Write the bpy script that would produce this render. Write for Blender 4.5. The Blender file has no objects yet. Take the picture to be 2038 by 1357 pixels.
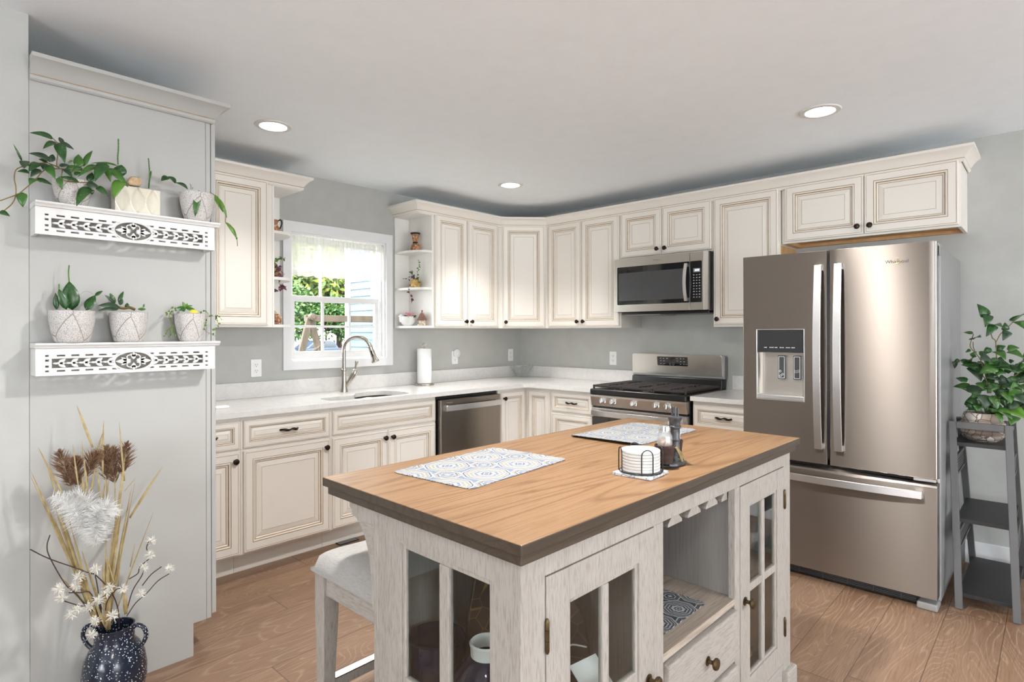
import bpy, bmesh, math, random
from math import sin, cos, pi, radians, sqrt, atan2
from mathutils import Vector, Matrix
from mathutils.geometry import tessellate_polygon
V = Vector
SC = bpy.context.scene
COL = SC.collection

# ------------------------------------------------------------------ camera
FOCAL, YAW = 1164.2822, radians(43.1089)
fw = V((cos(YAW), sin(YAW), 0)); rt = V((sin(YAW), -cos(YAW), 0)); up = V((0, 0, 1))
cx_ = rt - .0024 * up; cy_ = up + .0024 * rt
cam_d = bpy.data.cameras.new('camera'); cam = bpy.data.objects.new('camera', cam_d); COL.objects.link(cam)
cam.matrix_world = Matrix(((cx_.x, cy_.x, -fw.x, -4.292), (cx_.y, cy_.y, -fw.y, -3.862), (cx_.z, cy_.z, -fw.z, 1.3375), (0, 0, 0, 1)))
cam_d.sensor_fit = 'HORIZONTAL'; cam_d.sensor_width = 36
cam_d.lens = FOCAL / 2038 * 36
cam_d.shift_x = (1019 - 1013.1163) / 2038
cam_d.shift_y = -(678.5 - 661.1077) / 2038
cam_d.clip_start = .05; cam_d.clip_end = 200
SC.camera = cam

# ------------------------------------------------------------------ sky, sun, daylight and fill lamps, exposure
vs = SC.view_settings
vs.view_transform = 'Standard'; vs.look = 'None'; vs.gamma = 1; vs.use_curve_mapping = False
vs.exposure = 1.12
w = bpy.data.worlds.new('sky'); SC.world = w; w.use_nodes = True
bg = w.node_tree.nodes['Background']
bg.inputs[0].default_value = (.92, .96, 1.0, 1); bg.inputs[1].default_value = 6.5
sd = bpy.data.lights.new('sun', 'SUN'); sd.energy = 3.5; sd.angle = radians(1.5); sd.color = (1, .95, .85)
so = bpy.data.objects.new('sun', sd); COL.objects.link(so)
so.rotation_euler = V((.6, .55, -1.2)).to_track_quat('-Z', 'Y').to_euler()

def area(name, loc, direction, sx, sy, watts, color):
    l = bpy.data.lights.new(name, 'AREA'); l.shape = 'RECTANGLE'; l.size = sx; l.size_y = sy
    l.energy = watts; l.color = color
    o = bpy.data.objects.new(name, l); COL.objects.link(o)
    o.location = loc; o.rotation_euler = V(direction).to_track_quat('-Z', 'Y').to_euler()
    return o
# area lamps added behind the camera: upward-tilted fill, and key daylight from right rear
area('fill_rear', (-4.4, -7.93, 1.25), (0, 1, .55), 2.6, 2.1, 42, (.88, .945, 1))
area('fill_side', (-8.78, -4.4, 1.3), (1, 0, .6), 2.6, 1.9, 70, (.88, .945, 1))
area('daylight_front', (-1.3, -7.93, 1.45), (-.15, 1, .15), 1.5, 1.5, 30, (.88, .945, 1))

# ------------------------------------------------------------------ material toolkit
class NT:
    def __init__(s, name):
        s.m = bpy.data.materials.new(name); s.m.use_nodes = True
        s.t = s.m.node_tree; s.b = s.t.nodes['Principled BSDF']
    def n(s, typ, ins=None, **at):
        nd = s.t.nodes.new('ShaderNode' + typ)
        for k, v in at.items(): setattr(nd, k, v)
        for k, v in (ins or {}).items(): s.set(nd.inputs[k], v)
        return nd
    def set(s, sock, v):
        if hasattr(v, 'is_output'): s.t.links.new(v, sock)
        elif hasattr(v, 'outputs'): s.t.links.new(v.outputs[0], sock)
        else:
            if isinstance(v, tuple) and len(v) == 3 and sock.type == 'RGBA': v = (*v, 1)
            sock.default_value = v
    def p(s, **k):
        names = dict(col='Base Color', rough='Roughness', metal='Metallic', nrm='Normal', trans='Transmission Weight', ior='IOR', emi='Emission Color', emis='Emission Strength', alpha='Alpha', aniso='Anisotropic', arot='Anisotropic Rotation', tan='Tangent', coat='Coat Weight', sub='Subsurface Weight', spec='Specular IOR Level', sheen='Sheen Weight', croug='Coat Roughness')
        for a, v in k.items(): s.set(s.b.inputs[names[a]], v)
        return s.m
    def math(s, op, a, b=None, c=None, clamp=False):
        nd = s.t.nodes.new('ShaderNodeMath'); nd.operation = op; nd.use_clamp = clamp
        s.set(nd.inputs[0], a)
        if b is not None: s.set(nd.inputs[1], b)
        if c is not None: s.set(nd.inputs[2], c)
        return nd.outputs[0]
    def ramp(s, fac, *st, interp='LINEAR'):
        nd = s.t.nodes.new('ShaderNodeValToRGB'); nd.color_ramp.interpolation = interp
        e = nd.color_ramp.elements
        while len(e) < len(st): e.new(.5)
        for el, (p, c) in zip(e, st):
            el.position = p; el.color = (*c, 1) if len(c) == 3 else c
        s.set(nd.inputs[0], fac)
        return nd.outputs[0]
    def mix(s, fac, a, b, blend='MIX'):
        nd = s.t.nodes.new('ShaderNodeMix'); nd.data_type = 'RGBA'; nd.blend_type = blend
        s.set(nd.inputs[0], fac); s.set(nd.inputs[6], a); s.set(nd.inputs[7], b)
        return nd.outputs[2]
    def co(s, which='Object', scale=(1, 1, 1), rot=(0, 0, 0), loc=(0, 0, 0)):
        tc = s.n('TexCoord'); mp = s.n('Mapping')
        s.t.links.new(tc.outputs[which], mp.inputs[0])
        mp.inputs['Scale'].default_value = scale; mp.inputs['Rotation'].default_value = rot; mp.inputs['Location'].default_value = loc
        return mp.outputs[0]
    def noise(s, vec, scale, detail=3, rough=.5, dist=0, out=0):
        nd = s.n('TexNoise', {'Vector': vec, 'Scale': scale, 'Detail': detail, 'Roughness': rough, 'Distortion': dist})
        return nd.outputs[out]
    def bump(s, h, strength=.2, dist=.01):
        return s.n('Bump', {'Height': h, 'Strength': strength, 'Distance': dist}).outputs[0]

def plain(name, col, rough=.5, metal=0, var=.04, vscale=9, bump=0, bscale=300, **kw):
    t = NT(name); c = t.co('Object')
    nz = t.noise(c, vscale, 4)
    a = tuple(max(0, x * (1 - var)) for x in col); b = tuple(min(1, x * (1 + var)) for x in col)
    t.p(col=t.ramp(nz, (.3, a), (.7, b)), rough=rough, metal=metal, **kw)
    if bump: t.p(nrm=t.bump(t.noise(c, bscale, 2), bump, .002))
    return t.m

MT = {}
MT['wall'] = plain('wall_paint', (.475, .476, .452), .85, bump=.12, bscale=220)
MT['ceiling'] = plain('ceiling_paint', (.90, .945, .985), .9, var=.015, bump=.25, bscale=160)
MT['trim'] = plain('trim_paint', (.80, .80, .80), .45, var=.01)
MT['cream'] = plain('cream_cabinet_paint', (.80, .755, .69), .42, var=.012, vscale=4)
MT['glaze'] = plain('brown_glaze', (.40, .285, .17), .5, var=.15, vscale=25)
MT['cabside'] = plain('cabinet_interior_paint', (.83, .81, .77), .45, var=.01)
MT['pantry'] = plain('pale_grey_panel_paint', (.43, .425, .405), .5, var=.01)
MT['gap'] = plain('shadow_gap_wood', (.30, .27, .22), .7)
MT['rawwood'] = plain('raw_birch_ply', (.62, .36, .16), .6, var=.12, vscale=14)
MT['white'] = plain('white_paint', (.74, .735, .72), .5, var=.015)
MT['whiteplastic'] = plain('white_plastic', (.85, .84, .83), .35, var=.01)
MT['bronze'] = plain('dark_bronze', (.035, .024, .020), .32, .85, var=.2)
MT['antique'] = plain('antique_brass', (.12, .085, .045), .35, .9, var=.25, vscale=40)
MT['black'] = plain('black_enamel', (.012, .012, .013), .25, var=.1)
MT['blackmatte'] = plain('black_matte', (.014, .014, .015), .65, var=.1)
MT['castiron'] = plain('cast_iron', (.045, .036, .033), .6, .2, var=.15, bump=.2)
MT['blackglass'] = plain('black_glass', (.012, .013, .014), .05, var=.05, spec=.8)
MT['chrome'] = plain('polished_steel', (.78, .78, .78), .18, 1, var=.02)
MT['nickel'] = plain('brushed_nickel', (.52, .48, .43), .26, 1, var=.05)
MT['handle'] = plain('satin_steel_handle', (.74, .73, .73), .30, 1, var=.03)
MT['pewter'] = plain('aged_pewter', (.10, .10, .105), .42, .7, var=.35, vscale=60, bump=.5, bscale=90)
MT['greymetal'] = plain('grey_rack_paint', (.115, .113, .113), .45, .3, var=.04)
MT['greycase'] = plain('grey_appliance_case', (.36, .36, .36), .38, .5, var=.03)
MT['darkplastic'] = plain('dark_grey_plastic', (.06, .06, .063), .4, var=.06)
MT['greyplastic'] = plain('mid_grey_plastic', (.30, .29, .285), .45, var=.04)
MT['mark'] = plain('pale_print', (.72, .74, .78), .4, var=.01)
MT['gold'] = plain('gilt', (.75, .48, .16), .3, .9, var=.15)
MT['soil'] = plain('potting_soil', (.035, .022, .015), .95, var=.4, vscale=90, bump=.8, bscale=120)
MT['bark'] = plain('dark_twig', (.05, .026, .022), .8, var=.3, vscale=60)
MT['terracotta'] = plain('terracotta', (.48, .21, .09), .6, var=.2, vscale=30)
MT['paper'] = plain('white_paper', (.86, .86, .85), .9, var=.02, bump=.3, bscale=150)

def steel(name, base, rough=.28, axis='z', an=.75):
    t = NT(name)
    sc = {'y': (60, 2, 700), 'x': (2, 60, 700), 'z': (700, 700, 2)}[axis]
    c = t.co('Object', sc)
    nz = t.noise(c, 1, 2)
    t.p(col=t.ramp(nz, (.2, tuple(x * .985 for x in base)), (.8, tuple(min(1, x * 1.015) for x in base))), metal=1,
        rough=t.math('MULTIPLY_ADD', nz, .03, rough - .015), aniso=an,
        tan=t.n('Tangent', direction_type='RADIAL', axis='Z').outputs[0], arot=.25)
    return t.m
MT['steel'] = steel('brushed_stainless', (.31, .275, .247), .33, 'y', .95)
MT['steeldw'] = steel('brushed_stainless_dark', (.34, .305, .27), .30, 'x')
MT['steelsoft'] = steel('stainless_front', (.60, .565, .52), .34, 'y', .5)
MT['sinksteel'] = plain('sink_steel', (.42, .39, .36), .28, 1, var=.05)

def glass(name, col=(1, 1, 1), rough=0, ior=1.45, fac=.12):
    # thin clear pane: mostly straight-through with a reflecting coat
    t = NT(name)
    tr = t.n('BsdfTransparent', {'Color': col}); gl = t.n('BsdfGlossy', {'Roughness': .02, 'Color': (1, 1, 1)})
    fr = t.n('LayerWeight', {'Blend': .5}).outputs['Facing']; nz = t.noise(t.co('Object'), 3, 1)
    f = t.math('MULTIPLY_ADD', t.math('POWER', fr, 5), .85, fac * .6)
    f = t.math('MULTIPLY_ADD', nz, .01, f, clamp=True)
    mx = t.n('MixShader', {0: f, 1: tr, 2: gl})
    t.t.links.new(mx.outputs[0], t.t.nodes['Material Output'].inputs[0])
    return t.m
MT['pane'] = glass('clear_pane', (.97, .98, .97), fac=.03)
MT['cabglass'] = glass('cabinet_glass', (.90, .92, .91), fac=.05)
def crystal():
    t = NT('cut_crystal'); c = t.co('Object')
    tr = t.n('BsdfTransparent', {'Color': (.93, .95, .95)}); gl = t.n('BsdfGlossy', {'Roughness': .04, 'Color': (1, 1, 1)}); df = t.n('BsdfDiffuse', {'Color': (.8, .82, .82)})
    f = t.math('POWER', t.n('LayerWeight', {'Blend': .5}).outputs['Facing'], 2.5)
    m1 = t.n('MixShader', {0: t.math('MULTIPLY_ADD', f, .55, .10, clamp=True), 1: tr, 2: gl})
    m2 = t.n('MixShader', {0: t.math('MULTIPLY_ADD', t.noise(c, 40, 2), .10, .07), 1: m1.outputs[0], 2: df.outputs[0]})
    t.t.links.new(m2.outputs[0], t.t.nodes['Material Output'].inputs[0])
    return t.m
MT['crystal'] = crystal()

def wood(name, c1, c2, c3, axis=0, sc=1.0, rough=.45, bump=.12, ring=9, coat=0, spec=.5, pore=7):
    """long-grained timber: contour lines of a stretched noise field plus fine pores"""
    t = NT(name)
    s = [14, 14, 14]; s[axis] = 1.3
    c = t.co('Object', tuple(v * sc for v in s))
    f = t.noise(c, .35, 2, .5, .3)
    r = t.math('FRACT', t.math('MULTIPLY', f, ring))
    r = t.math('ABSOLUTE', t.math('SUBTRACT', r, .5))
    s2 = [260, 260, 260]; s2[axis] = pore
    fine = t.noise(t.co('Object', tuple(v * sc for v in s2)), 1, 3, .6)
    base = t.ramp(r, (0, c1), (.25, c2), (.5, c2))
    base = t.mix(t.ramp(fine, (.46, (0, 0, 0)), (.7, (1, 1, 1))), base, c3)
    t.p(col=base, rough=rough, nrm=t.bump(fine, bump, .002), coat=coat, croug=.25, spec=spec)
    return t.m
MT['oak'] = wood('oak_tabletop', (.165, .083, .034), (.27, .155, .077), (.195, .105, .048), 0, 1.0, .38, .08, 16, spec=.38)
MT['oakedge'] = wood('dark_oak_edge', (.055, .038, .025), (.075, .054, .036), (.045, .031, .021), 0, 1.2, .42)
MT['wash'] = wood('whitewashed_wood', (.40, .365, .328), (.425, .39, .352), (.30, .265, .228), 2, 1.0, .6, .35, 3, pore=30)
MT['washx'] = wood('whitewashed_wood_long', (.40, .365, .328), (.425, .39, .352), (.30, .265, .228), 0, 1.0, .6, .35, 3, pore=30)
MT['washy'] = wood('whitewashed_wood_cross', (.40, .365, .328), (.425, .39, .352), (.30, .265, .228), 1, 1.0, .6, .35, 3, pore=30)
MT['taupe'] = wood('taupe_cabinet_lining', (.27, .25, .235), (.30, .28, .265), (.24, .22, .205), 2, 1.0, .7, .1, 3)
MT['reeded'] = wood('reeded_shelf_wood', (.40, .32, .255), (.50, .42, .345), (.30, .235, .185), 0, 1.6, .55, .3, 9)
MT['frame_wood'] = wood('weathered_timber', (.06, .042, .027), (.085, .06, .04), (.04, .028, .018), 2, .6, .8, .3, 6)

def floor_mat():
    t = NT('oak_plank_floor')
    tc = t.n('TexCoord').outputs['Object']
    sp = t.n('SeparateXYZ', {0: tc}); X, Y = sp.outputs[0], sp.outputs[1]
    W, L = .2125, 1.45
    yy = t.math('DIVIDE', t.math('ADD', Y, 3.265), W)
    row = t.math('FLOOR', yy); fy = t.math('SUBTRACT', yy, row)
    rnd = t.n('TexWhiteNoise', {'W': row}, noise_dimensions='1D').outputs[0]
    xx = t.math('ADD', t.math('DIVIDE', X, L), t.math('MULTIPLY', rnd, 7.3))
    colm = t.math('FLOOR', xx); fx = t.math('SUBTRACT', xx, colm)
    cid = t.n('CombineXYZ', {0: row, 1: colm, 2: 0.0}).outputs[0]
    pr = t.n('TexWhiteNoise', {'Vector': cid}, noise_dimensions='2D')
    prv, prc = pr.outputs[0], pr.outputs[1]
    off = t.n('VectorMath', {0: prc, 1: (37., 53., 11.)}, operation='MULTIPLY').outputs[0]
    pv = t.n('VectorMath', {0: tc, 1: off}, operation='ADD').outputs[0]
    mp = t.n('Mapping', {0: pv}); mp.inputs['Scale'].default_value = (1.7, 8.5, 1)
    f = t.noise(mp.outputs[0], .62, 1.5, .45, .55)
    ring = t.math('FRACT', t.math('MULTIPLY', f, 26))
    ring = t.math('ABSOLUTE', t.math('SUBTRACT', ring, .5))
    mp2 = t.n('Mapping', {0: pv}); mp2.inputs['Scale'].default_value = (9, 170, 1)
    fine = t.noise(mp2.outputs[0], 1, 3, .6)
    mp3 = t.n('Mapping', {0: pv}); mp3.inputs['Scale'].default_value = (1.2, 5, 1)
    cloud = t.noise(mp3.outputs[0], 1.1, 3, .6)
    base = t.ramp(cloud, (.32, (.19, .103, .058)), (.55, (.265, .155, .092)), (.75, (.32, .20, .125)))
    base = t.mix(t.ramp(ring, (.0, (.75, .75, .75)), (.16, (0, 0, 0))), base, (.38, .26, .172))
    base = t.mix(t.ramp(fine, (.48, (0, 0, 0)), (.72, (.75, .75, .75))), base, (.14, .078, .046))
    hue = t.mix(t.math('MULTIPLY', prv, .35), base, (.265, .18, .13))
    # the joints between boards
    gy = t.math('MINIMUM', fy, t.math('SUBTRACT', 1, fy)); gx = t.math('MINIMUM', fx, t.math('SUBTRACT', 1, fx))
    jy = t.math('LESS_THAN', gy, .008); jx = t.math('LESS_THAN', gx, .0013)
    j = t.math('MAXIMUM', jy, jx)
    t.p(col=t.mix(t.math('MULTIPLY', j, .75), hue, (.07, .04, .025)), rough=t.math('MULTIPLY_ADD', fine, .15, .36),
        nrm=t.bump(t.math('SUBTRACT', t.math('MULTIPLY', fine, .4), j), .15, .002))
    return t.m
MT['floor'] = floor_mat()

def quartz():
    t = NT('white_quartz'); c = t.co('Object')
    n1 = t.noise(c, 9, 6, .65, 1.2); n2 = t.noise(c, 55, 3)
    v = t.math('ABSOLUTE', t.math('SUBTRACT', n1, .5))
    base = t.ramp(v, (0, (.68, .665, .655)), (.02, (.72, .70, .68)), (.1, (.75, .73, .71)))
    t.p(col=t.mix(t.ramp(n2, (.62, (0, 0, 0)), (.72, (.35, .35, .35))), base, (.72, .705, .69)), rough=.17)
    return t.m
MT['quartz'] = quartz()

def fabric(name, a, b, sc=700):
    t = NT(name); c = t.co('Object', (1, 1, 1))
    w1 = t.noise(t.co('Object', (sc, 40, sc)), 1, 2); w2 = t.noise(t.co('Object', (40, sc, sc)), 1, 2)
    h = t.math('ADD', w1, w2)
    t.p(col=t.ramp(h, (.75, a), (1.15, b)), rough=.9, sheen=.3, nrm=t.bump(h, .5, .002))
    return t.m
MT['linen'] = fabric('oatmeal_linen', (.29, .27, .255), (.43, .41, .39))

def speckled():
    t = NT('speckled_navy_enamel'); c = t.co('Object')
    v = t.n('TexVoronoi', {'Vector': c, 'Scale': 130.}); n = t.noise(c, 30, 2)
    d = t.math('SUBTRACT', v.outputs['Distance'], t.math('MULTIPLY', n, .40))
    t.p(col=t.ramp(d, (.0, (.62, .66, .72)), (.05, (.014, .019, .034))), rough=.16)
    return t.m
MT['speckle'] = speckled()

def veinpot(name='leaf_vein_stoneware'):
    t = NT(name); c = t.co('Object')
    v1 = t.n('TexVoronoi', {'Vector': c, 'Scale': 210., 'Randomness': .9}, feature='DISTANCE_TO_EDGE').outputs[0]
    c2 = t.co('Object', (1.0, 1.0, .55), (0, radians(34), radians(20)))
    v2 = t.n('TexVoronoi', {'Vector': c2, 'Scale': 13., 'Randomness': .7}, feature='DISTANCE_TO_EDGE').outputs[0]
    f1 = t.ramp(v1, (.03, (0, 0, 0)), (.16, (1, 1, 1))); f2 = t.ramp(v2, (.006, (0, 0, 0)), (.02, (1, 1, 1)))
    a = t.mix(f1, (.46, .425, .40), (.76, .735, .715)); a = t.mix(f2, (.30, .25, .22), a)
    t.p(col=a, rough=.65, nrm=t.bump(t.math('MULTIPLY', t.n('RGBToBW', {0: f1}).outputs[0], t.n('RGBToBW', {0: f2}).outputs[0]), .6, .003))
    return t.m
MT['veinpot'] = veinpot()

def leafmat(name, a, b, rough=.35, spots=None):
    t = NT(name); c = t.co('Object')
    base = t.ramp(t.noise(c, 38, 3), (.3, a), (.72, b))
    if spots:
        base = t.mix(t.ramp(t.noise(c, 130, 2), (.62, (0, 0, 0)), (.7, (.7, .7, .7))), base, spots)
    t.p(col=base, rough=rough, sub=0.0)
    return t.m
MT['leaf0'] = leafmat('dark_green_leaf', (0.012, 0.051, 0.011), (0.031, 0.105, 0.020), .3, (0.109, 0.204, 0.082))
MT['leaf1'] = leafmat('mid_green_leaf', (0.031, 0.102, 0.015), (0.058, 0.163, 0.024), .32)
MT['leaf2'] = leafmat('bright_green_leaf', (0.068, 0.177, 0.017), (0.116, 0.252, 0.031), .35)
MT['leaf3'] = leafmat('grey_green_leaf', (0.020, 0.048, 0.024), (0.051, 0.088, 0.048), .4)
MT['leafvar'] = leafmat('cream_streaked_leaf', (0.024, 0.082, 0.017), (0.068, 0.150, 0.031), .35, (0.340, 0.354, 0.170))
MT['leafpurple'] = leafmat('purple_leaf', (.09, .018, .045), (.17, .045, .085), .4, (.20, .26, .14))
MT['leafyellow'] = leafmat('yellow_leaf', (.72, .50, .04), (.82, .62, .08), .5)
MT['stem'] = leafmat('brown_stem', (.16, .10, .03), (.24, .17, .05), .6)
MT['stemgreen'] = leafmat('green_stem', (.06, .17, .03), (.12, .26, .05), .5)
MT['dryleaf'] = leafmat('dry_reed_blade', (.26, .185, .075), (.44, .34, .16), .7)
MT['reedplume'] = leafmat('brown_reed_plume', (.13, .062, .032), (.25, .14, .08), .9)
MT['feather'] = leafmat('white_plume', (.74, .735, .72), (.86, .855, .84), .9)
MT['dryflower'] = leafmat('ivory_dried_flower', (.70, .665, .60), (.84, .81, .75), .9)
MT['pink'] = leafmat('pink_petal', (.72, .20, .28), (.88, .46, .52), .6)

def cells(name, cols, scale, edge=None, rough=.4, metal=0, ew=.05):
    """patchwork of flat colours, as in painted or cut pottery"""
    t = NT(name); c = t.co('Object')
    v = t.n('TexVoronoi', {'Vector': c, 'Scale': float(scale)})
    st = [(i / len(cols), k) for i, k in enumerate(cols)]
    sx = t.n('SeparateColor', {0: v.outputs['Color']}).outputs[0]
    a = t.ramp(sx, *st, interp='CONSTANT')
    if edge:
        d = t.n('TexVoronoi', {'Vector': c, 'Scale': float(scale)}, feature='DISTANCE_TO_EDGE').outputs[0]
        a = t.mix(t.ramp(d, (ew * .6, (1, 1, 1)), (ew, (0, 0, 0))), a, edge)
    t.p(col=a, rough=rough, metal=metal)
    return t.m
MT['folkpot'] = cells('painted_folk_pottery', [(.42, .17, .06), (.58, .40, .24), (.30, .11, .05), (.62, .28, .10)], 70, (.04, .02, .015))
MT['mosaicpot'] = cells('gold_mosaic_pot', [(.62, .40, .12), (.72, .55, .25), (.50, .30, .07)], 60, (.35, .18, .05), .3)
MT['stackedstone'] = cells('tumbled_stone', [(.42, .34, .28), (.55, .50, .45), (.30, .24, .20), (.62, .58, .54)], 26, (.12, .09, .07), .5)
MT['roof'] = cells('miniature_shingle', [(.26, .12, .09), (.36, .19, .14), (.20, .10, .08)], 150, (.08, .05, .04), .7)
MT['cottage'] = cells('miniature_plaster', [(.80, .74, .62), (.70, .45, .22), (.62, .58, .56), (.78, .62, .36)], 75, (.25, .17, .13), .6)
MT['agate'] = cells('dark_gilt_veined_wood', [(.030, .018, .014), (.045, .026, .018), (.022, .014, .012)], 16, (.16, .09, .03), .35, 0, .012)
MT['florals'] = cells('rose_painted_china', [(.84, .80, .72)] * 7 + [(.70, .10, .17), (.18, .30, .14), (.82, .45, .46)], 75, None, .15)
MT['vasenavy'] = plain('cobalt_glaze', (.010, .012, .035), .08, var=.2)
MT['tilemat'] = cells('blue_grey_tile_mat', [(.62, .66, .72), (.78, .77, .74)], 40, (.25, .30, .42))

def medallion(name, ground, dark, light, accent, per=.15, rough=.55):
    """a repeat of ringed rosettes, printed in object x and y"""
    t = NT(name); tc = t.n('TexCoord').outputs['Object']
    def rings(ox, oy, size):
        m = t.n('Mapping', {0: tc}); m.inputs['Scale'].default_value = (1 / per, 1 / per, 0); m.inputs['Location'].default_value = (ox, oy, 0)
        fr = t.n('VectorMath', {0: m.outputs[0]}, operation='FRACTION').outputs[0]
        ce = t.n('VectorMath', {0: fr, 1: (.5, .5, 0)}, operation='SUBTRACT').outputs[0]
        s = t.n('SeparateXYZ', {0: ce}); x, y = s.outputs[0], s.outputs[1]
        r = t.math('SQRT', t.math('ADD', t.math('MULTIPLY', x, x), t.math('MULTIPLY', y, y)))
        th = t.math('ARCTAN2', y, x)
        pet = t.math('MULTIPLY', t.math('SINE', t.math('MULTIPLY', th, 8)), .012)
        return t.math('DIVIDE', t.math('ADD', r, pet), size), th
    r1, th1 = rings(0, 0, .5); r2, _ = rings(.5, .5, .30)
    cA = t.ramp(r1, (0, dark), (.07, light), (.13, dark), (.20, light), (.34, accent), (.44, light), (.50, ground), (.60, light), (.66, ground), (.76, light), (.80, dark), (.85, light), (.92, accent), (.99, accent), interp='CONSTANT')
    cB = t.ramp(r2, (0, light), (.18, accent), (.42, light), (.52, dark), (.60, ground), (.80, light), (.9, accent), interp='CONSTANT')
    sel = t.math('GREATER_THAN', r1, .93)
    col = t.mix(sel, cA, cB)
    spk = t.noise(tc, 420, 1)
    col = t.mix(t.ramp(spk, (.56, (0, 0, 0)), (.62, (.55, .55, .55))), col, dark)
    t.p(col=col, rough=rough)
    return t.m
MT['mat_blue'] = medallion('medallion_print_vinyl', (.30, .285, .24), (.07, .09, .155), (.43, .43, .42), (.175, .22, .285), .155)
MT['mat_black'] = medallion('dark_medallion_print', (.10, .11, .12), (.03, .035, .04), (.55, .57, .58), (.055, .06, .07), .12)

def emit(name, col, s):
    t = NT(name); nz = t.noise(t.co('Object'), 5, 0)
    t.p(col=(.9, .9, .9), emi=t.ramp(nz, (0, col), (1, col)), emis=s); return t.m
MT['lamp'] = emit('lit_diffuser', (1, .93, .82), 9)
MT['led'] = emit('blue_clock_digits', (.35, .6, 1), 3.5)

# ------------------------------------------------------------------ mesh toolkit (everything in room metres)
class MB:
    def __init__(s): s.v = []; s.f = []; s.m = []
    def add(s, vs, fs, m=0):
        o = len(s.v); s.v += [tuple(p) for p in vs]
        for f in fs: s.f.append(tuple(i + o for i in f)); s.m.append(m)
        return s
    def box(s, x0, x1, y0, y1, z0, z1, m=0):
        if x0 > x1: x0, x1 = x1, x0
        if y0 > y1: y0, y1 = y1, y0
        if z0 > z1: z0, z1 = z1, z0
        vs = [(x, y, z) for z in (z0, z1) for y in (y0, y1) for x in (x0, x1)]
        return s.add(vs, [(0, 2, 3, 1), (4, 5, 7, 6), (0, 1, 5, 4), (2, 6, 7, 3), (0, 4, 6, 2), (1, 3, 7, 5)], m)
    def obox(s, o, U, W, N, m=0):
        o, U, W, N = V(o), V(U), V(W), V(N)
        vs = [o + U * a + W * b + N * c for c in (0, 1) for b in (0, 1) for a in (0, 1)]
        fs = [(0, 2, 3, 1), (4, 5, 7, 6), (0, 1, 5, 4), (2, 6, 7, 3), (0, 4, 6, 2), (1, 3, 7, 5)]
        if U.cross(W).dot(N) < 0: fs = [f[::-1] for f in fs]
        return s.add(vs, fs, m)
    def lathe(s, prof, c, seg=32, m=0, M=None, sx=1, sy=1, a0=0, a1=2 * pi, cap=True):
        full = abs(a1 - a0 - 2 * pi) < 1e-6; n = seg if full else seg + 1
        vs = []
        for r, z in prof:
            for i in range(n):
                a = a0 + (a1 - a0) * i / seg
                p = V((r * cos(a) * sx, r * sin(a) * sy, z))
                if M is not None: p = M @ p
                vs.append(V(c) + p)
        fs = []
        for j in range(len(prof) - 1):
            for i in range(seg):
                k = (i + 1) % n
                fs.append((j * n + i, j * n + k, (j + 1) * n + k, (j + 1) * n + i))
        if cap and full and prof[0][0] > 1e-6: fs.append(tuple(range(n))[::-1])
        if cap and full and prof[-1][0] > 1e-6: fs.append(tuple(range((len(prof) - 1) * n, len(prof) * n)))
        return s.add(vs, fs, m)
    def tube(s, pts, r, seg=8, m=0, cap=True, closed=False, flat=1.0):
        pts = [V(p) for p in pts]; n = len(pts)
        rr = r if isinstance(r, (list, tuple)) else [r] * n
        up_ = V((0, 0, 1)); vs = []; fr = None
        for i, p in enumerate(pts):
            a = pts[i - 1] if (i > 0 or closed) else p
            b = pts[(i + 1) % n] if (i < n - 1 or closed) else p
            d = (b - a)
            if d.length < 1e-9: d = V((0, 0, 1))
            d.normalize()
            if fr is None:
                u = d.cross(up_)
                if u.length < .05: u = d.cross(V((1, 0, 0)))
            else: u = fr - d * fr.dot(d)
            u.normalize(); fr = u; w_ = d.cross(u)
            for k in range(seg):
                t = 2 * pi * k / seg
                vs.append(p + u * (cos(t) * rr[i]) + w_ * (sin(t) * rr[i] * flat))
        fs = []
        for i in range(n if closed else n - 1):
            j = (i + 1) % n
            for k in range(seg):
                l = (k + 1) % seg
                fs.append((i * seg + k, i * seg + l, j * seg + l, j * seg + k))
        if cap and not closed:
            fs.append(tuple(range(seg))[::-1]); fs.append(tuple(range((n - 1) * seg, n * seg)))
        return s.add(vs, fs, m)
    def prism(s, poly, fn, h0, h1, m=0, holes=(), ms=None):
        """poly (and holes) in 2D, fn(a, b, h) -> point; solid between h0 and h1"""
        loops = [list(poly)] + [list(h) for h in holes]
        flat = [p for l in loops for p in l]
        tri = tessellate_polygon([[V((p[0], p[1], 0)) for p in l] for l in loops])
        n = len(flat); vs = [fn(a, b, h0) for a, b in flat] + [fn(a, b, h1) for a, b in flat]
        fs = [tuple(t) for t in tri] + [tuple(i + n for i in t[::-1]) for t in tri]
        s.add(vs, fs, m)
        o = len(s.v) - 2 * n; k = 0
        for l in loops:
            for i in range(len(l)):
                j = (i + 1) % len(l)
                s.f.append((o + k + i, o + k + j, o + n + k + j, o + n + k + i)); s.m.append(m if ms is None else ms)
            k += len(l)
        return s
    def ball(s, c, r, seg=16, rings=10, m=0, sc=(1, 1, 1), M=None):
        prof = [(max(1e-7, sin(pi * i / rings)) * 1.0, -cos(pi * i / rings)) for i in range(rings + 1)]
        vs = []
        for q, z in prof:
            for i in range(seg):
                a = 2 * pi * i / seg
                p = V((q * cos(a) * r * sc[0], q * sin(a) * r * sc[1], z * r * sc[2]))
                if M is not None: p = M @ p
                vs.append(V(c) + p)
        fs = [(j * seg + i, j * seg + (i + 1) % seg, (j + 1) * seg + (i + 1) % seg, (j + 1) * seg + i) for j in range(rings) for i in range(seg)]
        return s.add(vs, fs, m)
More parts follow.
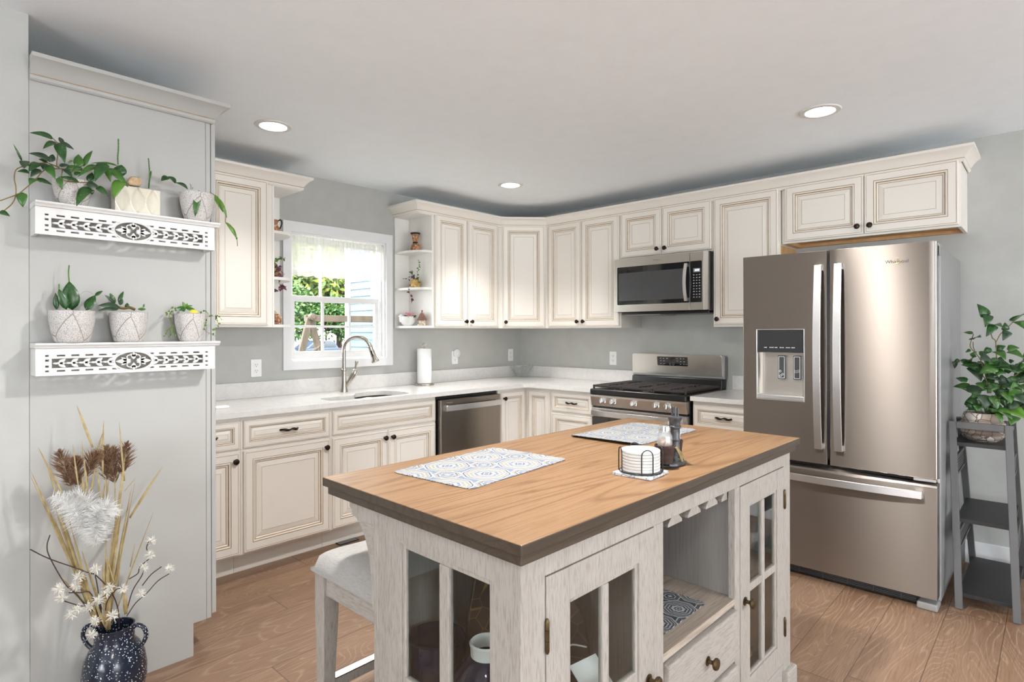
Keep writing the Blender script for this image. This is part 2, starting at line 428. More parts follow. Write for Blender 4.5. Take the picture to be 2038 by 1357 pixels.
    def leaf(s, a, b, w_, side=None, m=0, bow=.12, fold=.18, nrm=None, n=7, shape=.55, twist=0, blade=False):
        """a leaf from a to b, w_ wide, with a folded midrib and an arching length"""
        a, b = V(a), V(b); d = b - a; L = d.length
        if L < 1e-6: return s
        d.normalize()
        nv = V(nrm) if nrm is not None else V((-.35, -1, .55))
        nv = nv - d * nv.dot(d)
        if nv.length < 1e-4: nv = d.cross(V((1, 0, 0)))
        nv.normalize(); u = d.cross(nv)
        if twist:
            R = Matrix.Rotation(twist, 3, d); u = R @ u; nv = R @ nv
        vs = []; fs = []
        for i in range(n + 1):
            t = i / n
            hw = w_ / 2 * (sin(pi * t ** shape) ** .85 if 0 < t < 1 else .0) + w_ * .012
            if blade: hw = w_ / 2 * (1 - t) ** .65 * (.45 + .55 * min(1, t * 2.5)) + .0003
            c = a + d * (L * t) + nv * (bow * L * sin(pi * t))
            vs += [c - u * hw + nv * (fold * hw), c, c + u * hw + nv * (fold * hw)]
        for i in range(n):
            k = i * 3
            fs += [(k, k + 1, k + 4, k + 3), (k + 1, k + 2, k + 5, k + 4)]
        return s.add(vs, fs, m)
    def merge(s, o, M=None):
        vs = [tuple(M @ V(p)) for p in o.v] if M is not None else o.v
        k = len(s.v); s.v += vs
        for f, m in zip(o.f, o.m): s.f.append(tuple(i + k for i in f)); s.m.append(m)
        return s

WM = {}                                     # where each parent stands
def build(name, mb, mats, parent=None, smooth=0, bevel=0, seg=2, solid=0, weld=False):
    me = bpy.data.meshes.new(name)
    inv = WM[parent.name].inverted() if parent is not None else None
    me.from_pydata([tuple(inv @ V(p)) for p in mb.v] if inv is not None else mb.v, [], mb.f)
    if not isinstance(mats, (list, tuple)): mats = [mats]
    for k in mats: me.materials.append(MT[k] if isinstance(k, str) else k)
    me.polygons.foreach_set('material_index', mb.m)
    me.update()
    bm = bmesh.new(); bm.from_mesh(me)
    if weld: bmesh.ops.remove_doubles(bm, verts=bm.verts, dist=1e-5)
    bmesh.ops.recalc_face_normals(bm, faces=bm.faces)
    bm.to_mesh(me); bm.free()
    if smooth:
        me.shade_smooth(); me.set_sharp_from_angle(angle=radians(smooth))
    o = bpy.data.objects.new(name, me); COL.objects.link(o)
    if parent is not None:
        o.parent = parent; WM[o.name] = WM[parent.name]
    else: WM[o.name] = Matrix.Identity(4)
    if solid:
        md = o.modifiers.new('thickness', 'SOLIDIFY'); md.thickness = solid; md.offset = 0
    if bevel:
        md = o.modifiers.new('bevel', 'BEVEL'); md.width = bevel; md.segments = seg; md.limit_method = 'ANGLE'; md.angle_limit = radians(40)
    return o

def thing(name, label, cat, loc=(0, 0, 0), group=None, rz=0):
    o = bpy.data.objects.new(name, None); COL.objects.link(o); o.empty_display_size = .05
    o.location = loc; o.rotation_euler = (0, 0, rz)
    WM[o.name] = Matrix.Translation(V(loc)) @ Matrix.Rotation(rz, 4, 'Z')
    o['label'] = label; o['category'] = cat
    if group: o['group'] = group
    return o
def tag(o, label, cat, group=None):
    o['label'] = label; o['category'] = cat
    if group: o['group'] = group
    return o
def struct(name, mb, mats, **k):
    o = build(name, mb, mats, **k); o['kind'] = 'structure'; return o
def plab(o, label): o['label'] = label; return o
def copy_tree(o, M, parent=None):
    """a copy of a thing, its parts and their sub-parts, standing at M"""
    c = o.copy(); COL.objects.link(c)
    if parent is not None: c.parent = parent
    else: c.matrix_world = M
    for ch in list(o.children): copy_tree(ch, M, c)
    return c
def text_mesh(name, txt, size, M, mat, parent, depth=.0006, align='CENTER'):
    cu = bpy.data.curves.new('lettering', 'FONT'); cu.body = txt; cu.size = size; cu.extrude = depth; cu.align_x = align; cu.align_y = 'CENTER'
    cu.resolution_u = 3
    t = bpy.data.objects.new('lettering', cu); COL.objects.link(t)
    bpy.context.view_layer.update()
    me = bpy.data.meshes.new_from_object(t.evaluated_get(bpy.context.evaluated_depsgraph_get()))
    bpy.data.objects.remove(t)
    me.transform((WM[parent.name].inverted() if parent else Matrix.Identity(4)) @ M); me.materials.clear(); me.materials.append(MT[mat])
    me.name = name
    o = bpy.data.objects.new(name, me); COL.objects.link(o)
    if parent: o.parent = parent; WM[o.name] = WM[parent.name]
    return o
def frameM(o, U, W):
    """matrix taking local x, y to directions U, W at o"""
    U, W = V(U).normalized(), V(W).normalized(); N = U.cross(W)
    return Matrix(((U.x, W.x, N.x, o[0]), (U.y, W.y, N.y, o[1]), (U.z, W.z, N.z, o[2]), (0, 0, 0, 1)))
def arc(c, r, a0, a1, n, ax=0, ay=1):
    out = []
    for i in range(n + 1):
        a = a0 + (a1 - a0) * i / n; p = list(c); p[ax] += r * cos(a); p[ay] += r * sin(a); out.append(tuple(p))
    return out
def rrect(x0, x1, y0, y1, r, n=5):
    out = []
    for cx, cy, a in ((x1 - r, y1 - r, 0), (x0 + r, y1 - r, 90), (x0 + r, y0 + r, 180), (x1 - r, y0 + r, 270)):
        for i in range(n + 1):
            t = radians(a + 90 * i / n); out.append((cx + r * cos(t), cy + r * sin(t)))
    return out
def spline(pts, n=6):
    """Catmull-Rom through the points"""
    P = [V(p) for p in pts]; P = [P[0] * 2 - P[1]] + P + [P[-1] * 2 - P[-2]]
    out = []
    for i in range(1, len(P) - 2):
        for k in range(n):
            t = k / n; a, b, c, d = P[i - 1:i + 3]
            out.append(.5 * (2 * b + (c - a) * t + (2 * a - 5 * b + 4 * c - d) * t * t + (3 * b - a - 3 * c + d) * t ** 3))
    out.append(P[-2]); return out
XY = lambda a, b, h: (a, b, h)

# ------------------------------------------------------------------ the room
CEIL = 2.447
WX0, WX1, WZ0, WZ1 = -2.385, -1.585, 1.128, 2.045      # rough opening of the kitchen window
mb = MB(); mb.box(-9, 0.15, -8.2, .15, -.06, 0); struct('floor', mb, 'floor')
mb = MB(); mb.box(-9, 0.15, -8.2, .15, CEIL, CEIL + .1); struct('ceiling', mb, 'ceiling')
mb = MB()
mb.prism([(-4.1, 0), (0.12, 0), (.12, CEIL), (-4.1, CEIL)], lambda a, b, h: (a, h, b), 0, .12,
         holes=[[(WX0, WZ0), (WX0, WZ1), (WX1, WZ1), (WX1, WZ0)]])
struct('wall_back', mb, 'wall')
mb = MB(); mb.box(0, .12, -8.2, 0, 0, CEIL); struct('wall_right', mb, 'wall')
mb = MB(); mb.prism([(-9, -1.25), (-3.947, -1.25), (-3.947, 0), (-4.1, 0), (-4.1, -1.10), (-9, -1.10)], XY, 0, CEIL); struct('wall_left', mb, 'wall')
mb = MB(); mb.prism([(-9, 0), (.12, 0), (.12, CEIL), (-9, CEIL)], lambda a, b, h: (a, h, b), -8.2, -8.05,
         holes=[[(-4.9, .9), (-4.9, 2.0), (-3.9, 2.0), (-3.9, .9)], [(-2.0, .9), (-2.0, 2.0), (-1.0, 2.0), (-1.0, .9)]])
struct('wall_front', mb, 'wall')
mb = MB(); mb.prism([(-8.2, 0), (-1.1, 0), (-1.1, CEIL), (-8.2, CEIL)], lambda a, b, h: (h, a, b), -9, -8.9,
         holes=[[(-4.9, .9), (-4.9, 2.0), (-3.9, 2.0), (-3.9, .9)]])
struct('wall_far_left', mb, 'wall')
mb = MB(); mb.box(-.015, 0, -8.0, -3.47, 0, .13); struct('baseboard_right', mb, 'trim', bevel=.004)

def lamp_frame(name, ox, oy, oz, u, wd, ht):
    """unglazed frame added round an area lamp behind the camera"""
    mb = MB(); u = V(u); n = V((-u.y, u.x, 0)); o = V((ox, oy, oz))
    for a, b, c, d in ((-wd / 2 - .07, -wd / 2, -ht / 2 - .07, ht / 2 + .07), (wd / 2, wd / 2 + .07, -ht / 2 - .07, ht / 2 + .07), (-wd / 2, wd / 2, ht / 2, ht / 2 + .07), (-wd / 2, wd / 2, -ht / 2 - .07, -ht / 2)):
        mb.obox(o + u * a + V((0, 0, c)) - n * .03, u * (b - a), V((0, 0, d - c)), n * .06)
    return struct(name, mb, 'trim')
lamp_frame('lamp_frame_1', -4.4, -7.99, 1.25, (1, 0, 0), 2.6, 2.1)  # unseen frames added to surround the area lamps, not the wall openings
lamp_frame('lamp_frame_2', -1.3, -7.99, 1.45, (1, 0, 0), 1.5, 1.5)
lamp_frame('lamp_frame_3', -8.84, -4.4, 1.3, (0, 1, 0), 2.6, 1.9)
# kitchen window: casing, jambs, two sashes with muntins, panes
mb = MB()
CW = .057
ox0, ox1, oz0, oz1 = WX0 - .048, WX1 + .052, WZ0 - .048, WZ1 + .063
mb.prism([(ox0, oz0), (ox1, oz0), (ox1, oz1), (ox0, oz1)], lambda a, b, h: (a, h, b), -.018, 0,
         holes=[[(WX0 + .008, WZ0 + .012), (WX0 + .008, WZ1 - .008), (WX1 - .008, WZ1 - .008), (WX1 - .008, WZ0 + .012)]])
win = struct('window_1', mb, 'trim', bevel=.002)
mb = MB()
mb.box(WX0, WX0 + .02, .0, .12, WZ0, WZ1); mb.box(WX1 - .02, WX1, .0, .12, WZ0, WZ1)
mb.box(WX0 + .02, WX1 - .02, 0, .12, WZ1 - .02, WZ1); mb.box(WX0 + .02, WX1 - .02, 0, .12, WZ0, WZ0 + .022)
mb.box(WX0 + .02, WX0 + .032, .03, .05, WZ0 + .02, WZ1 - .02); mb.box(WX1 - .032, WX1 - .02, .03, .05, WZ0 + .02, WZ1 - .02)
build('window_frame', mb, 'whiteplastic', win, bevel=.002)
def sash(z0, z1, y0, y1, st, rb, rtp, rows):
    x0, x1 = WX0 + .034, WX1 - .034
    mb = MB(); mb.box(x0, x0 + st, y0, y1, z0, z1); mb.box(x1 - st, x1, y0, y1, z0, z1)
    mb.box(x0 + st, x1 - st, y0, y1, z0, z0 + rb); mb.box(x0 + st, x1 - st, y0, y1, z1 - rtp, z1)
    iw = x1 - x0 - 2 * st
    for k in (1, 2):
        xm = x0 + st + iw * k / 3; mb.box(xm - .009, xm + .009, y0 + .006, y1 - .006, z0 + rb, z1 - rtp)
    for k in range(1, rows):
        zm = z0 + rb + (z1 - rtp - z0 - rb) * k / rows; mb.box(x0 + st, x1 - st, y0 + .007, y1 - .007, zm - .008, zm + .008)
    o = build('sash', mb, 'whiteplastic', win, bevel=.002)
    mb = MB(); mb.box(x0 + st, x1 - st, (y0 + y1) / 2 - .002, (y0 + y1) / 2 + .002, z0 + rb, z1 - rtp)
    build('pane', mb, 'pane', o)
sash(1.152, 1.602, .052, .082, .034, .052, .042, 2)
sash(1.560, 2.023, .084, .112, .034, .04, .034, 2)
# ------------------------------------------------------------------ fitted cabinets
DOOR = [(0, 0, 0), (0, .015, 0), (.003, .019, 0), (.0085, .019, 1), (.0110, .0183, 0), (.046, .019, 1), (.0490, .0165, 0), (.0515, .0200, 0),
        (.0575, .0180, 1), (.0620, .0120, 0), (.0640, .0145, 0), (.0690, .0110, 1), (.0720, .0085, 0), (.0985, .0140, 1), (.1005, .0137, 0)]
def raised(mb, o, U, N, w, h, s=1.0):
    o, U, N, W = V(o), V(U), V(N), V((0, 0, 1))
    loops = []
    for i, d, g in DOOR:
        q = i * s
        loops.append([o + U * a + W * b + N * d for a, b in ((q, q), (w - q, q), (w - q, h - q), (q, h - q))])
    vs = [p for l in loops for p in l]
    fs = []; ms = []
    k0 = len(mb.v)
    for j in range(len(loops) - 1):
        for i in range(4):
            k = (i + 1) % 4
            fs.append((j * 4 + i, j * 4 + k, j * 4 + 4 + k, j * 4 + 4 + i)); ms.append(DOOR[j][2])
    n = len(loops) * 4; fs.append((n - 4, n - 3, n - 2, n - 1)); ms.append(0)
    fs.append((0, 3, 2, 1)); ms.append(0)
    for f, m in zip(fs, ms): mb.add([], [], 0); mb.f.append(tuple(i + k0 for i in f)); mb.m.append(m)
    mb.v += [tuple(p) for p in vs]
def knob_mb(p, N, s=1.0):
    q = V(N).to_track_quat('Z', 'Y').to_matrix().to_4x4()
    return MB().lathe([(.0, -.001), (.0085 * s, -.001), (.0085 * s, .002), (.0052 * s, .005), (.0048 * s, .013), (.0080 * s, .0165), (.0150 * s, .019), (.0165 * s, .023), (.0145 * s, .0275), (.0080 * s, .030), (.0, .0305)], p, 18, M=q)
def pull_mb(p, U, N, w=.105):
    p, U, N = V(p), V(U), V(N)
    pts = []; rs = []
    for i in range(17):
        t = i / 16; a = (t - .5) * w
        pts.append(p + U * a + N * (.021 * min(1, 7 * t, 7 * (1 - t)) + .002) + V((0, 0, .003 * sin(t * pi * 4))))
        rs.append(.0042 + .0036 * (abs(sin(t * pi * 2)) ** 1.5) if .1 < t < .9 else .006)
    return MB().tube(pts, rs, 8)
def door(par, o, U, N, w, h, knob=None, s=1.0, pull=False, name='door'):
    mb = MB(); raised(mb, o, U, N, w, h, s)
    d = build(name, mb, ['cream', 'glaze'], par)
    o, U, N = V(o), V(U), V(N)
    if knob: build('knob', knob_mb(o + U * knob[0] + V((0, 0, knob[1])) + N * .019, N), 'bronze', d, smooth=40)
    if pull: build('pull', pull_mb(o + U * (w / 2) + V((0, 0, h / 2)) + N * .0135, U, N), 'bronze', d, smooth=50)
    return d
Xp, Yp, Zp = V((1, 0, 0)), V((0, 1, 0)), V((0, 0, 1))
FD = .303                     # face frame depth of wall cabinets
ZB, ZT = 1.372, 2.286         # wall cabinet bottom and top
DB, DT = 1.386, 2.268         # door bottom and top
KD = (.028, .040)

def cab_box(par, x0, x1, y0, y1, z0, z1, mats='cream', name='body', **k):
    return build(name, MB().box(x0, x1, y0, y1, z0, z1), mats, par, bevel=.0015, **k)

def open_shelves(par, xc, sgn, wd):
    """quarter-round display shelves on the end of a wall cabinet; xc = cabinet side, sgn = direction away from it"""
    mb = MB(); xe = xc + sgn * wd
    mb.box(xc, xe, -.012, -.001, ZB, ZT)                          # panel on the wall
    mb.box(xc, xc + sgn * .012, -FD, -.012, ZB, ZT)               # panel on the cabinet side
    build('back_panel', mb, 'cabside', par, bevel=.001)
    mb = MB(); mb.box(xc, xe, -FD - .002, -.001, ZT - .035, ZT)
    build('top_board', mb, 'cabside', par, bevel=.001)
    for z in (ZB, 1.670, 1.960):
        poly = [(xc + sgn * .012, -.012)]
        for i in range(15):
            a = pi / 2 * i / 14
            poly.append((xc + sgn * (.012 + (wd - .012) * cos(a) ** .72), -.012 - (FD - .012) * sin(a) ** .72))
        if sgn < 0: poly = poly[::-1]
        build('shelf', MB().prism(poly, XY, z, z + .018), 'cabside', par, bevel=.0025)

# wall cabinets left of the window
c = thing('wall_cabinet', 'cream single-door wall cabinet between the tall panel and the window', 'cabinet', (-2.84, -.15, ZB), 'wall cabinets')
cab_box(c, -3.045, -2.642, -FD, -.001, ZB, ZT)
door(c, (-3.030, -FD, DB), Xp, -Yp, .353, DT - DB, KD)
c = thing('corner_shelf', 'white open quarter-round shelf unit hung left of the window', 'shelf', (-2.55, -.15, ZB), 'open shelf units')
open_shelves(c, -2.641, 1, .186)
# right of the window
c = thing('corner_shelf', 'white open quarter-round shelf unit hung right of the window', 'shelf', (-1.43, -.15, ZB), 'open shelf units')
open_shelves(c, -1.358, -1, .150)
c = thing('wall_cabinet', 'cream two-door wall cabinet right of the window beside the corner one', 'cabinet', (-.98, -.15, ZB), 'wall cabinets')
cab_box(c, -1.357, -.617, -FD, -.001, ZB, ZT)
door(c, (-1.345, -FD, DB), Xp, -Yp, .338, DT - DB, (.338 - .028, .04))
door(c, (-1.000, -FD, DB), Xp, -Yp, .352, DT - DB, KD)
c = thing('wall_cabinet', 'cream corner wall cabinet with one door set diagonally', 'cabinet', (-.3, -.3, ZB), 'wall cabinets')
PA, PB = V((-.616, -FD, 0)), V((-FD, -.598, 0))
dU = (PB - PA).normalized(); dN = V((dU.y, -dU.x, 0)).normalized()
if dN.x > 0: dN = -dN
build('body', MB().prism([(-.616, -.001), (-.001, -.001), (-.001, -.598), (-FD, -.598), (-.616, -FD)], XY, ZB, ZT), 'cream', c, bevel=.0015)
dl = (PB - PA).length
door(c, PA + dU * .030 + V((0, 0, DB)), dU, dN, dl - .060, DT - DB, KD)
c = thing('wall_cabinet', 'cream two-door wall cabinet between the corner and the microwave', 'cabinet', (-.15, -.97, ZB), 'wall cabinets')
cab_box(c, -FD, -.001, -1.345, -.599, ZB, ZT)
door(c, (-FD, -.612, DB), -Yp, -Xp, .352, DT - DB, (.352 - .028, .04))
door(c, (-FD, -.969, DB), -Yp, -Xp, .364, DT - DB, KD)
c = thing('wall_cabinet', 'short cream two-door wall cabinet directly above the microwave', 'cabinet', (-.15, -1.72, 1.905), 'wall cabinets')
cab_box(c, -FD, -.001, -2.099, -1.346, 1.905, ZT)
door(c, (-FD, -1.354, 1.919), -Yp, -Xp, .352, DT - 1.919, (.352 - .03, .042))
door(c, (-FD, -1.711, 1.919), -Yp, -Xp, .379, DT - 1.919, (.03, .042))
c = thing('wall_cabinet', 'cream single-door wall cabinet between the microwave and the fridge', 'cabinet', (-.15, -2.33, ZB), 'wall cabinets')
cab_box(c, -FD, -.001, -2.552, -2.100, ZB, ZT)
door(c, (-FD, -2.110, DB), -Yp, -Xp, .430, DT - DB, KD)
build('side_panel', MB().box(-FD, -.001, -2.5545, -2.5525, ZB, 1.9), 'rawwood', c)
c = thing('wall_cabinet', 'wide low cream wall cabinet above the fridge with raw wood underneath', 'cabinet', (-.15, -3.03, 1.905), 'wall cabinets')
cab_box(c, -FD + .012, -.001, -2.574, -2.556, 1.905, ZT, name='filler_strip')
mb = MB(); mb.box(-FD, -.001, -3.486, -2.575, 1.935, ZT); mb.box(-FD, -.285, -3.486, -2.575, 1.905, 1.935); mb.box(-.285, -.001, -3.486, -3.468, 1.905, 1.935)
build('body', mb, 'cream', c, bevel=.0012)
mb = MB(); mb.box(-.284, -.002, -3.467, -2.576, 1.928, 1.934); mb.box(-.284, -.266, -3.467, -2.593, 1.909, 1.928); mb.box(-.266, -.002, -2.592, -2.576, 1.905, 1.928); mb.box(-.03, -.002, -3.467, -2.593, 1.908, 1.928)
build('underside', mb, 'rawwood', c)
door(c, (-FD, -2.585, 1.917), -Yp, -Xp, .441, DT - 1.917, (.441 - .03, .045))
door(c, (-FD, -3.031, 1.917), -Yp, -Xp, .445, DT - 1.917, (.03, .045))

# crown moulding swept along the cabinet tops
CROWN = [(.003, 0, 0), (.006, 0, 0), (.012, .006, 0), (.013, .016, 0), (.010, .0185, 1), (.012, .021, 0), (.017, .028, 0), (.026, .042, 0), (.040, .058, 0), (.053, .066, 0), (.057, .068, 0), (.057, .082, 0), (.0008, .082, 0), (.0008, 0, 0)]
def crown(mb, path, z, prof=CROWN):
    """path of (x, y) with the room on the right hand side going along it"""
    P = [V((a, b)) for a, b in path]; n = len(P); rows = []
    for i, p in enumerate(P):
        d0 = (p - P[i - 1]).normalized() if i else None
        d1 = (P[i + 1] - p).normalized() if i < n - 1 else None
        if d0 is None: d0 = d1
        if d1 is None: d1 = d0
        n0 = V((d0.y, -d0.x)); n1 = V((d1.y, -d1.x)); m = (n0 + n1); m = m / (m.length_squared / 2)
        rows.append([(p.x + m.x * o, p.y + m.y * o, z + h) for o, h, _ in prof])
    k = len(prof); o = len(mb.v)
    mb.v += [q for r in rows for q in r]
    for i in range(n - 1):
        for j in range(k):
            l = (j + 1) % k
            mb.f.append((o + i * k + j, o + i * k + l, o + (i + 1) * k + l, o + (i + 1) * k + j)); mb.m.append(prof[j][2])
    mb.f.append(tuple(o + j for j in range(k))); mb.m.append(0)
    mb.f.append(tuple(o + (n - 1) * k + j for j in range(k))[::-1]); mb.m.append(0)
CF = -FD - .003
mb = MB(); crown(mb, [(-3.05, CF), (-2.452, CF), (-2.452, -.001)], 2.254)
tag(build('crown_moulding', mb, ['cream', 'glaze'], smooth=30), 'short run of cream crown moulding over the cabinet left of the window', 'moulding')
mb = MB(); crown(mb, [(-1.511, -.001), (-1.511, CF), (-.6155, CF), (CF, -.5965), (CF, -3.490), (-.001, -3.490)], 2.254)
tag(build('crown_moulding', mb, ['cream', 'glaze'], smooth=30), 'long cream crown moulding turning the corner above the wall cabinets', 'moulding')

# ---- base cabinets
BF = -.612                                     # face frame plane of the base units
ZC0, ZC1 = .882, .9125
def base(label, x0, x1, grp='base cabinets'):
    c = thing('base_cabinet', label, 'cabinet', ((x0 + x1) / 2, -.3, 0), grp)
    cab_box(c, x0, x1, BF, -.001, .125, .881)
    cab_box(c, x0, x1, -.515, -.001, 0.0, .124, name='toe_kick')
    return c
DRB, DRT, BDB, BDT = .709, .857, .138, .690
c = base('narrow cream base cabinet beside the tall grey panel', -3.325, -2.966)
door(c, (-3.315, BF, DRB), Xp, -Yp, .340, DRT - DRB, s=.62, pull=True, name='drawer')
door(c, (-3.315, BF, BDB), Xp, -Yp, .340, BDT - BDB, (.312, BDT - BDB - .045))
c = base('cream base cabinet with a wide drawer above one broad door', -2.965, -2.428)
door(c, (-2.954, BF, DRB), Xp, -Yp, .516, DRT - DRB, s=.62, pull=True, name='drawer')
door(c, (-2.954, BF, BDB), Xp, -Yp, .516, BDT - BDB, (.488, BDT - BDB - .045))
c = thing('base_cabinet', 'cream sink base cabinet with a plain false front under the window', 'cabinet', (-2.01, -.3, 0), 'base cabinets')
mb = MB()
mb.box(-2.427, -1.596, BF, BF + .02, .125, .881); mb.box(-2.427, -2.409, BF + .02, -.02, .125, .881); mb.box(-1.614, -1.596, BF + .02, -.02, .125, .881)
mb.box(-2.427, -1.596, -.02, -.001, .125, .881); mb.box(-2.409, -1.614, BF + .02, -.02, .125, .143)
build('body', mb, 'cream', c, bevel=.0012)
cab_box(c, -2.427, -1.596, -.515, -.001, 0.0, .124, name='toe_kick')
door(c, (-2.416, BF, DRB), Xp, -Yp, .808, DRT - DRB, s=.62, name='false_front')
door(c, (-2.416, BF, BDB), Xp, -Yp, .402, BDT - BDB, (.374, BDT - BDB - .045))
door(c, (-2.010, BF, BDB), Xp, -Yp, .402, BDT - BDB, (.028, BDT - BDB - .045))
c = thing('base_cabinet', 'cream corner base cabinet whose two doors fold at the inside corner', 'cabinet', (-.45, -.45, 0), 'base cabinets')
poly = [(-.955, -.001), (-.001, -.001), (-.001, -.889), (BF, -.889), (BF, BF), (-.955, BF)]
build('body', MB().prism(poly, XY, .125, .881), 'cream', c, bevel=.0015)
poly = [(-.955, -.001), (-.001, -.001), (-.001, -.889), (-.515, -.889), (-.515, -.515), (-.955, -.515)]
build('toe_kick', MB().prism(poly, XY, 0, .124), 'cream', c)
door(c, (-.930, BF, BDB), Xp, -Yp, .285, .857 - BDB, (.028, .857 - BDB - .05), s=.85)
door(c, (BF, -.650, BDB), -Yp, -Xp, .228, .857 - BDB, s=.85)
c = thing('base_cabinet', 'cream three-drawer base cabinet left of the gas range', 'cabinet', (-.3, -1.09, 0), 'base cabinets')
cab_box(c, BF, -.001, -1.306, -.890, .125, .881); cab_box(c, -.515, -.001, -1.306, -.890, 0, .124, name='toe_kick')
for z0, z1 in ((.709, .857), (.420, .690), (.138, .402)):
    door(c, (BF, -.901, z0), -Yp, -Xp, .392, z1 - z0, s=.62 if z1 > .8 else .8, pull=True, name='drawer')
c = thing('base_cabinet', 'cream base cabinet with a drawer between range and fridge', 'cabinet', (-.3, -2.3, 0), 'base cabinets')
cab_box(c, BF, -.001, -2.525, -2.094, .125, .881); cab_box(c, -.515, -.001, -2.525, -2.094, 0, .124, name='toe_kick')
door(c, (BF, -2.104, .709), -Yp, -Xp, .405, .148, s=.62, pull=True, name='drawer')
door(c, (BF, -2.104, .138), -Yp, -Xp, .405, .552, (.030, .51))

# ---- quartz worktop with the undermounted double sink
def sinkloop(x0, x1, y0, y1, r): return rrect(x0, x1, y0, y1, r, 6)
CE = -.655
big = []
hole = spline([(-2.395, -.545, 0), (-2.375, -.405, 0), (-2.27, -.372, 0), (-2.13, -.372, 0), (-2.085, -.345, 0), (-2.02, -.262, 0), (-1.90, -.240, 0), (-1.795, -.272, 0), (-1.755, -.38, 0), (-1.765, -.52, 0), (-1.835, -.572, 0), (-2.08, -.575, 0), (-2.31, -.575, 0), (-2.385, -.560, 0)], 4)
hole = [(p.x, p.y) for p in hole]
poly = [(-3.322, -.001), (-.001, -.001), (-.001, -1.305), (CE, -1.305), (CE, -.72), (CE - .012, -.685), (CE - .04, -.660), (CE - .075, CE), (-3.322, CE)]
mb = MB(); mb.prism(poly, XY, ZC0, ZC1, holes=[hole])
wt = build('worktop', mb, 'quartz', None, bevel=.002)
tag(wt, 'long white quartz worktop turning the corner under the window', 'worktop')
mb = MB(); mb.box(-3.322, -.001, -.021, -.001, ZC1, 1.015); mb.box(-.021, -.001, -1.305, -.021, ZC1, 1.015)
tag(build('backsplash', mb, 'quartz', None, bevel=.0015), 'low white quartz upstand running behind the long worktop', 'backsplash')
mb = MB(); mb.box(CE, -.001, -2.528, -2.092, ZC0, ZC1)
tag(build('worktop', mb, 'quartz', None, bevel=.002), 'short white quartz worktop between the range and the fridge', 'worktop')
mb = MB(); mb.box(-.021, -.001, -2.528, -2.116, ZC1, 1.015)
tag(build('backsplash', mb, 'quartz', None, bevel=.0015), 'short white quartz upstand between range and fridge', 'backsplash')
sk = thing('kitchen_sink', 'stainless double-bowl sink set under the worktop beneath the window', 'sink', (-2.08, -.42, .70))
def bowl(x0, x1, y0, y1, depth, r):
    mb = MB(); zt = ZC0 - .001
    lo = rrect(x0, x1, y0, y1, r, 6); n = len(lo)
    cx, cy = (x0 + x1) / 2, (y0 + y1) / 2
    rows = []
    for q, z in ((1.0, zt), (.985, zt - depth * .6), (.955, zt - depth * .9), (.88, zt - depth), (.12, zt - depth - .006), (.10, zt - depth - .012)):
        rows.append([(cx + (a - cx) * q, cy + (b - cy) * q, z) for a, b in lo])
    vs = [p for r_ in rows for p in r_]; fs = []
    for j in range(len(rows) - 1):
        for i in range(n): k = (i + 1) % n; fs.append((j * n + i, j * n + k, j * n + n + k, j * n + n + i))
    fs.append(tuple(range((len(rows) - 1) * n, len(rows) * n)))
    return mb.add(vs, fs)
build('bowl', bowl(-2.40, -2.105, -.580, -.368, .17, .07), 'sinksteel', sk, smooth=50, solid=.0015)
build('bowl', bowl(-2.082, -1.75, -.580, -.236, .20, .10), 'sinksteel', sk, smooth=50, solid=.0015)
mb = MB(); mb.box(-2.1045, -2.0825, -.575, -.37, .845, .8745); build('divider', mb, 'sinksteel', sk, bevel=.006, seg=3)

# ---- faucet
f = thing('faucet', 'brushed nickel gooseneck faucet standing behind the sink', 'faucet', (-2.03, -.115, ZC1))
F0 = V((-2.03, -.115, ZC1))
build('body', MB().lathe([(.030, 0), (.029, .004), (.0225, .03), (.0185, .075), (.0165, .135), (.0165, .148), (.0195, .150), (.0200, .156), (.0195, .162), (.0150, .165), (.0150, .17)], F0, 24), 'nickel', f, smooth=40)
pts = [F0 + V((0, 0, .165)), F0 + V((0, 0, .23)), F0 + V((.0, 0, .30))]
R = .098; dv = V((.62, -.78, 0)).normalized()
for i in range(1, 15):
    a = pi * i / 14 * .93; pts.append(F0 + V((0, 0, .305)) + dv * (R * (1 - cos(a))) + V((0, 0, R * .92 * sin(a))))
build('spout', MB().tube(pts, .0135, 16), 'nickel', f, smooth=60)
e = pts[-1]; ed = (pts[-1] - pts[-2]).normalized()
q = ed.to_track_quat('Z', 'Y').to_matrix().to_4x4()
sp = build('spray_head', MB().lathe([(.0135, -.004), (.0190, -.002), (.0190, .003), (.0165, .006), (.0175, .05), (.0215, .092), (.0285, .108), (.0285, .116), (.0225, .119), (.0, .119)], e, 22, M=q), 'nickel', f, smooth=40)
side = V((-.72, -.70, 0)).normalized()
bp_ = e + ed * .052 + side * .0175
build('button', MB().obox(bp_ + ed * -.022 - side.cross(ed) * .006, ed * .044, side.cross(ed) * .012, side * .004), 'blackmatte', sp, bevel=.001)
lv = V((.75, -.66, 0)).normalized()
a0 = F0 + V((0, 0, .035)) + lv * .012
build('valve_arm', MB().tube([a0, a0 + lv * .03 + Zp * .045, a0 + lv * .055 + Zp * .085, a0 + lv * .066 + Zp * .105, a0 + lv * .072 + Zp * .116], [.012, .0155, .0195, .019, .012], 16), 'nickel', f, smooth=50)
a1 = a0 + lv * .066 + Zp * .108
build('lever', MB().tube([a1, a1 + Zp * .012, a1 + Zp * .016 + lv * .001, a1 + Zp * .04 + lv * .006, a1 + Zp * .072 + lv * .012, a1 + Zp * .078 + lv * .013], [.0155, .016, .0085, .0075, .0125, .0115], 14), 'nickel', f, smooth=50)

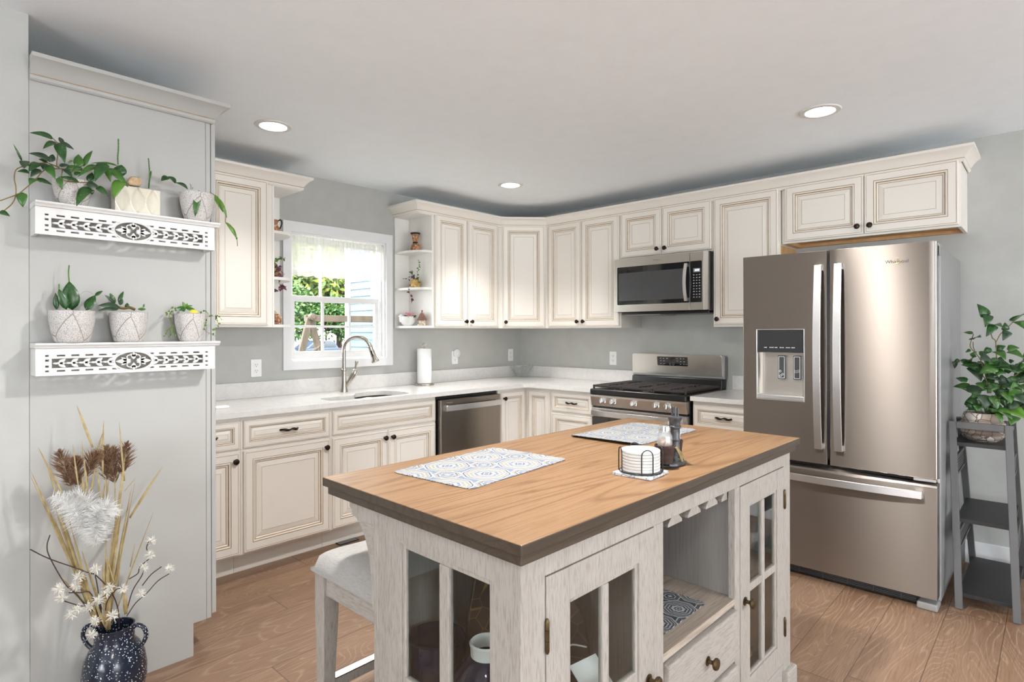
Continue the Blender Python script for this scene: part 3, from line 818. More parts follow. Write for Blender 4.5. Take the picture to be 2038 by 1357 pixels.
# ---- the tall pantry side with its door edge and crown
PY = -1.250
pc = thing('pantry_cabinet', 'tall pale grey pantry cabinet seen from its plain side panel', 'cabinet', (-3.64, -.95, 0))
mb = MB(); mb.prism([(-3.946, 0), (-3.418, 0), (-3.418, .135), (-3.3675, .135), (-3.3675, 2.262), (-3.946, 2.262)], lambda a, b, h: (a, h, b), PY, PY + .02)
build('side_panel', mb, 'pantry', pc, bevel=.001)
mb = MB(); mb.box(-3.366, -3.3475, PY + .001, PY + .021, .135, 2.262); build('front_stile', mb, 'pantry', pc, bevel=.0015)
mb = MB(); mb.box(-3.945, -3.349, PY + .0205, -.66, .135, 2.262); mb.box(-3.945, -3.420, PY + .0205, -.66, 0, .134); build('body', mb, 'pantry', pc)
mb = MB(); mb.box(-3.3445, -3.3265, PY + .004, PY + .50, .150, 2.245); build('door', mb, 'pantry', pc, bevel=.002)
mb = MB(); mb.box(-3.347, -3.3445, PY + .012, PY + .49, .160, 2.24); build('door_gap_shade', mb, 'gap', pc)  # thin sheet filling the door gap, its dark colour standing for shade
mb = MB(); crown(mb, [(-3.945, PY - .002), (-3.345, PY - .002), (-3.345, -.70)], 2.221)
cm = build('crown', mb, ['pantry', 'glaze'], pc, smooth=30)
# ------------------------------------------------------------------ refrigerator
FX = -.893
fr = thing('refrigerator', 'large stainless french-door fridge with ice dispenser right of the range', 'fridge', (-.45, -2.99, 0))
FY0, FY1, FG = -2.537, -3.449, -2.9815
mb = MB(); mb.box(-.815, -.035, FY1 - .006, FY0 - .006, .035, 1.745); build('case', mb, 'greycase', fr, bevel=.004)
def slab_door(name, y0, y1, z0, z1, hole=None):
    mb = MB(); d = .072
    # gently bowed front: columns across the width
    n = 14
    if hole is None:
        poly = [(y0, FX + d), (y0, FX + .006)]
        for i in range(n + 1):
            t = i / n; poly.append((y0 + (y1 - y0) * (.006 / abs(y1 - y0) + t * (1 - .012 / abs(y1 - y0))), FX))
        poly += [(y1, FX + .006), (y1, FX + d)]
        mb.prism(poly, lambda a, b, h: (b, a, h), z0, z1)
    return build(name, mb, 'steel', fr, smooth=30, bevel=.002)
# right door
dr = slab_door('door', FG - .0045, FY1, .634, 1.766)
# left door, with the recess cut into it
HY0, HY1, HZ0, HZ1 = -2.612, -2.868, .955, 1.352
mb = MB()
mb.prism([(FY0, .634), (FG + .0045, .634), (FG + .0045, 1.766), (FY0, 1.766)], lambda a, b, h: (h, a, b), FX, FX + .072, holes=[[(HY0, HZ0), (HY0, HZ1), (HY1, HZ1), (HY1, HZ0)]])
dl_ = build('door', mb, 'steel', fr, bevel=.002)
# dispenser
mb = MB(); mb.prism([(HY0, HZ0), (HY1, HZ0), (HY1, HZ1), (HY0, HZ1)], lambda a, b, h: (h, a, b), FX - .002, FX + .004,
    holes=[[(HY0 - .005, HZ0 + .006), (HY0 - .005, HZ1 - .005), (HY1 + .005, HZ1 - .005), (HY1 + .005, HZ0 + .006)]])
ds = build('dispenser', mb, 'handle', dl_, bevel=.0015)
mb = MB(); mb.box(FX + .055, FX + .069, HY0, HY1, HZ0, HZ1)
mb.prism([(HY0 - .001, FX + .004), (HY0 - .001, FX + .056), (HY0 - .022, FX + .056), (HY0 - .018, FX + .03), (HY0 - .006, FX + .006)], lambda a, b, h: (b, a, h), HZ0 + .02, 1.220)
mb.prism([(HY1 + .001, FX + .004), (HY1 + .006, FX + .006), (HY1 + .018, FX + .03), (HY1 + .022, FX + .056), (HY1 + .001, FX + .056)], lambda a, b, h: (b, a, h), HZ0 + .02, 1.220)
build('recess', mb, 'steelsoft', dl_, smooth=40)
mb = MB(); mb.box(FX - .001, FX + .050, HY0 - .006, HY1 + .006, 1.222, HZ1 - .006)
cp = build('control_panel', mb, 'blackglass', dl_, bevel=.001)
mb = MB(); mb.box(FX - .004, FX + .054, HY0 - .003, HY1 + .003, HZ0 + .004, HZ0 + .030)
build('drip_tray', mb, 'handle', dl_, bevel=.004)
for (ya, yb) in ((-2.717, -2.757), (-2.798, -2.838)):
    mb = MB(); mb.prism(rrect(yb, ya, 1.072, 1.204, .004), lambda a, b, h: (h, a, b), FX + .036, FX + .054); pd = build('paddle', mb, 'darkplastic', dl_, bevel=.001)
    mb = MB(); mb.prism(rrect(yb + .004, ya - .004, 1.077, 1.199, .003), lambda a, b, h: (h, a, b), FX + .0345, FX + .0365,
                        holes=[rrect(yb + .0065, ya - .0065, 1.080, 1.196, .002)[::-1]])
    if ya > -2.75:
        for yc, zc in ((-2.730, 1.116), (-2.742, 1.099), (-2.731, 1.090)):
            q = .0075; k = .005
            mb.prism([(yc - q, zc), (yc, zc - q), (yc + q, zc), (yc, zc + q)], lambda a, b, h: (h, a, b), FX + .0345, FX + .0365, holes=[[(yc - k, zc), (yc, zc + k), (yc + k, zc), (yc, zc - k)]])
    else:
        for zc in (1.124, 1.118, 1.112):
            mb.tube([(FX + .0355, yb + .006 + (ya - yb - .012) * i / 10, zc + .002 * sin(i * .63 + .5)) for i in range(11)], .0007, 5)
    build('pictogram', mb, 'mark', pd)
mb = MB(); R_ = random.Random(3)
for i, yy in enumerate((-2.655, -2.685, -2.712, -2.74, -2.772, -2.80)):
    for k in range(R_.randint(4, 7)):
        y = yy - k * .0032; mb.box(FX - .0016, FX - .0009, y, y - .0022, 1.247, 1.247 + R_.choice((.003, .0045, .004)))
build('panel_print', mb, 'mark', dl_)
# freezer drawer
mb = MB(); poly = [(FY0, FX + .08), (FY0, FX + .004), (FY1, FX + .004), (FY1, FX + .08)]
mb.box(FX, FX + .078, FY1, FY0, .062, .592)
mb.prism([(FX + .078, .592), (FX, .592), (FX + .006, .603), (FX + .03, .616), (FX + .078, .622)], lambda a, b, h: (a, h, b), FY1, FY0)
fz = build('freezer_drawer', mb, 'steel', fr, smooth=30, bevel=.0015)
mb = MB(); mb.box(FX + .03, -.80, FY1 + .02, FY0 - .02, .60, .66); mb.box(FX + .030, -.81, FG - .02, FG + .02, .63, 1.75)
build('gasket', mb, 'black', fr)
def strap(p0, p1, out, wdir, wd, bow, name, par):
    """flat bowed handle between two posts"""
    p0, p1, out, wdir = V(p0), V(p1), V(out), V(wdir); n = 22; vs = []; fs = []
    for i in range(n + 1):
        t = i / n; o = .020 + bow * (1 - (2 * t - 1) ** 2)
        c = p0.lerp(p1, t) + out * o
        for a, b in ((-.5, 0), (.5, 0), (.5, 1), (-.5, 1)): vs.append(c + wdir * (wd * a) + out * (.010 * b))
    for i in range(n):
        for k in range(4): l = (k + 1) % 4; fs.append((i * 4 + k, i * 4 + l, i * 4 + 4 + l, i * 4 + 4 + k))
    fs += [(3, 2, 1, 0), tuple(n * 4 + k for k in range(4))]
    mb = MB(); mb.add(vs, fs)
    d = (p1 - p0).normalized()
    for q, sg in ((p0, 1), (p1, -1)): mb.obox(q - wdir * wd * .5 + out * -.001, d * sg * .03, wdir * wd, out * .024)
    return build(name, mb, 'handle', par, smooth=35, bevel=.0012)
strap((FX, -2.941, .716), (FX, -2.941, 1.690), -Xp, Yp, .036, .030, 'handle', dl_)
strap((FX, -3.036, .716), (FX, -3.036, 1.690), -Xp, Yp, .036, .030, 'handle', dr)
strap((FX, -3.392, .556), (FX, -2.594, .556), -Xp, Zp, .037, .026, 'handle', fz)
mb = MB(); mb.box(FX + .045, -.80, FY1 + .08, FY0, .012, .060)
gr = build('toe_grille', mb, 'blackmatte', fr)
mb = MB()
for z in (.022, .031, .040, .049): mb.box(FX + .041, FX + .046, FY1 + .09, FY0, z, z + .004)
for k in range(7): y = FY0 - .05 - k * .118; mb.box(FX + .040, FX + .045, y, y - .004, .018, .055)
build('louvre', mb, 'darkplastic', gr)
mb = MB(); mb.box(FX + .012, -.77, FY1 + .001, FY1 + .085, 0.0, .034)
mb.box(FX + .075, -.80, FY1 - .004, FY1 + .03, .034, .10)
build('foot', mb, 'greyplastic', fr, bevel=.008, seg=3)
mb = MB(); mb.box(FX + .004, -.83, FY1 + .005, FY1 + .095, .618, .6325); mb.lathe([(.006, 0), (.006, .02)], (FX + .03, FY1 - .001, .615), 12)
build('hinge', mb, 'handle', fr, bevel=.002)
mb = MB(); mb.box(-.86, -.76, FY1 - .004, FY1 + .05, 1.745, 1.760); mb.box(-.835, -.80, FY1 - .006, FY1 - .001, 1.70, 1.752)
build('hinge_cover', mb, 'greycase', fr, bevel=.004)
Mt = frameM((FX - .0008, -3.2895, 1.680), (0, -1, 0), (0, 0, 1))
bt = text_mesh('badge', 'Whirlpool', .0235, Mt, 'darkplastic', dr, .0008)
ring_ = [Mt @ V((.0045 + .0135 * cos(a) * (1 if a < 4.2 else 1), .0015 + .0105 * sin(a) + .006 * cos(a), .0012)) for a in [radians(200 - 285 * i / 24) for i in range(25)]]
ring_ = [Mt @ V((-.020 + .03 * i / 8, -.0135 + .009 * (i / 8) ** 2, .0012)) for i in range(5)] + [Mt @ V((.0035 + .011 * cos(a), .0035 + .0115 * sin(a), .0012)) for a in [radians(-60 + 200 * i / 14) for i in range(15)]]
build('badge_swoosh', MB().tube(ring_, .0009, 6), 'gold', dr)

# ------------------------------------------------------------------ gas range
SX = -.672
RY0, RY1 = -1.311, -2.082
rg = thing('gas_range', 'stainless gas range with five burner knobs between the base cabinets', 'stove', (-.36, -1.7, 0))
mb = MB(); mb.box(-.63, -.03, RY1, RY0, .02, .895); build('body', mb, 'black', rg, bevel=.003)
mb = MB(); mb.box(-.688, -.085, RY1 + .002, RY0 - .002, .872, .917); build('cooktop', mb, 'black', rg, bevel=.010, seg=3)
mb = MB(); mb.prism([(-.630, .790), (-.667, .790), (-.684, .858), (-.684, .872), (-.630, .872)], lambda a, b, h: (a, h, b), RY1 + .004, RY0 - .004)
cp = build('control_panel', mb, 'steelsoft', rg, bevel=.0015)
nrm = V((-.97, 0, .24)).normalized()
for y in (-1.425, -1.513, -1.684, -1.858, -1.944):
    p = V((-.6755, y, .827))
    q = nrm.to_track_quat('Z', 'Y').to_matrix().to_4x4()
    mb = MB().lathe([(.0235, 0), (.0235, .004), (.0195, .006), (.0190, .026), (.0165, .030), (0, .030)], p, 22, M=q)
    tv = V((.24, 0, .97)).normalized()
    mb.obox(p + nrm * .012 - tv * .019 + Yp * -.0045, tv * .038, Yp * .009, nrm * .026)
    build('knob', mb, 'chrome', cp, smooth=35, bevel=.001)
mb = MB(); mb.box(-.655, -.63, RY1 + .01, RY0 - .01, .776, .789); build('gap_strip', mb, 'black', rg)
mb = MB(); mb.box(-.668, -.631, RY1 + .005, RY0 - .005, .175, .775)
od = build('oven_door', mb, 'steelsoft', rg, bevel=.003)
mb = MB(); mb.prism(rrect(RY1 + .012, RY0 - .012, .23, .712, .012), lambda a, b, h: (h, a, b), -.6705, -.667); build('oven_window', mb, 'blackglass', od, bevel=.001)
mb = MB()
n = 20; vs = []; fs = []
for i in range(n + 1):
    t = i / n; y = RY0 - .02 - (RY0 - RY1 - .04) * t; x = -.700 - .018 * (1 - (2 * t - 1) ** 4)
    for z in (.722, .760): vs += [(x, y, z), (x + .012, y, z)]
for i in range(n):
    o = i * 4
    fs += [(o, o + 4, o + 6, o + 2), (o + 1, o + 3, o + 7, o + 5), (o + 2, o + 6, o + 7, o + 3), (o, o + 1, o + 5, o + 4)]
fs += [(0, 2, 3, 1), (n * 4, n * 4 + 1, n * 4 + 3, n * 4 + 2)]
mb.add(vs, fs)
for y in (RY0 - .035, RY1 + .035): mb.box(-.700, -.667, y - .012, y + .012, .728, .754)
build('oven_handle', mb, 'handle', od, smooth=30, bevel=.001)
mb = MB(); mb.box(-.662, -.631, RY1 + .005, RY0 - .005, .03, .168); build('storage_drawer', mb, 'steelsoft', rg, bevel=.003)
# backguard
mb = MB(); mb.prism([(-.024, .90), (-.118, .90), (-.106, .935), (-.100, .985), (-.024, .985)], lambda a, b, h: (a, h, b), RY1 + .010, RY0 - .010)
build('vent_riser', mb, 'black', rg, bevel=.004)
mb = MB(); mb.box(-.075, -.022, RY1, RY0, .985, 1.160); build('backguard_shell', mb, 'greycase', rg, bevel=.008, seg=3)
mb = MB()
poly = [(RY1 + .012, 1.004), (RY0 + .002, 1.004), (RY0 - .004, 1.150), (RY0 - .014, 1.163), (RY1 + .020, 1.163), (RY1 + .008, 1.150)]
mb.prism(poly, lambda a, b, h: (h - .10 * (b - 1.08), a, b), -.088, -.074)
build('backguard', mb, 'steelsoft', rg, bevel=.003)
mb = MB(); dp0 = lambda a, b, h: (h - .10 * (b - 1.08), a, b)
mb.prism(rrect(-1.800, -1.545, 1.073, 1.143, .004), dp0, -.0915, -.0875); dsp = build('clock_panel', mb, 'blackglass', rg)
mb = MB(); R_ = random.Random(5)
for (y, z) in ((-1.57, 1.128), (-1.57, 1.108), (-1.57, 1.086), (-1.595, 1.128), (-1.598, 1.108), (-1.598, 1.086), (-1.626, 1.128), (-1.71, 1.128), (-1.712, 1.110), (-1.74, 1.128), (-1.74, 1.106), (-1.765, 1.128), (-1.768, 1.106), (-1.765, 1.086), (-1.785, 1.086), (-1.738, 1.086)):
    for k in range(3): mb.prism([(y - .0028 - k * .0042, z), (y - k * .0042, z), (y - k * .0042, z + .0035), (y - .0028 - k * .0042, z + .0035)], dp0, -.0922, -.0914)
for yc in (-1.655, -1.682):
    mb.tube([dp0(yc + .0075 * cos(a), 1.087 + .0075 * sin(a), -.092) for a in [2 * pi * i / 16 for i in range(16)]], .0007, 5, closed=True)
build('key_print', mb, 'mark', dsp)
text_mesh('clock', '10:29', .020, frameM((-.0945, -1.667, 1.1215), (0, -1, 0), (-.0995, 0, .995)), 'led', dsp, .0004)
# grates and burners
def grate(y0, y1):
    mb = MB(); x0, x1, z0, z1 = -.660, -.130, .928, .944
    b = .013
    for y in (y0, y1 - b): mb.box(x0, x1, y, y + b, z0, z1)
    for x in (x0, x1 - b): mb.box(x, x + b, y0 + b, y1 - b, z0, z1)
    xm = (x0 + x1) / 2; ym = (y0 + y1) / 2
    mb.box(xm - b / 2, xm + b / 2, y0 + b, y1 - b, z0, z1)
    for xc in ((x0 + xm) / 2, (x1 + xm) / 2):
        for k in range(-2, 3):
            x = xc + k * .042
            if k == 0:
                mb.box(x - b / 2, x + b / 2, y0 + b, ym - .028, z0, z1); mb.box(x - b / 2, x + b / 2, ym + .028, y1 - b, z0, z1)
            else:
                mb.box(x - .009, x + .009, y0 + b, ym - .012 - .012 * (2 - abs(k)), z0 + .002, z1); mb.box(x - .009, x + .009, ym + .012 + .012 * (2 - abs(k)), y1 - b, z0 + .002, z1)
    for x in (x0, x1 - b):
        for y in (y0, y1 - b): mb.box(x, x + b, y, y + b, .9175, z0)
    return mb
gw = (RY0 - RY1 - .02) / 3
for k in range(3):
    y1 = RY0 - .010 - gw * k; build('grate', grate(y1 - gw + .003, y1), 'castiron', rg, bevel=.0025)
for x, y, r in ((-.53, -1.44, .045), (-.26, -1.44, .036), (-.395, -1.697, .05), (-.53, -1.955, .045), (-.26, -1.955, .036)):
    build('burner', MB().lathe([(r + .012, 0), (r + .012, .003), (r, .004), (r, .008), (r * .8, .0095), (0, .0095)], (x, y, .9172), 22), 'blackmatte', rg, smooth=40)

# ------------------------------------------------------------------ microwave
MX, MY0, MY1, MZ0, MZ1 = -.398, -1.3475, -2.0985, 1.492, 1.899
mw = thing('microwave', 'stainless over-the-range microwave mounted under the short wall cabinet', 'microwave', (-.2, -1.72, MZ0))
mb = MB(); mb.box(-.360, -.002, MY1, MY0, MZ0 - .004, MZ1 + .004); mb.box(-.330, -.02, MY1 + .02, MY0 - .02, MZ0 - .022, MZ0 - .004)
build('body', mb, 'black', mw, bevel=.003)
mb = MB()
sp_ = -1.968
mb.prism([(sp_ + .001, MZ0), (MY0 + .004, MZ0), (MY0 + .004, MZ1), (sp_ + .001, MZ1)], lambda a, b, h: (h, a, b), MX, -.361, holes=[rrect(sp_ + .002, -1.369, 1.545, 1.836, .008)[::-1]])
md = build('door', mb, 'steelsoft', mw, bevel=.0015)
mb = MB(); mb.prism(rrect(sp_ + .002, -1.369, 1.545, 1.836, .008), lambda a, b, h: (h, a, b), MX + .001, -.385)
dw_ = build('window', mb, 'blackglass', md)
mb = MB(); mb.prism(rrect(-1.925, -1.382, 1.575, 1.790, .004), lambda a, b, h: (h, a, b), MX + .0002, MX + .0018); build('mesh_screen', mb, 'darkplastic', dw_)
mb = MB()
mb.prism([(MY1 + .028, MZ0), (sp_ - .002, MZ0), (sp_ - .002, MZ1), (MY1 + .028, MZ1)], lambda a, b, h: (h, a, b), MX, -.361, holes=[rrect(-2.058, sp_ - .003, 1.545, 1.836, .006)[::-1]])
mb.prism([(MY1 + .004, MZ0), (MY1 + .028, MZ0), (MY1 + .028, MZ1), (MY1 + .004, MZ1)], lambda a, b, h: (h + (MY1 + .028 - a) * .6, a, b), MX, -.361)
build('control_surround', mb, 'steelsoft', mw, bevel=.001)
mb = MB(); mb.prism(rrect(-2.057, sp_ - .004, 1.546, 1.835, .006), lambda a, b, h: (h, a, b), MX + .001, -.385); kp = build('keypad', mb, 'blackglass', mw)
mb = MB(); mb.box(MX + .0002, MX + .0015, -2.045, -1.995, 1.756, 1.784); build('display', mb, 'greyplastic', kp)
text_mesh('clock', '10:29', .016, frameM((MX - .0003, -2.022, 1.770), (0, -1, 0), (0, 0, 1)), 'led', kp, .0002)
mb = MB(); R_ = random.Random(8)
for r in range(9):
    for k in range(3):
        y, z = -1.994 - k * .021, 1.735 - r * .0195
        for j in range(2): mb.box(MX + .0002, MX + .0012, y - j * .0055, y - j * .0055 - R_.uniform(.003, .0045), z, z + R_.uniform(.004, .007))
build('key_print', mb, 'mark', kp)
n = 20; vs = []; fs = []
for i in range(n + 1):
    t = i / n; z = 1.556 + .267 * t; x = MX - .018 - .026 * (1 - (2 * t - 1) ** 2)
    for y in (-1.934, -1.957): vs += [(x, y, z), (x + .010, y, z)]
for i in range(n):
    o = i * 4
    fs += [(o, o + 2, o + 6, o + 4), (o + 1, o + 5, o + 7, o + 3), (o + 2, o + 3, o + 7, o + 6), (o, o + 4, o + 5, o + 1)]
fs += [(0, 1, 3, 2), (n * 4, n * 4 + 2, n * 4 + 3, n * 4 + 1)]
mb = MB(); mb.add(vs, fs)
for z in (1.558, 1.800): mb.box(MX - .02, MX + .001, -1.957, -1.934, z, z + .020)
build('handle', mb, 'handle', md, smooth=30, bevel=.0012)
Mt = frameM((MX - .0006, -1.715, 1.8685), (0, -1, 0), (0, 0, 1))
text_mesh('badge', 'Whirlpool', .0165, Mt, 'greyplastic', md, .0005)
build('badge_swoosh', MB().tube([Mt @ V((.002 + .009 * cos(a), .001 + .009 * sin(a), .0008)) for a in [radians(-140 + 270 * i / 16) for i in range(17)]], .0007, 6), 'gold', md)
mb = MB(); mb.box(-.335, -.08, -1.70, -1.40, MZ0 - .026, MZ0 - .021); build('grease_filter', mb, 'greyplastic', mw)

# ------------------------------------------------------------------ dishwasher
dw = thing('dishwasher', 'stainless dishwasher with a flat bar handle beside the corner base cabinet', 'dishwasher', (-1.27, -.32, 0))
mb = MB(); mb.box(-1.592, -.958, -.600, -.02, .11, .879); mb.box(-1.592, -.958, -.53, -.02, 0.0, .11); build('tub', mb, 'black', dw)
mb = MB(); mb.box(-1.578, -.966, -.652, -.601, .115, .852); dd = build('door', mb, 'steeldw', dw, bevel=.004)
strap((-1.548, -.652, .792), (-.985, -.652, .792), -Yp, Zp, .040, .012, 'handle', dd)
text_mesh('badge', 'Whirlpool', .014, frameM((-1.495, -.6524, .829), (1, 0, 0), (0, 0, 1)), 'greyplastic', dd, .0004)
# ------------------------------------------------------------------ island cabinet
IO = (-3.4756, -3.128, 0)
isl = thing('kitchen_island', 'whitewashed wooden island with an oak top and glass doors', 'island', IO, rz=radians(-1.0))
IM = WM[isl.name].copy()
def xf(mb, M=IM): mb.v = [tuple(M @ V(p)) for p in mb.v]; return mb
def ib(name, mb, mats, par=isl, **k): return build(name, xf(mb), mats, par, **k)
LX, LY, ZS = 1.545, .755, .937
mb = MB()
o = len(mb.v)
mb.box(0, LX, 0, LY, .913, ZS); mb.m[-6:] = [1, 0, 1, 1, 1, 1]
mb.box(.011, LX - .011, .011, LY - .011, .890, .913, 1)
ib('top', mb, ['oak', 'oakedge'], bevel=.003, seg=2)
X0, X1, Y0, Y1 = .028, 1.517, .028, .541
ZR = .841                                   # underside of the front rail
mb = MB()
mb.box(X0, .101, Y0, Y0 + .022, .0, .8885)                       # stiles of the front
mb.box(.527, .575, Y0, Y0 + .022, .09, ZR); mb.box(1.021, 1.060, Y0, Y0 + .022, .09, ZR)
mb.box(1.449, X1, Y0, Y0 + .022, 0, .8885)
mb.box(.101, 1.449, Y0, Y0 + .022, ZR, .8885); mb.box(.101, .527, Y0, Y0 + .022, .09, .113); mb.box(1.06, 1.449, Y0, Y0 + .022, .09, .113)
mb.box(.575, 1.021, Y0, Y0 + .022, .09, .135); mb.box(.575, 1.021, Y0, Y0 + .022, .296, .315)
mb.box(X0, X1, Y1 - .018, Y1, .09, .8885)                         # back
ib('face_frame', mb, 'wash', bevel=.0015)
mb = MB()
mb.box(X0, X0 + .022, Y0 + .0225, .0495, 0, .8885); mb.box(X0, X0 + .022, .0505, .109, 0, .8885)
mb.box(X0, X0 + .022, .424, .484, 0, .8885); mb.box(X0 + .002, X0 + .022, .4845, Y1 - .0185, 0, .8885); mb.box(X0 + .024, X0 + .07, Y1 - .05, Y1 - .0185, 0, .1)
mb.box(X0 + .001, X0 + .022, .109, .424, .829, .8885); mb.box(X0 + .001, X0 + .022, .109, .424, .09, .19)
epn = ib('end_panel', mb, 'wash', bevel=.0015)
mb = MB()
for a, b, c_, d_ in ((.109, .121, .19, .829), (.412, .424, .19, .829)): mb.box(X0 + .005, X0 + .016, a, b, c_, d_)
mb.box(X0 + .005, X0 + .016, .121, .412, .19, .202); mb.box(X0 + .005, X0 + .016, .121, .412, .817, .829)
mb.box(X0 + .003, X0 + .018, .249, .282, .202, .817); mb.box(X0 + .0035, X0 + .018, .121, .249, .484, .508); mb.box(X0 + .0035, X0 + .018, .282, .412, .484, .508)
ib('glazing_bars', mb, 'wash', epn, bevel=.002)
mb = MB(); mb.box(X0 + .0095, X0 + .0125, .112, .42, .194, .825); ib('pane', mb, 'cabglass', epn)
mb = MB(); mb.box(X1 - .02, X1, Y0 + .0225, Y1 - .0185, 0, .8885); ib('end_panel', mb, 'wash', bevel=.0015)
mb = MB()                                   # lining, floor boards and dividers
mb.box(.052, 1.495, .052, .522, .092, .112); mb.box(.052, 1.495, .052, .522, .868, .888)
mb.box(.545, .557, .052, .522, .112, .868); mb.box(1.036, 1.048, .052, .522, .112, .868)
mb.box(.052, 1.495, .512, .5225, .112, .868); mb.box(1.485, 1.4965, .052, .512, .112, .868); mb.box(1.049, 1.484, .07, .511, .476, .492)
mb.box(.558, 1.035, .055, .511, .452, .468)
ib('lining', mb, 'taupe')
mb = MB(); mb.box(.5575, 1.0355, .030, .5115, .470, .491); ib('niche_shelf', mb, 'reeded', bevel=.002)
mb = MB()
for xa in (.576, .683, .797, .911, 1.020):
    l = -.010 if xa > .58 else 0; r = .010 if xa < 1.0 else 0
    lb = -.040 if xa > .58 else 0; rb = .040 if xa < 1.0 else 0
    mb.prism([(xa + lb, .803), (xa + rb, .803), (xa + rb, .811), (xa + r, .835), (xa + r, .8675), (xa + l, .8675), (xa + l, .835), (xa + lb, .811)], lambda a, b, h: (a, h, b), .052, .35)
ib('stemware_rack', mb, 'wash', bevel=.001)
def glazed_door(x0, x1, knobx, hinge_x, ml):
    z0, z1 = .116, .838; sl, sr = (.075, .068) if hinge_x < knobx else (.076, .062)
    mb = MB(); y0, y1 = Y0 - .001, Y0 + .019
    mb.box(x0, x0 + sl, y0, y1, z0, z1); mb.box(x1 - sr, x1, y0, y1, z0, z1)
    mb.box(x0 + sl + .0004, x1 - sr - .0004, y0 + .0005, y1, .767, z1); mb.box(x0 + sl + .0004, x1 - sr - .0004, y0 + .0005, y1, z0, .195)
    d = ib('door', mb, 'wash', bevel=.0015)
    a, b = x0 + sl, x1 - sr; mb = MB()
    mb.box(a, a + .010, y0 + .005, y1 - .003, .195, .767); mb.box(b - .010, b, y0 + .005, y1 - .003, .195, .767)
    mb.box(a + .01, b - .01, y0 + .005, y1 - .003, .195, .205); mb.box(a + .01, b - .01, y0 + .005, y1 - .003, .757, .767)
    xm = (a + b) / 2
    for dx in (-.0085, .0005): mb.box(xm + dx - .003, xm + dx + .011, y0 + .003 + (dx < 0) * .001, y1 - .002, .205, .757)
    for s_ in (a + .01, xm + .012):
        e_ = xm - .012 if s_ < xm else b - .01
        mb.box(s_, e_, y0 + .004, y1 - .002, .474, .500)
    ib('glazing_bars', mb, 'wash', d, bevel=.002)
    mb = MB(); mb.box(a + .002, b - .002, y0 + .009, y0 + .012, .198, .764); ib('pane', mb, 'cabglass', d)
    q = V((0, -1, 0)).to_track_quat('Z', 'Y').to_matrix().to_4x4()
    ib('knob', MB().lathe([(.0, 0), (.0135, 0), (.0135, .003), (.006, .005), (.0058, .016), (.0105, .019), (.0165, .023), (.0175, .027), (.0150, .032), (.0085, .0345), (.0, .035)], (knobx, y0, .462), 20, M=q), 'antique', d, smooth=40)
    for zc in (.720, .250):
        mb = MB(); mb.lathe([(0, -.036), (.0022, -.036), (.0036, -.033), (.0048, -.030), (.0048, -.010), (.0036, -.0095), (.0036, -.0085), (.0048, -.008), (.0048, .012), (.0036, .0125), (.0036, .0135), (.0048, .014), (.0048, .030), (.0036, .033), (.0022, .036), (0, .036)], (hinge_x, y0 - .0035, zc), 12)
        ib('hinge', mb, 'antique', d, smooth=40)
glazed_door(.104, .5255, .498, .102, 0)
glazed_door(1.0625, 1.4475, 1.094, 1.4495, 1)
for z0, z1 in ((.317, .466), (.137, .294)):
    mb = MB(); mb.box(.580, 1.016, Y0 - .014, Y0 + .018, z0 + .002, z1 - .002)
    d = ib('drawer', mb, 'washx', bevel=.006, seg=3)
    q = V((0, -1, 0)).to_track_quat('Z', 'Y').to_matrix().to_4x4()
    ib('knob', MB().lathe([(.0, 0), (.0135, 0), (.0135, .003), (.006, .005), (.0058, .016), (.0105, .019), (.0165, .023), (.0175, .027), (.0150, .032), (.0085, .0345), (.0, .035)], (.800, Y0 - .013, (z0 + z1) / 2), 20, M=q), 'antique', d, smooth=40)
for xa in (X0 - .018, X1 - .075):
    for ya, yb in ((Y0 - .02, Y0 + .06), (Y1 - .06, Y1 + .015)): ib('foot', MB().box(xa, xa + .093, ya, yb, 0, .085), 'washx', bevel=.008, seg=3)
mb = MB(); mb.box(X0 + .076, X1 - .076, Y0 + .004, Y0 + .02, .02, .088); ib('plinth', mb, 'washx')
for xa in (X0 + .0, X1 - .046):
    pl = [(Y1, .8885), (Y1 + .118, .8885), (Y1 + .118, .870), (Y1 + .106, .864), (Y1 + .106, .852)]
    for i in range(13):
        a = pi / 2 * i / 12; pl.append((Y1 + .010 + .094 * (1 - sin(a)), .852 - .185 * (1 - cos(a)) - .002))
    pl += [(Y1 + .010, .630), (Y1, .630)]
    cb = ib('corbel', MB().prism(pl, lambda a, b, h: (h, a, b), xa, xa + .046), 'wash', bevel=.0015)
    pl2 = [(Y1 + .004, .845)] + [(Y1 + .006 + .070 * (1 - sin(pi / 2 * i / 10)), .842 - .16 * (1 - cos(pi / 2 * i / 10))) for i in range(11)]
    ib('scroll_inset', MB().prism(pl2, lambda a, b, h: (h, a, b), xa - .0015, xa + .001), 'washy', cb, bevel=.0006)

def iw(x, y, z=ZS): p = IM @ V((x, y, z)); return (p.x, p.y, p.z)
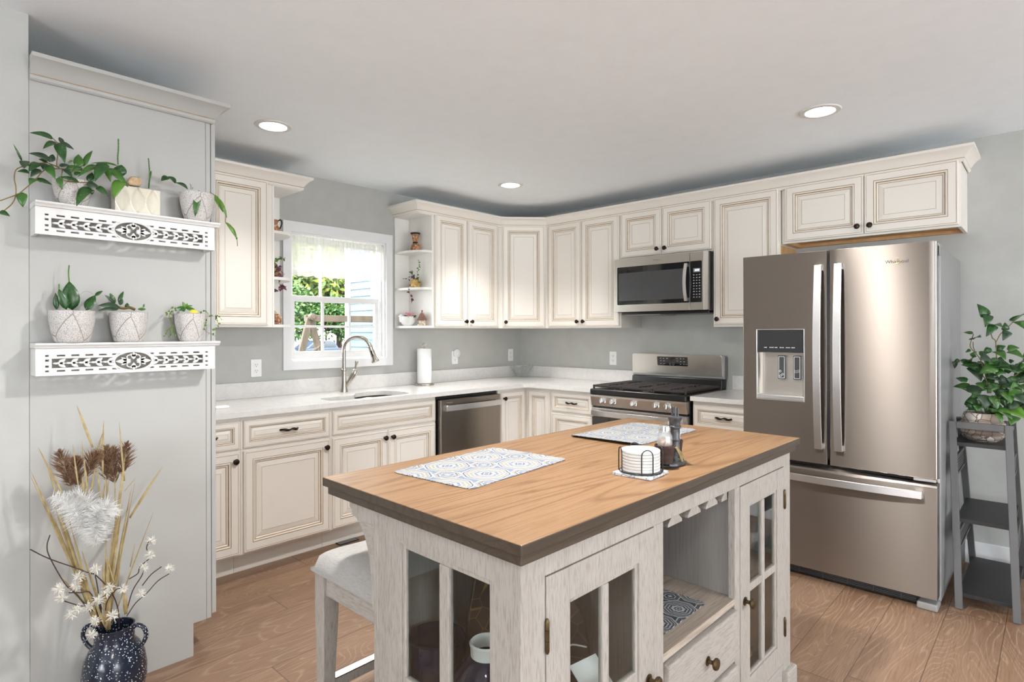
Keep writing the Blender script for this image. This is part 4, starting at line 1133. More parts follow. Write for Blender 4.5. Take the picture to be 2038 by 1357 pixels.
# ------------------------------------------------------------------ things on the island top
def placemat(x, y, w, h, rot, label, curl):
    mb = MB(); lo = rrect(-w / 2, w / 2, -h / 2, h / 2, .022, 6)
    mb.prism(lo, XY, .0008, .0024)
    if curl:                                 # left edge lifting off the table
        mb = MB(); nx, ny = 24, 8
        def pz(a): return .0015 + max(0, (-.19 - a)) ** 1.35 * .62 if a < -.19 else .0015
        vs = []
        for s_ in (0, .0016):
            for i in range(nx + 1):
                for j in range(ny + 1):
                    a = -w / 2 + w * i / nx; q = 1 - min(1, abs(abs(a) - w / 2) / .022); lim = h / 2 - (.022 - sqrt(max(0, .022 ** 2 - (.022 * q) ** 2)) if q > 0 else 0)
                    b = -lim + 2 * lim * j / ny
                    vs.append((a, b, pz(a) * (1 - .35 * j / ny) + s_))
        N_ = (nx + 1) * (ny + 1); fs = []
        for i in range(nx):
            for j in range(ny):
                a = i * (ny + 1) + j; f_ = (a, a + ny + 1, a + ny + 2, a + 1)
                fs.append(tuple(k + N_ for k in f_)); fs.append(f_[::-1])
        edge = [i * (ny + 1) for i in range(nx + 1)] + [nx * (ny + 1) + j for j in range(1, ny + 1)] + [i * (ny + 1) + ny for i in range(nx - 1, -1, -1)] + [j for j in range(ny - 1, 0, -1)]
        for i in range(len(edge)): a, b = edge[i], edge[(i + 1) % len(edge)]; fs.append((a, b, b + N_, a + N_))
        mb.add(vs, fs)
    o = build('placemat', mb, 'mat_blue'); o.matrix_world = Matrix.Translation(iw(x, y)) @ Matrix.Rotation(radians(rot - 1), 4, 'Z')
    return tag(o, label, 'placemat', 'placemats on the island')
placemat(.405, .530, .452, .305, 5.5, 'blue and beige medallion placemat lying flat on the near end of the island', 0)
placemat(1.205, .505, .478, .300, .5, 'blue and beige medallion placemat with a curling edge on the far end', 1)
tl = iw(.640, .135)
mb = MB(); mb.prism(rrect(-.058, .058, -.058, .058, .004), XY, .0008, .0072)
o = build('tile_trivet', mb, 'tilemat', bevel=.001); o.matrix_world = Matrix.Translation(tl) @ Matrix.Rotation(radians(3), 4, 'Z')
tag(o, 'thin blue-grey tile lying under the coaster stack on the island', 'trivet')
cz = tl[2] + .0075
ch = thing('coaster_holder', 'black wire coaster holder standing on the tile on the island', 'holder', (tl[0], tl[1], cz))
CC = V((tl[0], tl[1], cz)); rr = .0585
build('base_ring', MB().tube([CC + V((rr * cos(a), rr * sin(a), .0022)) for a in [2 * pi * i / 40 for i in range(40)]], .0017, 7, closed=True), 'black', ch, smooth=60)
for ang in (228, 318, 48, 138):
    a = radians(ang); d_ = V((cos(a), sin(a), 0)); t_ = V((-sin(a), cos(a), 0))
    pts = [CC + d_ * rr - t_ * .016 + Zp * z for z in (.002, .03, .052)]
    pts += [CC + d_ * rr + t_ * (-.016 * cos(b)) + Zp * (.054 + .016 * sin(b)) for b in [pi * i / 10 for i in range(1, 10)]]
    pts += [CC + d_ * rr + t_ * .016 + Zp * z for z in (.052, .03, .002)]
    build('wire_arch', MB().tube(pts, .0017, 7), 'black', ch, smooth=60)
names = ['lowest white coaster in the wire holder', 'second white coaster from the bottom of the stack', 'third white coaster from the bottom of the stack', 'fourth white coaster from the bottom of the stack', 'third white coaster from the top of the stack', 'second white coaster from the top of the stack', 'topmost white coaster in the wire holder']
for k in range(7):
    z = cz + .0050 + k * .0083
    o = build('coaster', MB().lathe([(.0, 0), (.0515, 0), (.0535, .0015), (.0540, .0062), (.0525, .0079), (.0, .0079)], (tl[0], tl[1], z), 40), 'white', smooth=40)
    tag(o, names[k], 'coaster', 'coasters in the wire holder')

def bpos(x, y): return V(iw(x, y))
B0 = bpos(.800, .128)
cs = thing('cruet_stand', 'dark pewter lighthouse-tower stand holding salt and pepper shakers on the island', 'cruet stand', B0)
rg_ = random.Random(4)
mb = MB(); n = 28; rows = []
for q, z in ((.92, .0005), (1.0, .006), (.93, .013), (.62, .021), (.30, .026), (.0001, .027)):
    rows.append([B0 + V((.066 * q * cos(2 * pi * i / n) * (1 + .07 * sin(3.1 * i)), .036 * q * sin(2 * pi * i / n) * (1 + .09 * cos(2.3 * i)), z + (.003 * sin(i * 2.7) if 0 < q < .95 else 0))) for i in range(n)])
vs = [p for r_ in rows for p in r_]; fs = [(j * n + i, j * n + (i + 1) % n, (j + 1) * n + (i + 1) % n, (j + 1) * n + i) for j in range(5) for i in range(n)]
fs.append(tuple(range(n))[::-1]); mb.add(vs, fs); build('rock_base', mb, 'pewter', cs, smooth=60)
T0 = B0 + V((.012, -.006, .020))
build('tower', MB().lathe([(.0165, 0), (.0155, .02), (.0142, .05), (.0140, .053), (.0150, .055), (.0150, .058), (.0138, .060), (.0150, .088), (.0185, .092), (.0190, .097), (.0165, .100), (.0165, .112), (.0205, .118), (.0205, .125), (.0150, .127), (.0, .127)], T0, 20), 'pewter', cs, smooth=35)
mb = MB()
for k in range(5):
    a = 2 * pi * k / 5; p = T0 + V((.0085 * cos(a), .0085 * sin(a), .127)); mb.tube([p, p + V((0, 0, .012)), p + V((0, 0, .024 + .004 * (k % 2)))], [.0035, .003, .0034], 6)
build('lantern_posts', mb, 'pewter', cs, smooth=50)
for sx, sy, lab, slt in ((-.047, -.004, 'glass shaker of orange seasoning in the left bucket of the pewter stand', 1), (.044, .016, 'glass shaker half hidden behind the pewter tower', 0)):
    P0 = B0 + V((sx, sy, .0150))
    build('bucket', MB().lathe([(.0235, 0), (.0240, .004), (.0280, .046), (.0295, .048), (.0295, .053), (.0270, .053), (.0255, .014), (.0, .014)], P0, 22), 'bark', cs, smooth=35)
    sh = thing('salt_shaker', lab, 'shaker', P0 + Zp * .0125, 'shakers in the pewter stand')
    build('glass_jar', MB().lathe([(.0, .0), (.0225, 0), (.0232, .008), (.0222, .066), (.0155, .078), (.0150, .082), (.0135, .082), (.0138, .077), (.0202, .064), (.0212, .006), (.0, .005)], P0 + Zp * .0145, 10), 'crystal', sh)
    build('contents', MB().lathe([(.0, .006), (.0200, .006), (.0196, .056 if slt else .045), (.0, .056 if slt else .045)], P0 + Zp * .0145, 14), 'terracotta' if slt else 'white', sh)
    build('cap', MB().lathe([(.0160, .079), (.0170, .080), (.0170, .089), (.0160, .094), (.0120, .097), (.0, .098)], P0 + Zp * .0145, 18), 'chrome', sh, smooth=40)
mb = MB()
for k in range(9):
    a = rg_.uniform(-.3, .3); p = B0 + V((-.014 + rg_.uniform(-.004, .006), -.022 + rg_.uniform(-.004, .002), .058)); mb.tube([p, p + V((.008 + .02 * rg_.random(), -.006, -.022)), p + V((.018 + .02 * rg_.random(), -.010, -.044))], .0011, 5)
build('straw_bundle', mb, 'dryleaf', cs)

# ------------------------------------------------------------------ inside the island
N0 = V(iw(.735, .20, .4915))
mb = MB(); mb.prism(rrect(-.155, .155, -.105, .105, .014, 4), XY, .0004, .002)
o = build('placemat', mb, 'mat_black'); o.matrix_world = Matrix.Translation(iw(.775, .185, .4915)) @ Matrix.Rotation(radians(-1), 4, 'Z')
tag(o, 'dark grey mandala mat lying in the open niche of the island', 'placemat')
P0 = V(iw(.700, .225, .4945))
jg = thing('pitcher', 'rose-painted china pitcher with a tall handle in the open niche', 'pitcher', P0)
build('body', MB().lathe([(.0, 0), (.040, 0), (.042, .006), (.036, .012), (.050, .035), (.058, .062), (.056, .088), (.046, .110), (.044, .122), (.041, .122), (.043, .108), (.050, .085), (.0, .075)], P0, 32), 'florals', jg, smooth=50)
sd_ = V((.80, -.6, 0)).normalized()
mb = MB(); mb.tube([P0 + sd_ * .042 + Zp * .070, P0 + sd_ * .062 + Zp * .092, P0 + sd_ * .082 + Zp * .125], [.019, .014, .009], 12); build('spout', mb, 'white', jg, smooth=60)
mb = MB(); mb.tube(spline([P0 - sd_ * .040 + Zp * .10, P0 - sd_ * .052 + Zp * .17, P0 - sd_ * .02 + Zp * .245, P0 + sd_ * .008 + Zp * .225, P0 + sd_ * .022 + Zp * .16, P0 + sd_ * .040 + Zp * .115], 6), .0085, 10, flat=.7); build('handle', mb, 'white', jg, smooth=60)
mb = MB()
for k in range(3):
    c_ = P0 + sd_ * (.058 + .006 * k) + V((.006 * (k - 1), -.012, .100 + .010 * (k % 2)))
    for j in range(6):
        a = j * 1.05; mb.ball(c_ + V((.008 * cos(a), -.002, .008 * sin(a))), .0075, 8, 6, sc=(1, .6, 1))
build('rose_relief', mb, 'pink', jg, smooth=60)
# left compartment: pots and a dark slab seen through the glass
P0 = V(iw(.140, .428, .1125))
vz = thing('planter', 'large dark navy planter behind the left pane of the island end', 'planter', P0)
build('body', MB().lathe([(.0, 0), (.050, 0), (.055, .01), (.062, .20), (.069, .42), (.072, .448), (.073, .452), (.068, .454), (.060, .30), (.0, .28)], P0, 36), 'vasenavy', vz, smooth=45)
P0 = V(iw(.160, .262, .1125))
vz = thing('ginger_jar', 'cobalt vase with a white rim behind the right pane of the island end', 'vase', P0)
build('body', MB().lathe([(.0, 0), (.048, 0), (.052, .012), (.062, .10), (.082, .27), (.086, .35), (.076, .41), (.050, .445), (.038, .458), (.034, .458), (.038, .44), (.03, .40), (.0, .38)], P0, 40), 'vasenavy', vz, smooth=50)
build('rim', MB().lathe([(.0385, .456), (.0395, .476), (.0420, .486), (.0380, .490), (.0340, .482), (.0330, .458)], P0, 36, cap=False), 'white', vz, smooth=50)
mb = MB(); rg_ = random.Random(12); fr_ = V((-.92, -.4, 0)).normalized(); rt_ = V((-fr_.y, fr_.x, 0))
for k in range(26):
    a = rg_.gauss(0, .28); z = .33 + rg_.gauss(0, .030); r_ = .0855
    mb.ball(P0 + (fr_ * cos(a) + rt_ * sin(a)) * r_ + Zp * z, rg_.uniform(.003, .007), 7, 5, m=0, sc=(.6, .6, 1))
for s_ in (1, -1): mb.tube([P0 + (fr_ * cos(a) + rt_ * s_ * sin(a)) * r_ + Zp * z for a, z, r_ in ((.95, .40, .080), (.80, .35, .0875), (.66, .28, .085), (.52, .2, .075))], .0022, 6)
build('gilt_decoration', mb, 'gold', vz)
SL = frameM(iw(.235, .412, .1135), IM.to_3x3() @ V((.80, -.60, 0)), Zp)
lo = [(0, 0), (.33, 0), (.345, .10), (.325, .22), (.335, .34), (.315, .44), (.28, .52), (.22, .545), (.17, .60), (.10, .625), (.05, .64), (.02, .60), (.0, .48), (-.012, .36), (.006, .22)]
mb = MB(); mb.prism(lo, lambda a, b, h: tuple(SL @ V((a, b, h))), -.014, .014)
sl = tag(build('wood_slab', mb, 'agate', bevel=.004), 'dark gilt-veined wood slab with white thread standing inside the left of the island', 'ornament')
mb = MB(); mb.tube([SL @ V((p.x, p.y, .0165)) for p in spline([(.13, .33, 0), (.14, .40, 0), (.155, .41, 0), (.165, .345, 0), (.19, .335, 0), (.215, .36, 0), (.225, .43, 0), (.24, .43, 0), (.255, .375, 0), (.28, .38, 0), (.32, .37, 0)], 4)], .0022, 6)
build('white_thread', mb, 'feather', sl)
P0 = V(iw(.375, .112, .1130))
mb = MB(); mb.prism([(-.05, -.03), (.05, -.036), (.056, .028), (-.045, .036)], lambda a, b, h: tuple(P0 + V((a, b, .372 + b * .9 + h + .004 * sin(a * 60)))), 0, .002)
mb2 = MB(); mb2.box(P0.x - .045, P0.x + .048, P0.y - .034, P0.y + .02, P0.z, P0.z + .342)
bx = thing('keepsake_box', 'tall brown box with a white card on it inside the left island door', 'box', P0)
build('box', mb2, 'reeded', bx, bevel=.003); build('card', mb, 'paper', bx)
# right compartment: glassware
def goblet(prof, p, label, name, cat, group=None, seg=20):
    o = thing(name, label, cat, p, group); build('vessel', MB().lathe(prof, p, seg), 'crystal', o, smooth=25); return o
G1 = V(iw(1.365, .150, .4925))
goblet([(.0, 0), (.036, 0), (.036, .004), (.010, .012), (.009, .03), (.04, .05), (.068, .085), (.076, .12), (.073, .12), (.064, .088), (.036, .056), (.0, .046)], G1, 'cut crystal footed bowl on the upper shelf behind the right island door', 'crystal_bowl', 'bowl', None, 12)
G2 = V(iw(1.400, .330, .4925))
goblet([(.0, 0), (.05, 0), (.052, .01), (.062, .07), (.055, .13), (.042, .17), (.048, .20), (.045, .20), (.039, .17), (.051, .13), (.057, .07), (.0, .012)], G2, 'cut crystal pitcher on the upper shelf behind the crystal bowl', 'crystal_pitcher', 'pitcher', None, 14)
G3 = V(iw(1.385, .185, .1125))
sw = thing('swan_figurine', 'white china swan on the cabinet floor behind the right island door', 'figurine', G3)
build('body', MB().ball(G3 + Zp * .085, .060, 20, 14, sc=(1.2, .85, .95)).tube(spline([G3 + V((-.055, 0, .10)), G3 + V((-.090, 0, .15)), G3 + V((-.070, 0, .20)), G3 + V((-.045, 0, .185)), G3 + V((-.025, 0, .16))], 6), [.024] * 6 + [.017] * 6 + [.014] * 6 + [.012] * 6 + [.006], 12), 'white', sw, smooth=70)
mb = MB(); mb.lathe([(.0, 0), (.05, 0), (.062, .012), (.060, .018), (.0, .016)], G3 + Zp * .003, 24); build('dish', mb, 'gold', sw, smooth=40)
G4 = V(iw(1.20, .25, .1125))
goblet([(.0, 0), (.04, 0), (.06, .03), (.072, .08), (.070, .08), (.057, .032), (.0, .012)], G4, 'small crystal dish on the floor of the right island cabinet', 'crystal_dish', 'dish', None, 12)

# ------------------------------------------------------------------ stool
SX0, SX1, SY0, SY1 = -3.372, -2.935, -2.560, -2.155
st = thing('bar_stool', 'backless wooden stool with an oatmeal linen seat tucked under the island', 'stool', ((SX0 + SX1) / 2, (SY0 + SY1) / 2, 0))
def leg(x, y, dx, dy):
    mb = MB(); a, b = .0265, .019; vs = []
    for z, h, o_ in ((0.0, b, .012), (.30, .022, .004), (.46, a, 0), (.592, a, 0)):
        for i, j in ((-1, -1), (1, -1), (1, 1), (-1, 1)): vs.append((x + i * h + dx * o_, y + j * h + dy * o_, z))
    fs = [(r * 4 + i, r * 4 + (i + 1) % 4, r * 4 + 4 + (i + 1) % 4, r * 4 + 4 + i) for r in range(3) for i in range(4)] + [(3, 2, 1, 0), (12, 13, 14, 15)]
    return mb.add(vs, fs)
q = .030
for x, dx in ((SX0 + q, -1), (SX1 - q, 1)):
    for y, dy in ((SY0 + q, -1), (SY1 - q, 1)): build('leg', leg(x, y, dx * .4, dy * .4), 'wash', st, bevel=.003)
mb = MB(); i = .012; t = .022
mb.box(SX0 + .057, SX1 - .057, SY1 - i - t, SY1 - i, .525, .592); mb.box(SX0 + .057, SX1 - .057, SY0 + i, SY0 + i + t, .525, .592)
mb.box(SX0 + i, SX0 + i + t, SY0 + .057, SY1 - .057, .525, .592); mb.box(SX1 - i - t, SX1 - i, SY0 + .057, SY1 - .057, .525, .592)
build('apron', mb, 'washy', st, bevel=.002)
mb = MB(); nx, ny = 22, 22; vs = []
for i in range(nx + 1):
    for j in range(ny + 1):
        u, v = -1 + 2 * i / nx, -1 + 2 * j / ny
        e_ = (1 - abs(u) ** 7) ** .42 * (1 - abs(v) ** 7) ** .42
        x = (SX0 + SX1) / 2 + u * (SX1 - SX0 + .012) / 2; y = (SY0 + SY1) / 2 + v * (SY1 - SY0 + .012) / 2
        vs.append((x, y, .602 + e_ * (.052 + .014 * u * u)))
fs = [(i * (ny + 1) + j, (i + 1) * (ny + 1) + j, (i + 1) * (ny + 1) + j + 1, i * (ny + 1) + j + 1) for i in range(nx) for j in range(ny)]
edge = [i * (ny + 1) for i in range(nx + 1)] + [nx * (ny + 1) + j for j in range(1, ny + 1)] + [i * (ny + 1) + ny for i in range(nx - 1, -1, -1)] + [j for j in range(ny - 1, 0, -1)]
k = len(vs); vs += [(vs[e_][0], vs[e_][1], .592) for e_ in edge]
for a in range(len(edge)): b = (a + 1) % len(edge); fs.append((edge[a], edge[b], k + b, k + a))
fs.append(tuple(range(k, k + len(edge))))
build('seat', mb.add(vs, fs), 'linen', st, smooth=70)
for ya, yb in ((SY1 - .045, SY1 - .020), (SY0 + .020, SY0 + .045)): build('stretcher', MB().box(SX0 + .05, SX1 - .05, ya, yb, .215, .245), 'wash', st, bevel=.002)
mb = MB(); mb.box(SX0 + .052, SX1 - .052, SY1 - .046, SY1 - .016, .2452, .2495); build('foot_plate', mb, 'chrome', st, bevel=.001)
# ------------------------------------------------------------------ where leaves and stems sit, in metres
HOYA = [(-3.892, -1.34, 2.008, -3.957, -1.35, 2.01, 0.0242, 0), (-3.887, -1.35, 1.995, -3.925, -1.37, 1.959, 0.0217, 0), (-3.878, -1.34, 1.997, -3.867, -1.38, 1.921, 0.0333, 0), (-3.876, -1.34, 1.997, -3.836, -1.35, 1.981, 0.0192, 3), (-3.864, -1.33, 2.0, -3.872, -1.31, 2.025, 0.0142, 3), (-3.902, -1.36, 1.923, -3.965, -1.39, 1.931, 0.0303, 3), (-3.895, -1.33, 1.929, -3.891, -1.32, 1.959, 0.0205, 3), (-3.91, -1.35, 1.921, -3.934, -1.35, 1.926, 0.0177, 0), (-3.931, -1.36, 1.911, -3.966, -1.39, 1.87, 0.0287, 0), (-3.977, -1.35, 1.909, -4.001, -1.36, 1.96, 0.0069, 0), (-3.97, -1.36, 1.911, -3.976, -1.38, 1.88, 0.0271, 3), (-3.96, -1.37, 1.872, -3.993, -1.38, 1.867, 0.0185, 0), (-3.932, -1.37, 1.888, -3.96, -1.38, 1.855, 0.0236, 3), (-3.948, -1.38, 1.852, -3.965, -1.4, 1.826, 0.0222, 1), (-3.946, -1.38, 1.849, -3.899, -1.36, 1.844, 0.021, 0), (-3.914, -1.35, 1.912, -3.895, -1.39, 1.86, 0.029, 1), (-3.918, -1.35, 1.915, -3.925, -1.37, 1.888, 0.0201, 3), (-3.875, -1.33, 1.919, -3.843, -1.33, 1.927, 0.016, 3), (-3.856, -1.33, 1.916, -3.809, -1.33, 1.926, 0.0161, 1), (-3.862, -1.34, 1.911, -3.844, -1.37, 1.877, 0.0186, 0), (-3.818, -1.33, 1.924, -3.816, -1.31, 1.977, 0.0302, 1), (-3.805, -1.33, 1.932, -3.774, -1.31, 2.0, 0.0185, 1), (-3.76, -1.33, 1.944, -3.829, -1.37, 1.883, 0.0255, 1), (-3.744, -1.36, 1.95, -3.784, -1.39, 1.872, 0.0387, 0), (-3.701, -1.33, 1.956, -3.783, -1.33, 1.948, 0.0099, 1), (-3.74, -1.35, 1.935, -3.732, -1.37, 1.883, 0.0215, 1), (-3.734, -1.35, 1.937, -3.68, -1.38, 1.872, 0.0269, 1), (-3.699, -1.37, 1.897, -3.728, -1.39, 1.82, 0.0379, 2), (-3.792, -1.36, 1.873, -3.783, -1.35, 1.911, 0.025, 0), (-3.827, -1.38, 1.863, -3.889, -1.39, 1.867, 0.018, 0), (-3.887, -1.39, 1.866, -3.878, -1.4, 1.824, 0.0188, 1), (-3.797, -1.38, 1.852, -3.841, -1.41, 1.773, 0.0339, 0), (-3.807, -1.38, 1.858, -3.769, -1.38, 1.856, 0.0285, 3), (-3.776, -1.37, 1.859, -3.743, -1.39, 1.826, 0.0224, 0), (-3.793, -1.38, 1.844, -3.79, -1.38, 1.826, 0.0183, 0), (-3.982, -1.39, 1.799, -3.982, -1.4, 1.749, 0.0286, 1), (-4.038, -1.38, 1.73, -4.013, -1.39, 1.716, 0.0179, 0), (-3.836, -1.33, 1.946, -3.85, -1.33, 1.934, 0.0078, 2), (-3.811, -1.34, 1.923, -3.847, -1.36, 1.897, 0.0184, 1), (-3.836, -1.35, 1.893, -3.815, -1.35, 1.905, 0.0156, 1)]
HOYA_STEMS = [[(-3.875, -1.33, 1.912), (-3.882, -1.33, 1.921), (-3.879, -1.33, 1.96), (-3.879, -1.34, 1.994), (-3.884, -1.34, 1.999), (-3.892, -1.34, 2.008)], [(-3.868, -1.33, 1.911), (-3.91, -1.36, 1.897), (-3.929, -1.37, 1.879), (-3.946, -1.38, 1.851), (-3.984, -1.39, 1.801), (-3.997, -1.39, 1.789), (-4.037, -1.39, 1.763)], [(-3.912, -1.36, 1.917), (-3.944, -1.36, 1.908), (-3.963, -1.36, 1.9), (-3.977, -1.35, 1.909)], [(-3.875, -1.33, 1.915), (-3.898, -1.35, 1.916), (-3.912, -1.36, 1.917)], [(-3.959, -1.36, 1.899), (-3.986, -1.37, 1.884), (-3.998, -1.38, 1.868), (-4.001, -1.38, 1.843), (-3.997, -1.38, 1.815), (-3.999, -1.39, 1.784), (-4.008, -1.39, 1.758), (-4.026, -1.39, 1.734)], [(-3.868, -1.33, 1.911), (-3.822, -1.34, 1.913), (-3.785, -1.35, 1.927), (-3.744, -1.36, 1.95)], [(-3.866, -1.33, 1.91), (-3.873, -1.38, 1.863), (-3.827, -1.38, 1.863), (-3.789, -1.37, 1.872)]]
CUBE = [(-3.689, -1.305, 1.922, -3.683, -1.305, 1.968, 0.0415, 0), (-3.695, -1.305, 1.947, -3.708, -1.305, 1.945, 0.0199, 3)]
CUBE_ST = [[(-3.694, -1.305, 1.966), (-3.695, -1.305, 1.994), (-3.693, -1.305, 2.027), (-3.693, -1.305, 2.063)], [(-3.593, -1.305, 1.896), (-3.592, -1.305, 1.913), (-3.59, -1.305, 1.934)], [(-3.59, -1.305, 1.932), (-3.59, -1.305, 1.958), (-3.592, -1.305, 1.988), (-3.594, -1.305, 2.012)], [(-3.589, -1.305, 1.934), (-3.586, -1.305, 1.949), (-3.585, -1.305, 1.964)]]
CUBE_STONE = [[(-3.666, -1.305, 1.909), (-3.653, -1.305, 1.93), (-3.624, -1.305, 1.931), (-3.615, -1.305, 1.914), (-3.624, -1.305, 1.895), (-3.659, -1.305, 1.894)]]
P3 = [(-3.453, -1.305, 1.917, -3.505, -1.325, 1.931, 0.0197, 0), (-3.503, -1.325, 1.929, -3.535, -1.335, 1.948, 0.021, 0), (-3.532, -1.335, 1.945, -3.562, -1.345, 1.923, 0.0243, 0), (-3.429, -1.355, 1.909, -3.449, -1.37, 1.799, 0.0267, 1), (-3.357, -1.305, 1.914, -3.325, -1.325, 1.84, 0.0203, 2), (-3.341, -1.315, 1.9, -3.313, -1.335, 1.816, 0.0141, 2), (-3.313, -1.325, 1.801, -3.273, -1.335, 1.734, 0.0156, 2), (-3.273, -1.335, 1.741, -3.275, -1.335, 1.732, 0.0075, 1)]
P3_ST = [[(-3.37, -1.305, 1.921), (-3.357, -1.305, 1.914), (-3.339, -1.315, 1.895), (-3.314, -1.325, 1.849), (-3.314, -1.325, 1.797), (-3.286, -1.335, 1.777), (-3.273, -1.335, 1.734), (-3.271, -1.335, 1.704)], [(-3.442, -1.305, 1.919), (-3.443, -1.305, 1.937), (-3.448, -1.305, 1.939)], [(-3.437, -1.305, 1.92), (-3.435, -1.305, 1.929)]]
Q1 = [(-3.88, -1.315, 1.42, -3.883, -1.315, 1.477, 0.017, 0), (-3.854, -1.325, 1.42, -3.876, -1.325, 1.493, 0.0263, 0), (-3.834, -1.305, 1.42, -3.843, -1.305, 1.522, 0.0533, 0), (-3.795, -1.315, 1.42, -3.766, -1.305, 1.476, 0.032, 0), (-3.767, -1.305, 1.473, -3.743, -1.305, 1.493, 0.013, 0)]
Q1_ST = [[(-3.843, -1.305, 1.521), (-3.845, -1.305, 1.551), (-3.843, -1.305, 1.579)], [(-3.872, -1.305, 1.494), (-3.872, -1.305, 1.511)], [(-3.882, -1.305, 1.466), (-3.882, -1.305, 1.479)], [(-3.818, -1.305, 1.47), (-3.798, -1.305, 1.488), (-3.782, -1.305, 1.486), (-3.767, -1.305, 1.474)]]
Q2 = [(-3.693, -1.325, 1.431, -3.766, -1.345, 1.437, 0.0261, 3), (-3.704, -1.345, 1.424, -3.771, -1.365, 1.418, 0.0172, 3), (-3.705, -1.305, 1.446, -3.739, -1.315, 1.477, 0.0125, 3), (-3.705, -1.305, 1.447, -3.721, -1.305, 1.486, 0.0157, 0), (-3.693, -1.305, 1.45, -3.677, -1.305, 1.495, 0.0147, 0), (-3.691, -1.315, 1.442, -3.683, -1.315, 1.465, 0.0157, 3), (-3.665, -1.305, 1.429, -3.666, -1.305, 1.452, 0.0159, 0), (-3.617, -1.305, 1.424, -3.617, -1.305, 1.436, 0.0251, 1), (-3.612, -1.305, 1.436, -3.609, -1.305, 1.45, 0.0065, 1)]
Q2_ST = [[(-3.698, -1.305, 1.435), (-3.677, -1.305, 1.431), (-3.658, -1.305, 1.434), (-3.64, -1.305, 1.427)]]
Q3 = [(-3.466, -1.315, 1.431, -3.504, -1.325, 1.437, 0.0188, 1), (-3.463, -1.305, 1.435, -3.475, -1.305, 1.463, 0.0143, 2), (-3.461, -1.305, 1.439, -3.437, -1.305, 1.449, 0.0106, 2), (-3.463, -1.315, 1.435, -3.431, -1.325, 1.428, 0.015, 1), (-3.473, -1.325, 1.427, -3.497, -1.335, 1.426, 0.0149, 1), (-3.461, -1.34, 1.423, -3.429, -1.35, 1.42, 0.0168, 4), (-3.458, -1.295, 1.435, -3.453, -1.295, 1.458, 0.0114, 2)]
Q3_ST = [[(-3.497, -1.305, 1.428), (-3.521, -1.315, 1.422), (-3.539, -1.355, 1.402), (-3.534, -1.36, 1.381), (-3.529, -1.36, 1.352), (-3.518, -1.355, 1.326)], [(-3.499, -1.305, 1.43), (-3.511, -1.305, 1.437), (-3.537, -1.325, 1.418), (-3.543, -1.335, 1.403)], [(-3.543, -1.355, 1.348), (-3.553, -1.355, 1.326)], [(-3.534, -1.36, 1.348), (-3.536, -1.355, 1.323)], [(-3.414, -1.305, 1.425), (-3.385, -1.305, 1.426), (-3.387, -1.325, 1.406), (-3.406, -1.345, 1.367), (-3.403, -1.345, 1.344)], [(-3.381, -1.305, 1.418), (-3.363, -1.305, 1.407), (-3.337, -1.305, 1.407), (-3.322, -1.305, 1.392)], [(-3.403, -1.345, 1.344), (-3.363, -1.305, 1.333), (-3.348, -1.305, 1.325)], [(-3.344, -1.305, 1.407), (-3.341, -1.315, 1.368), (-3.356, -1.325, 1.352), (-3.367, -1.325, 1.348)], [(-3.524, -1.36, 1.366), (-3.546, -1.355, 1.348)]]
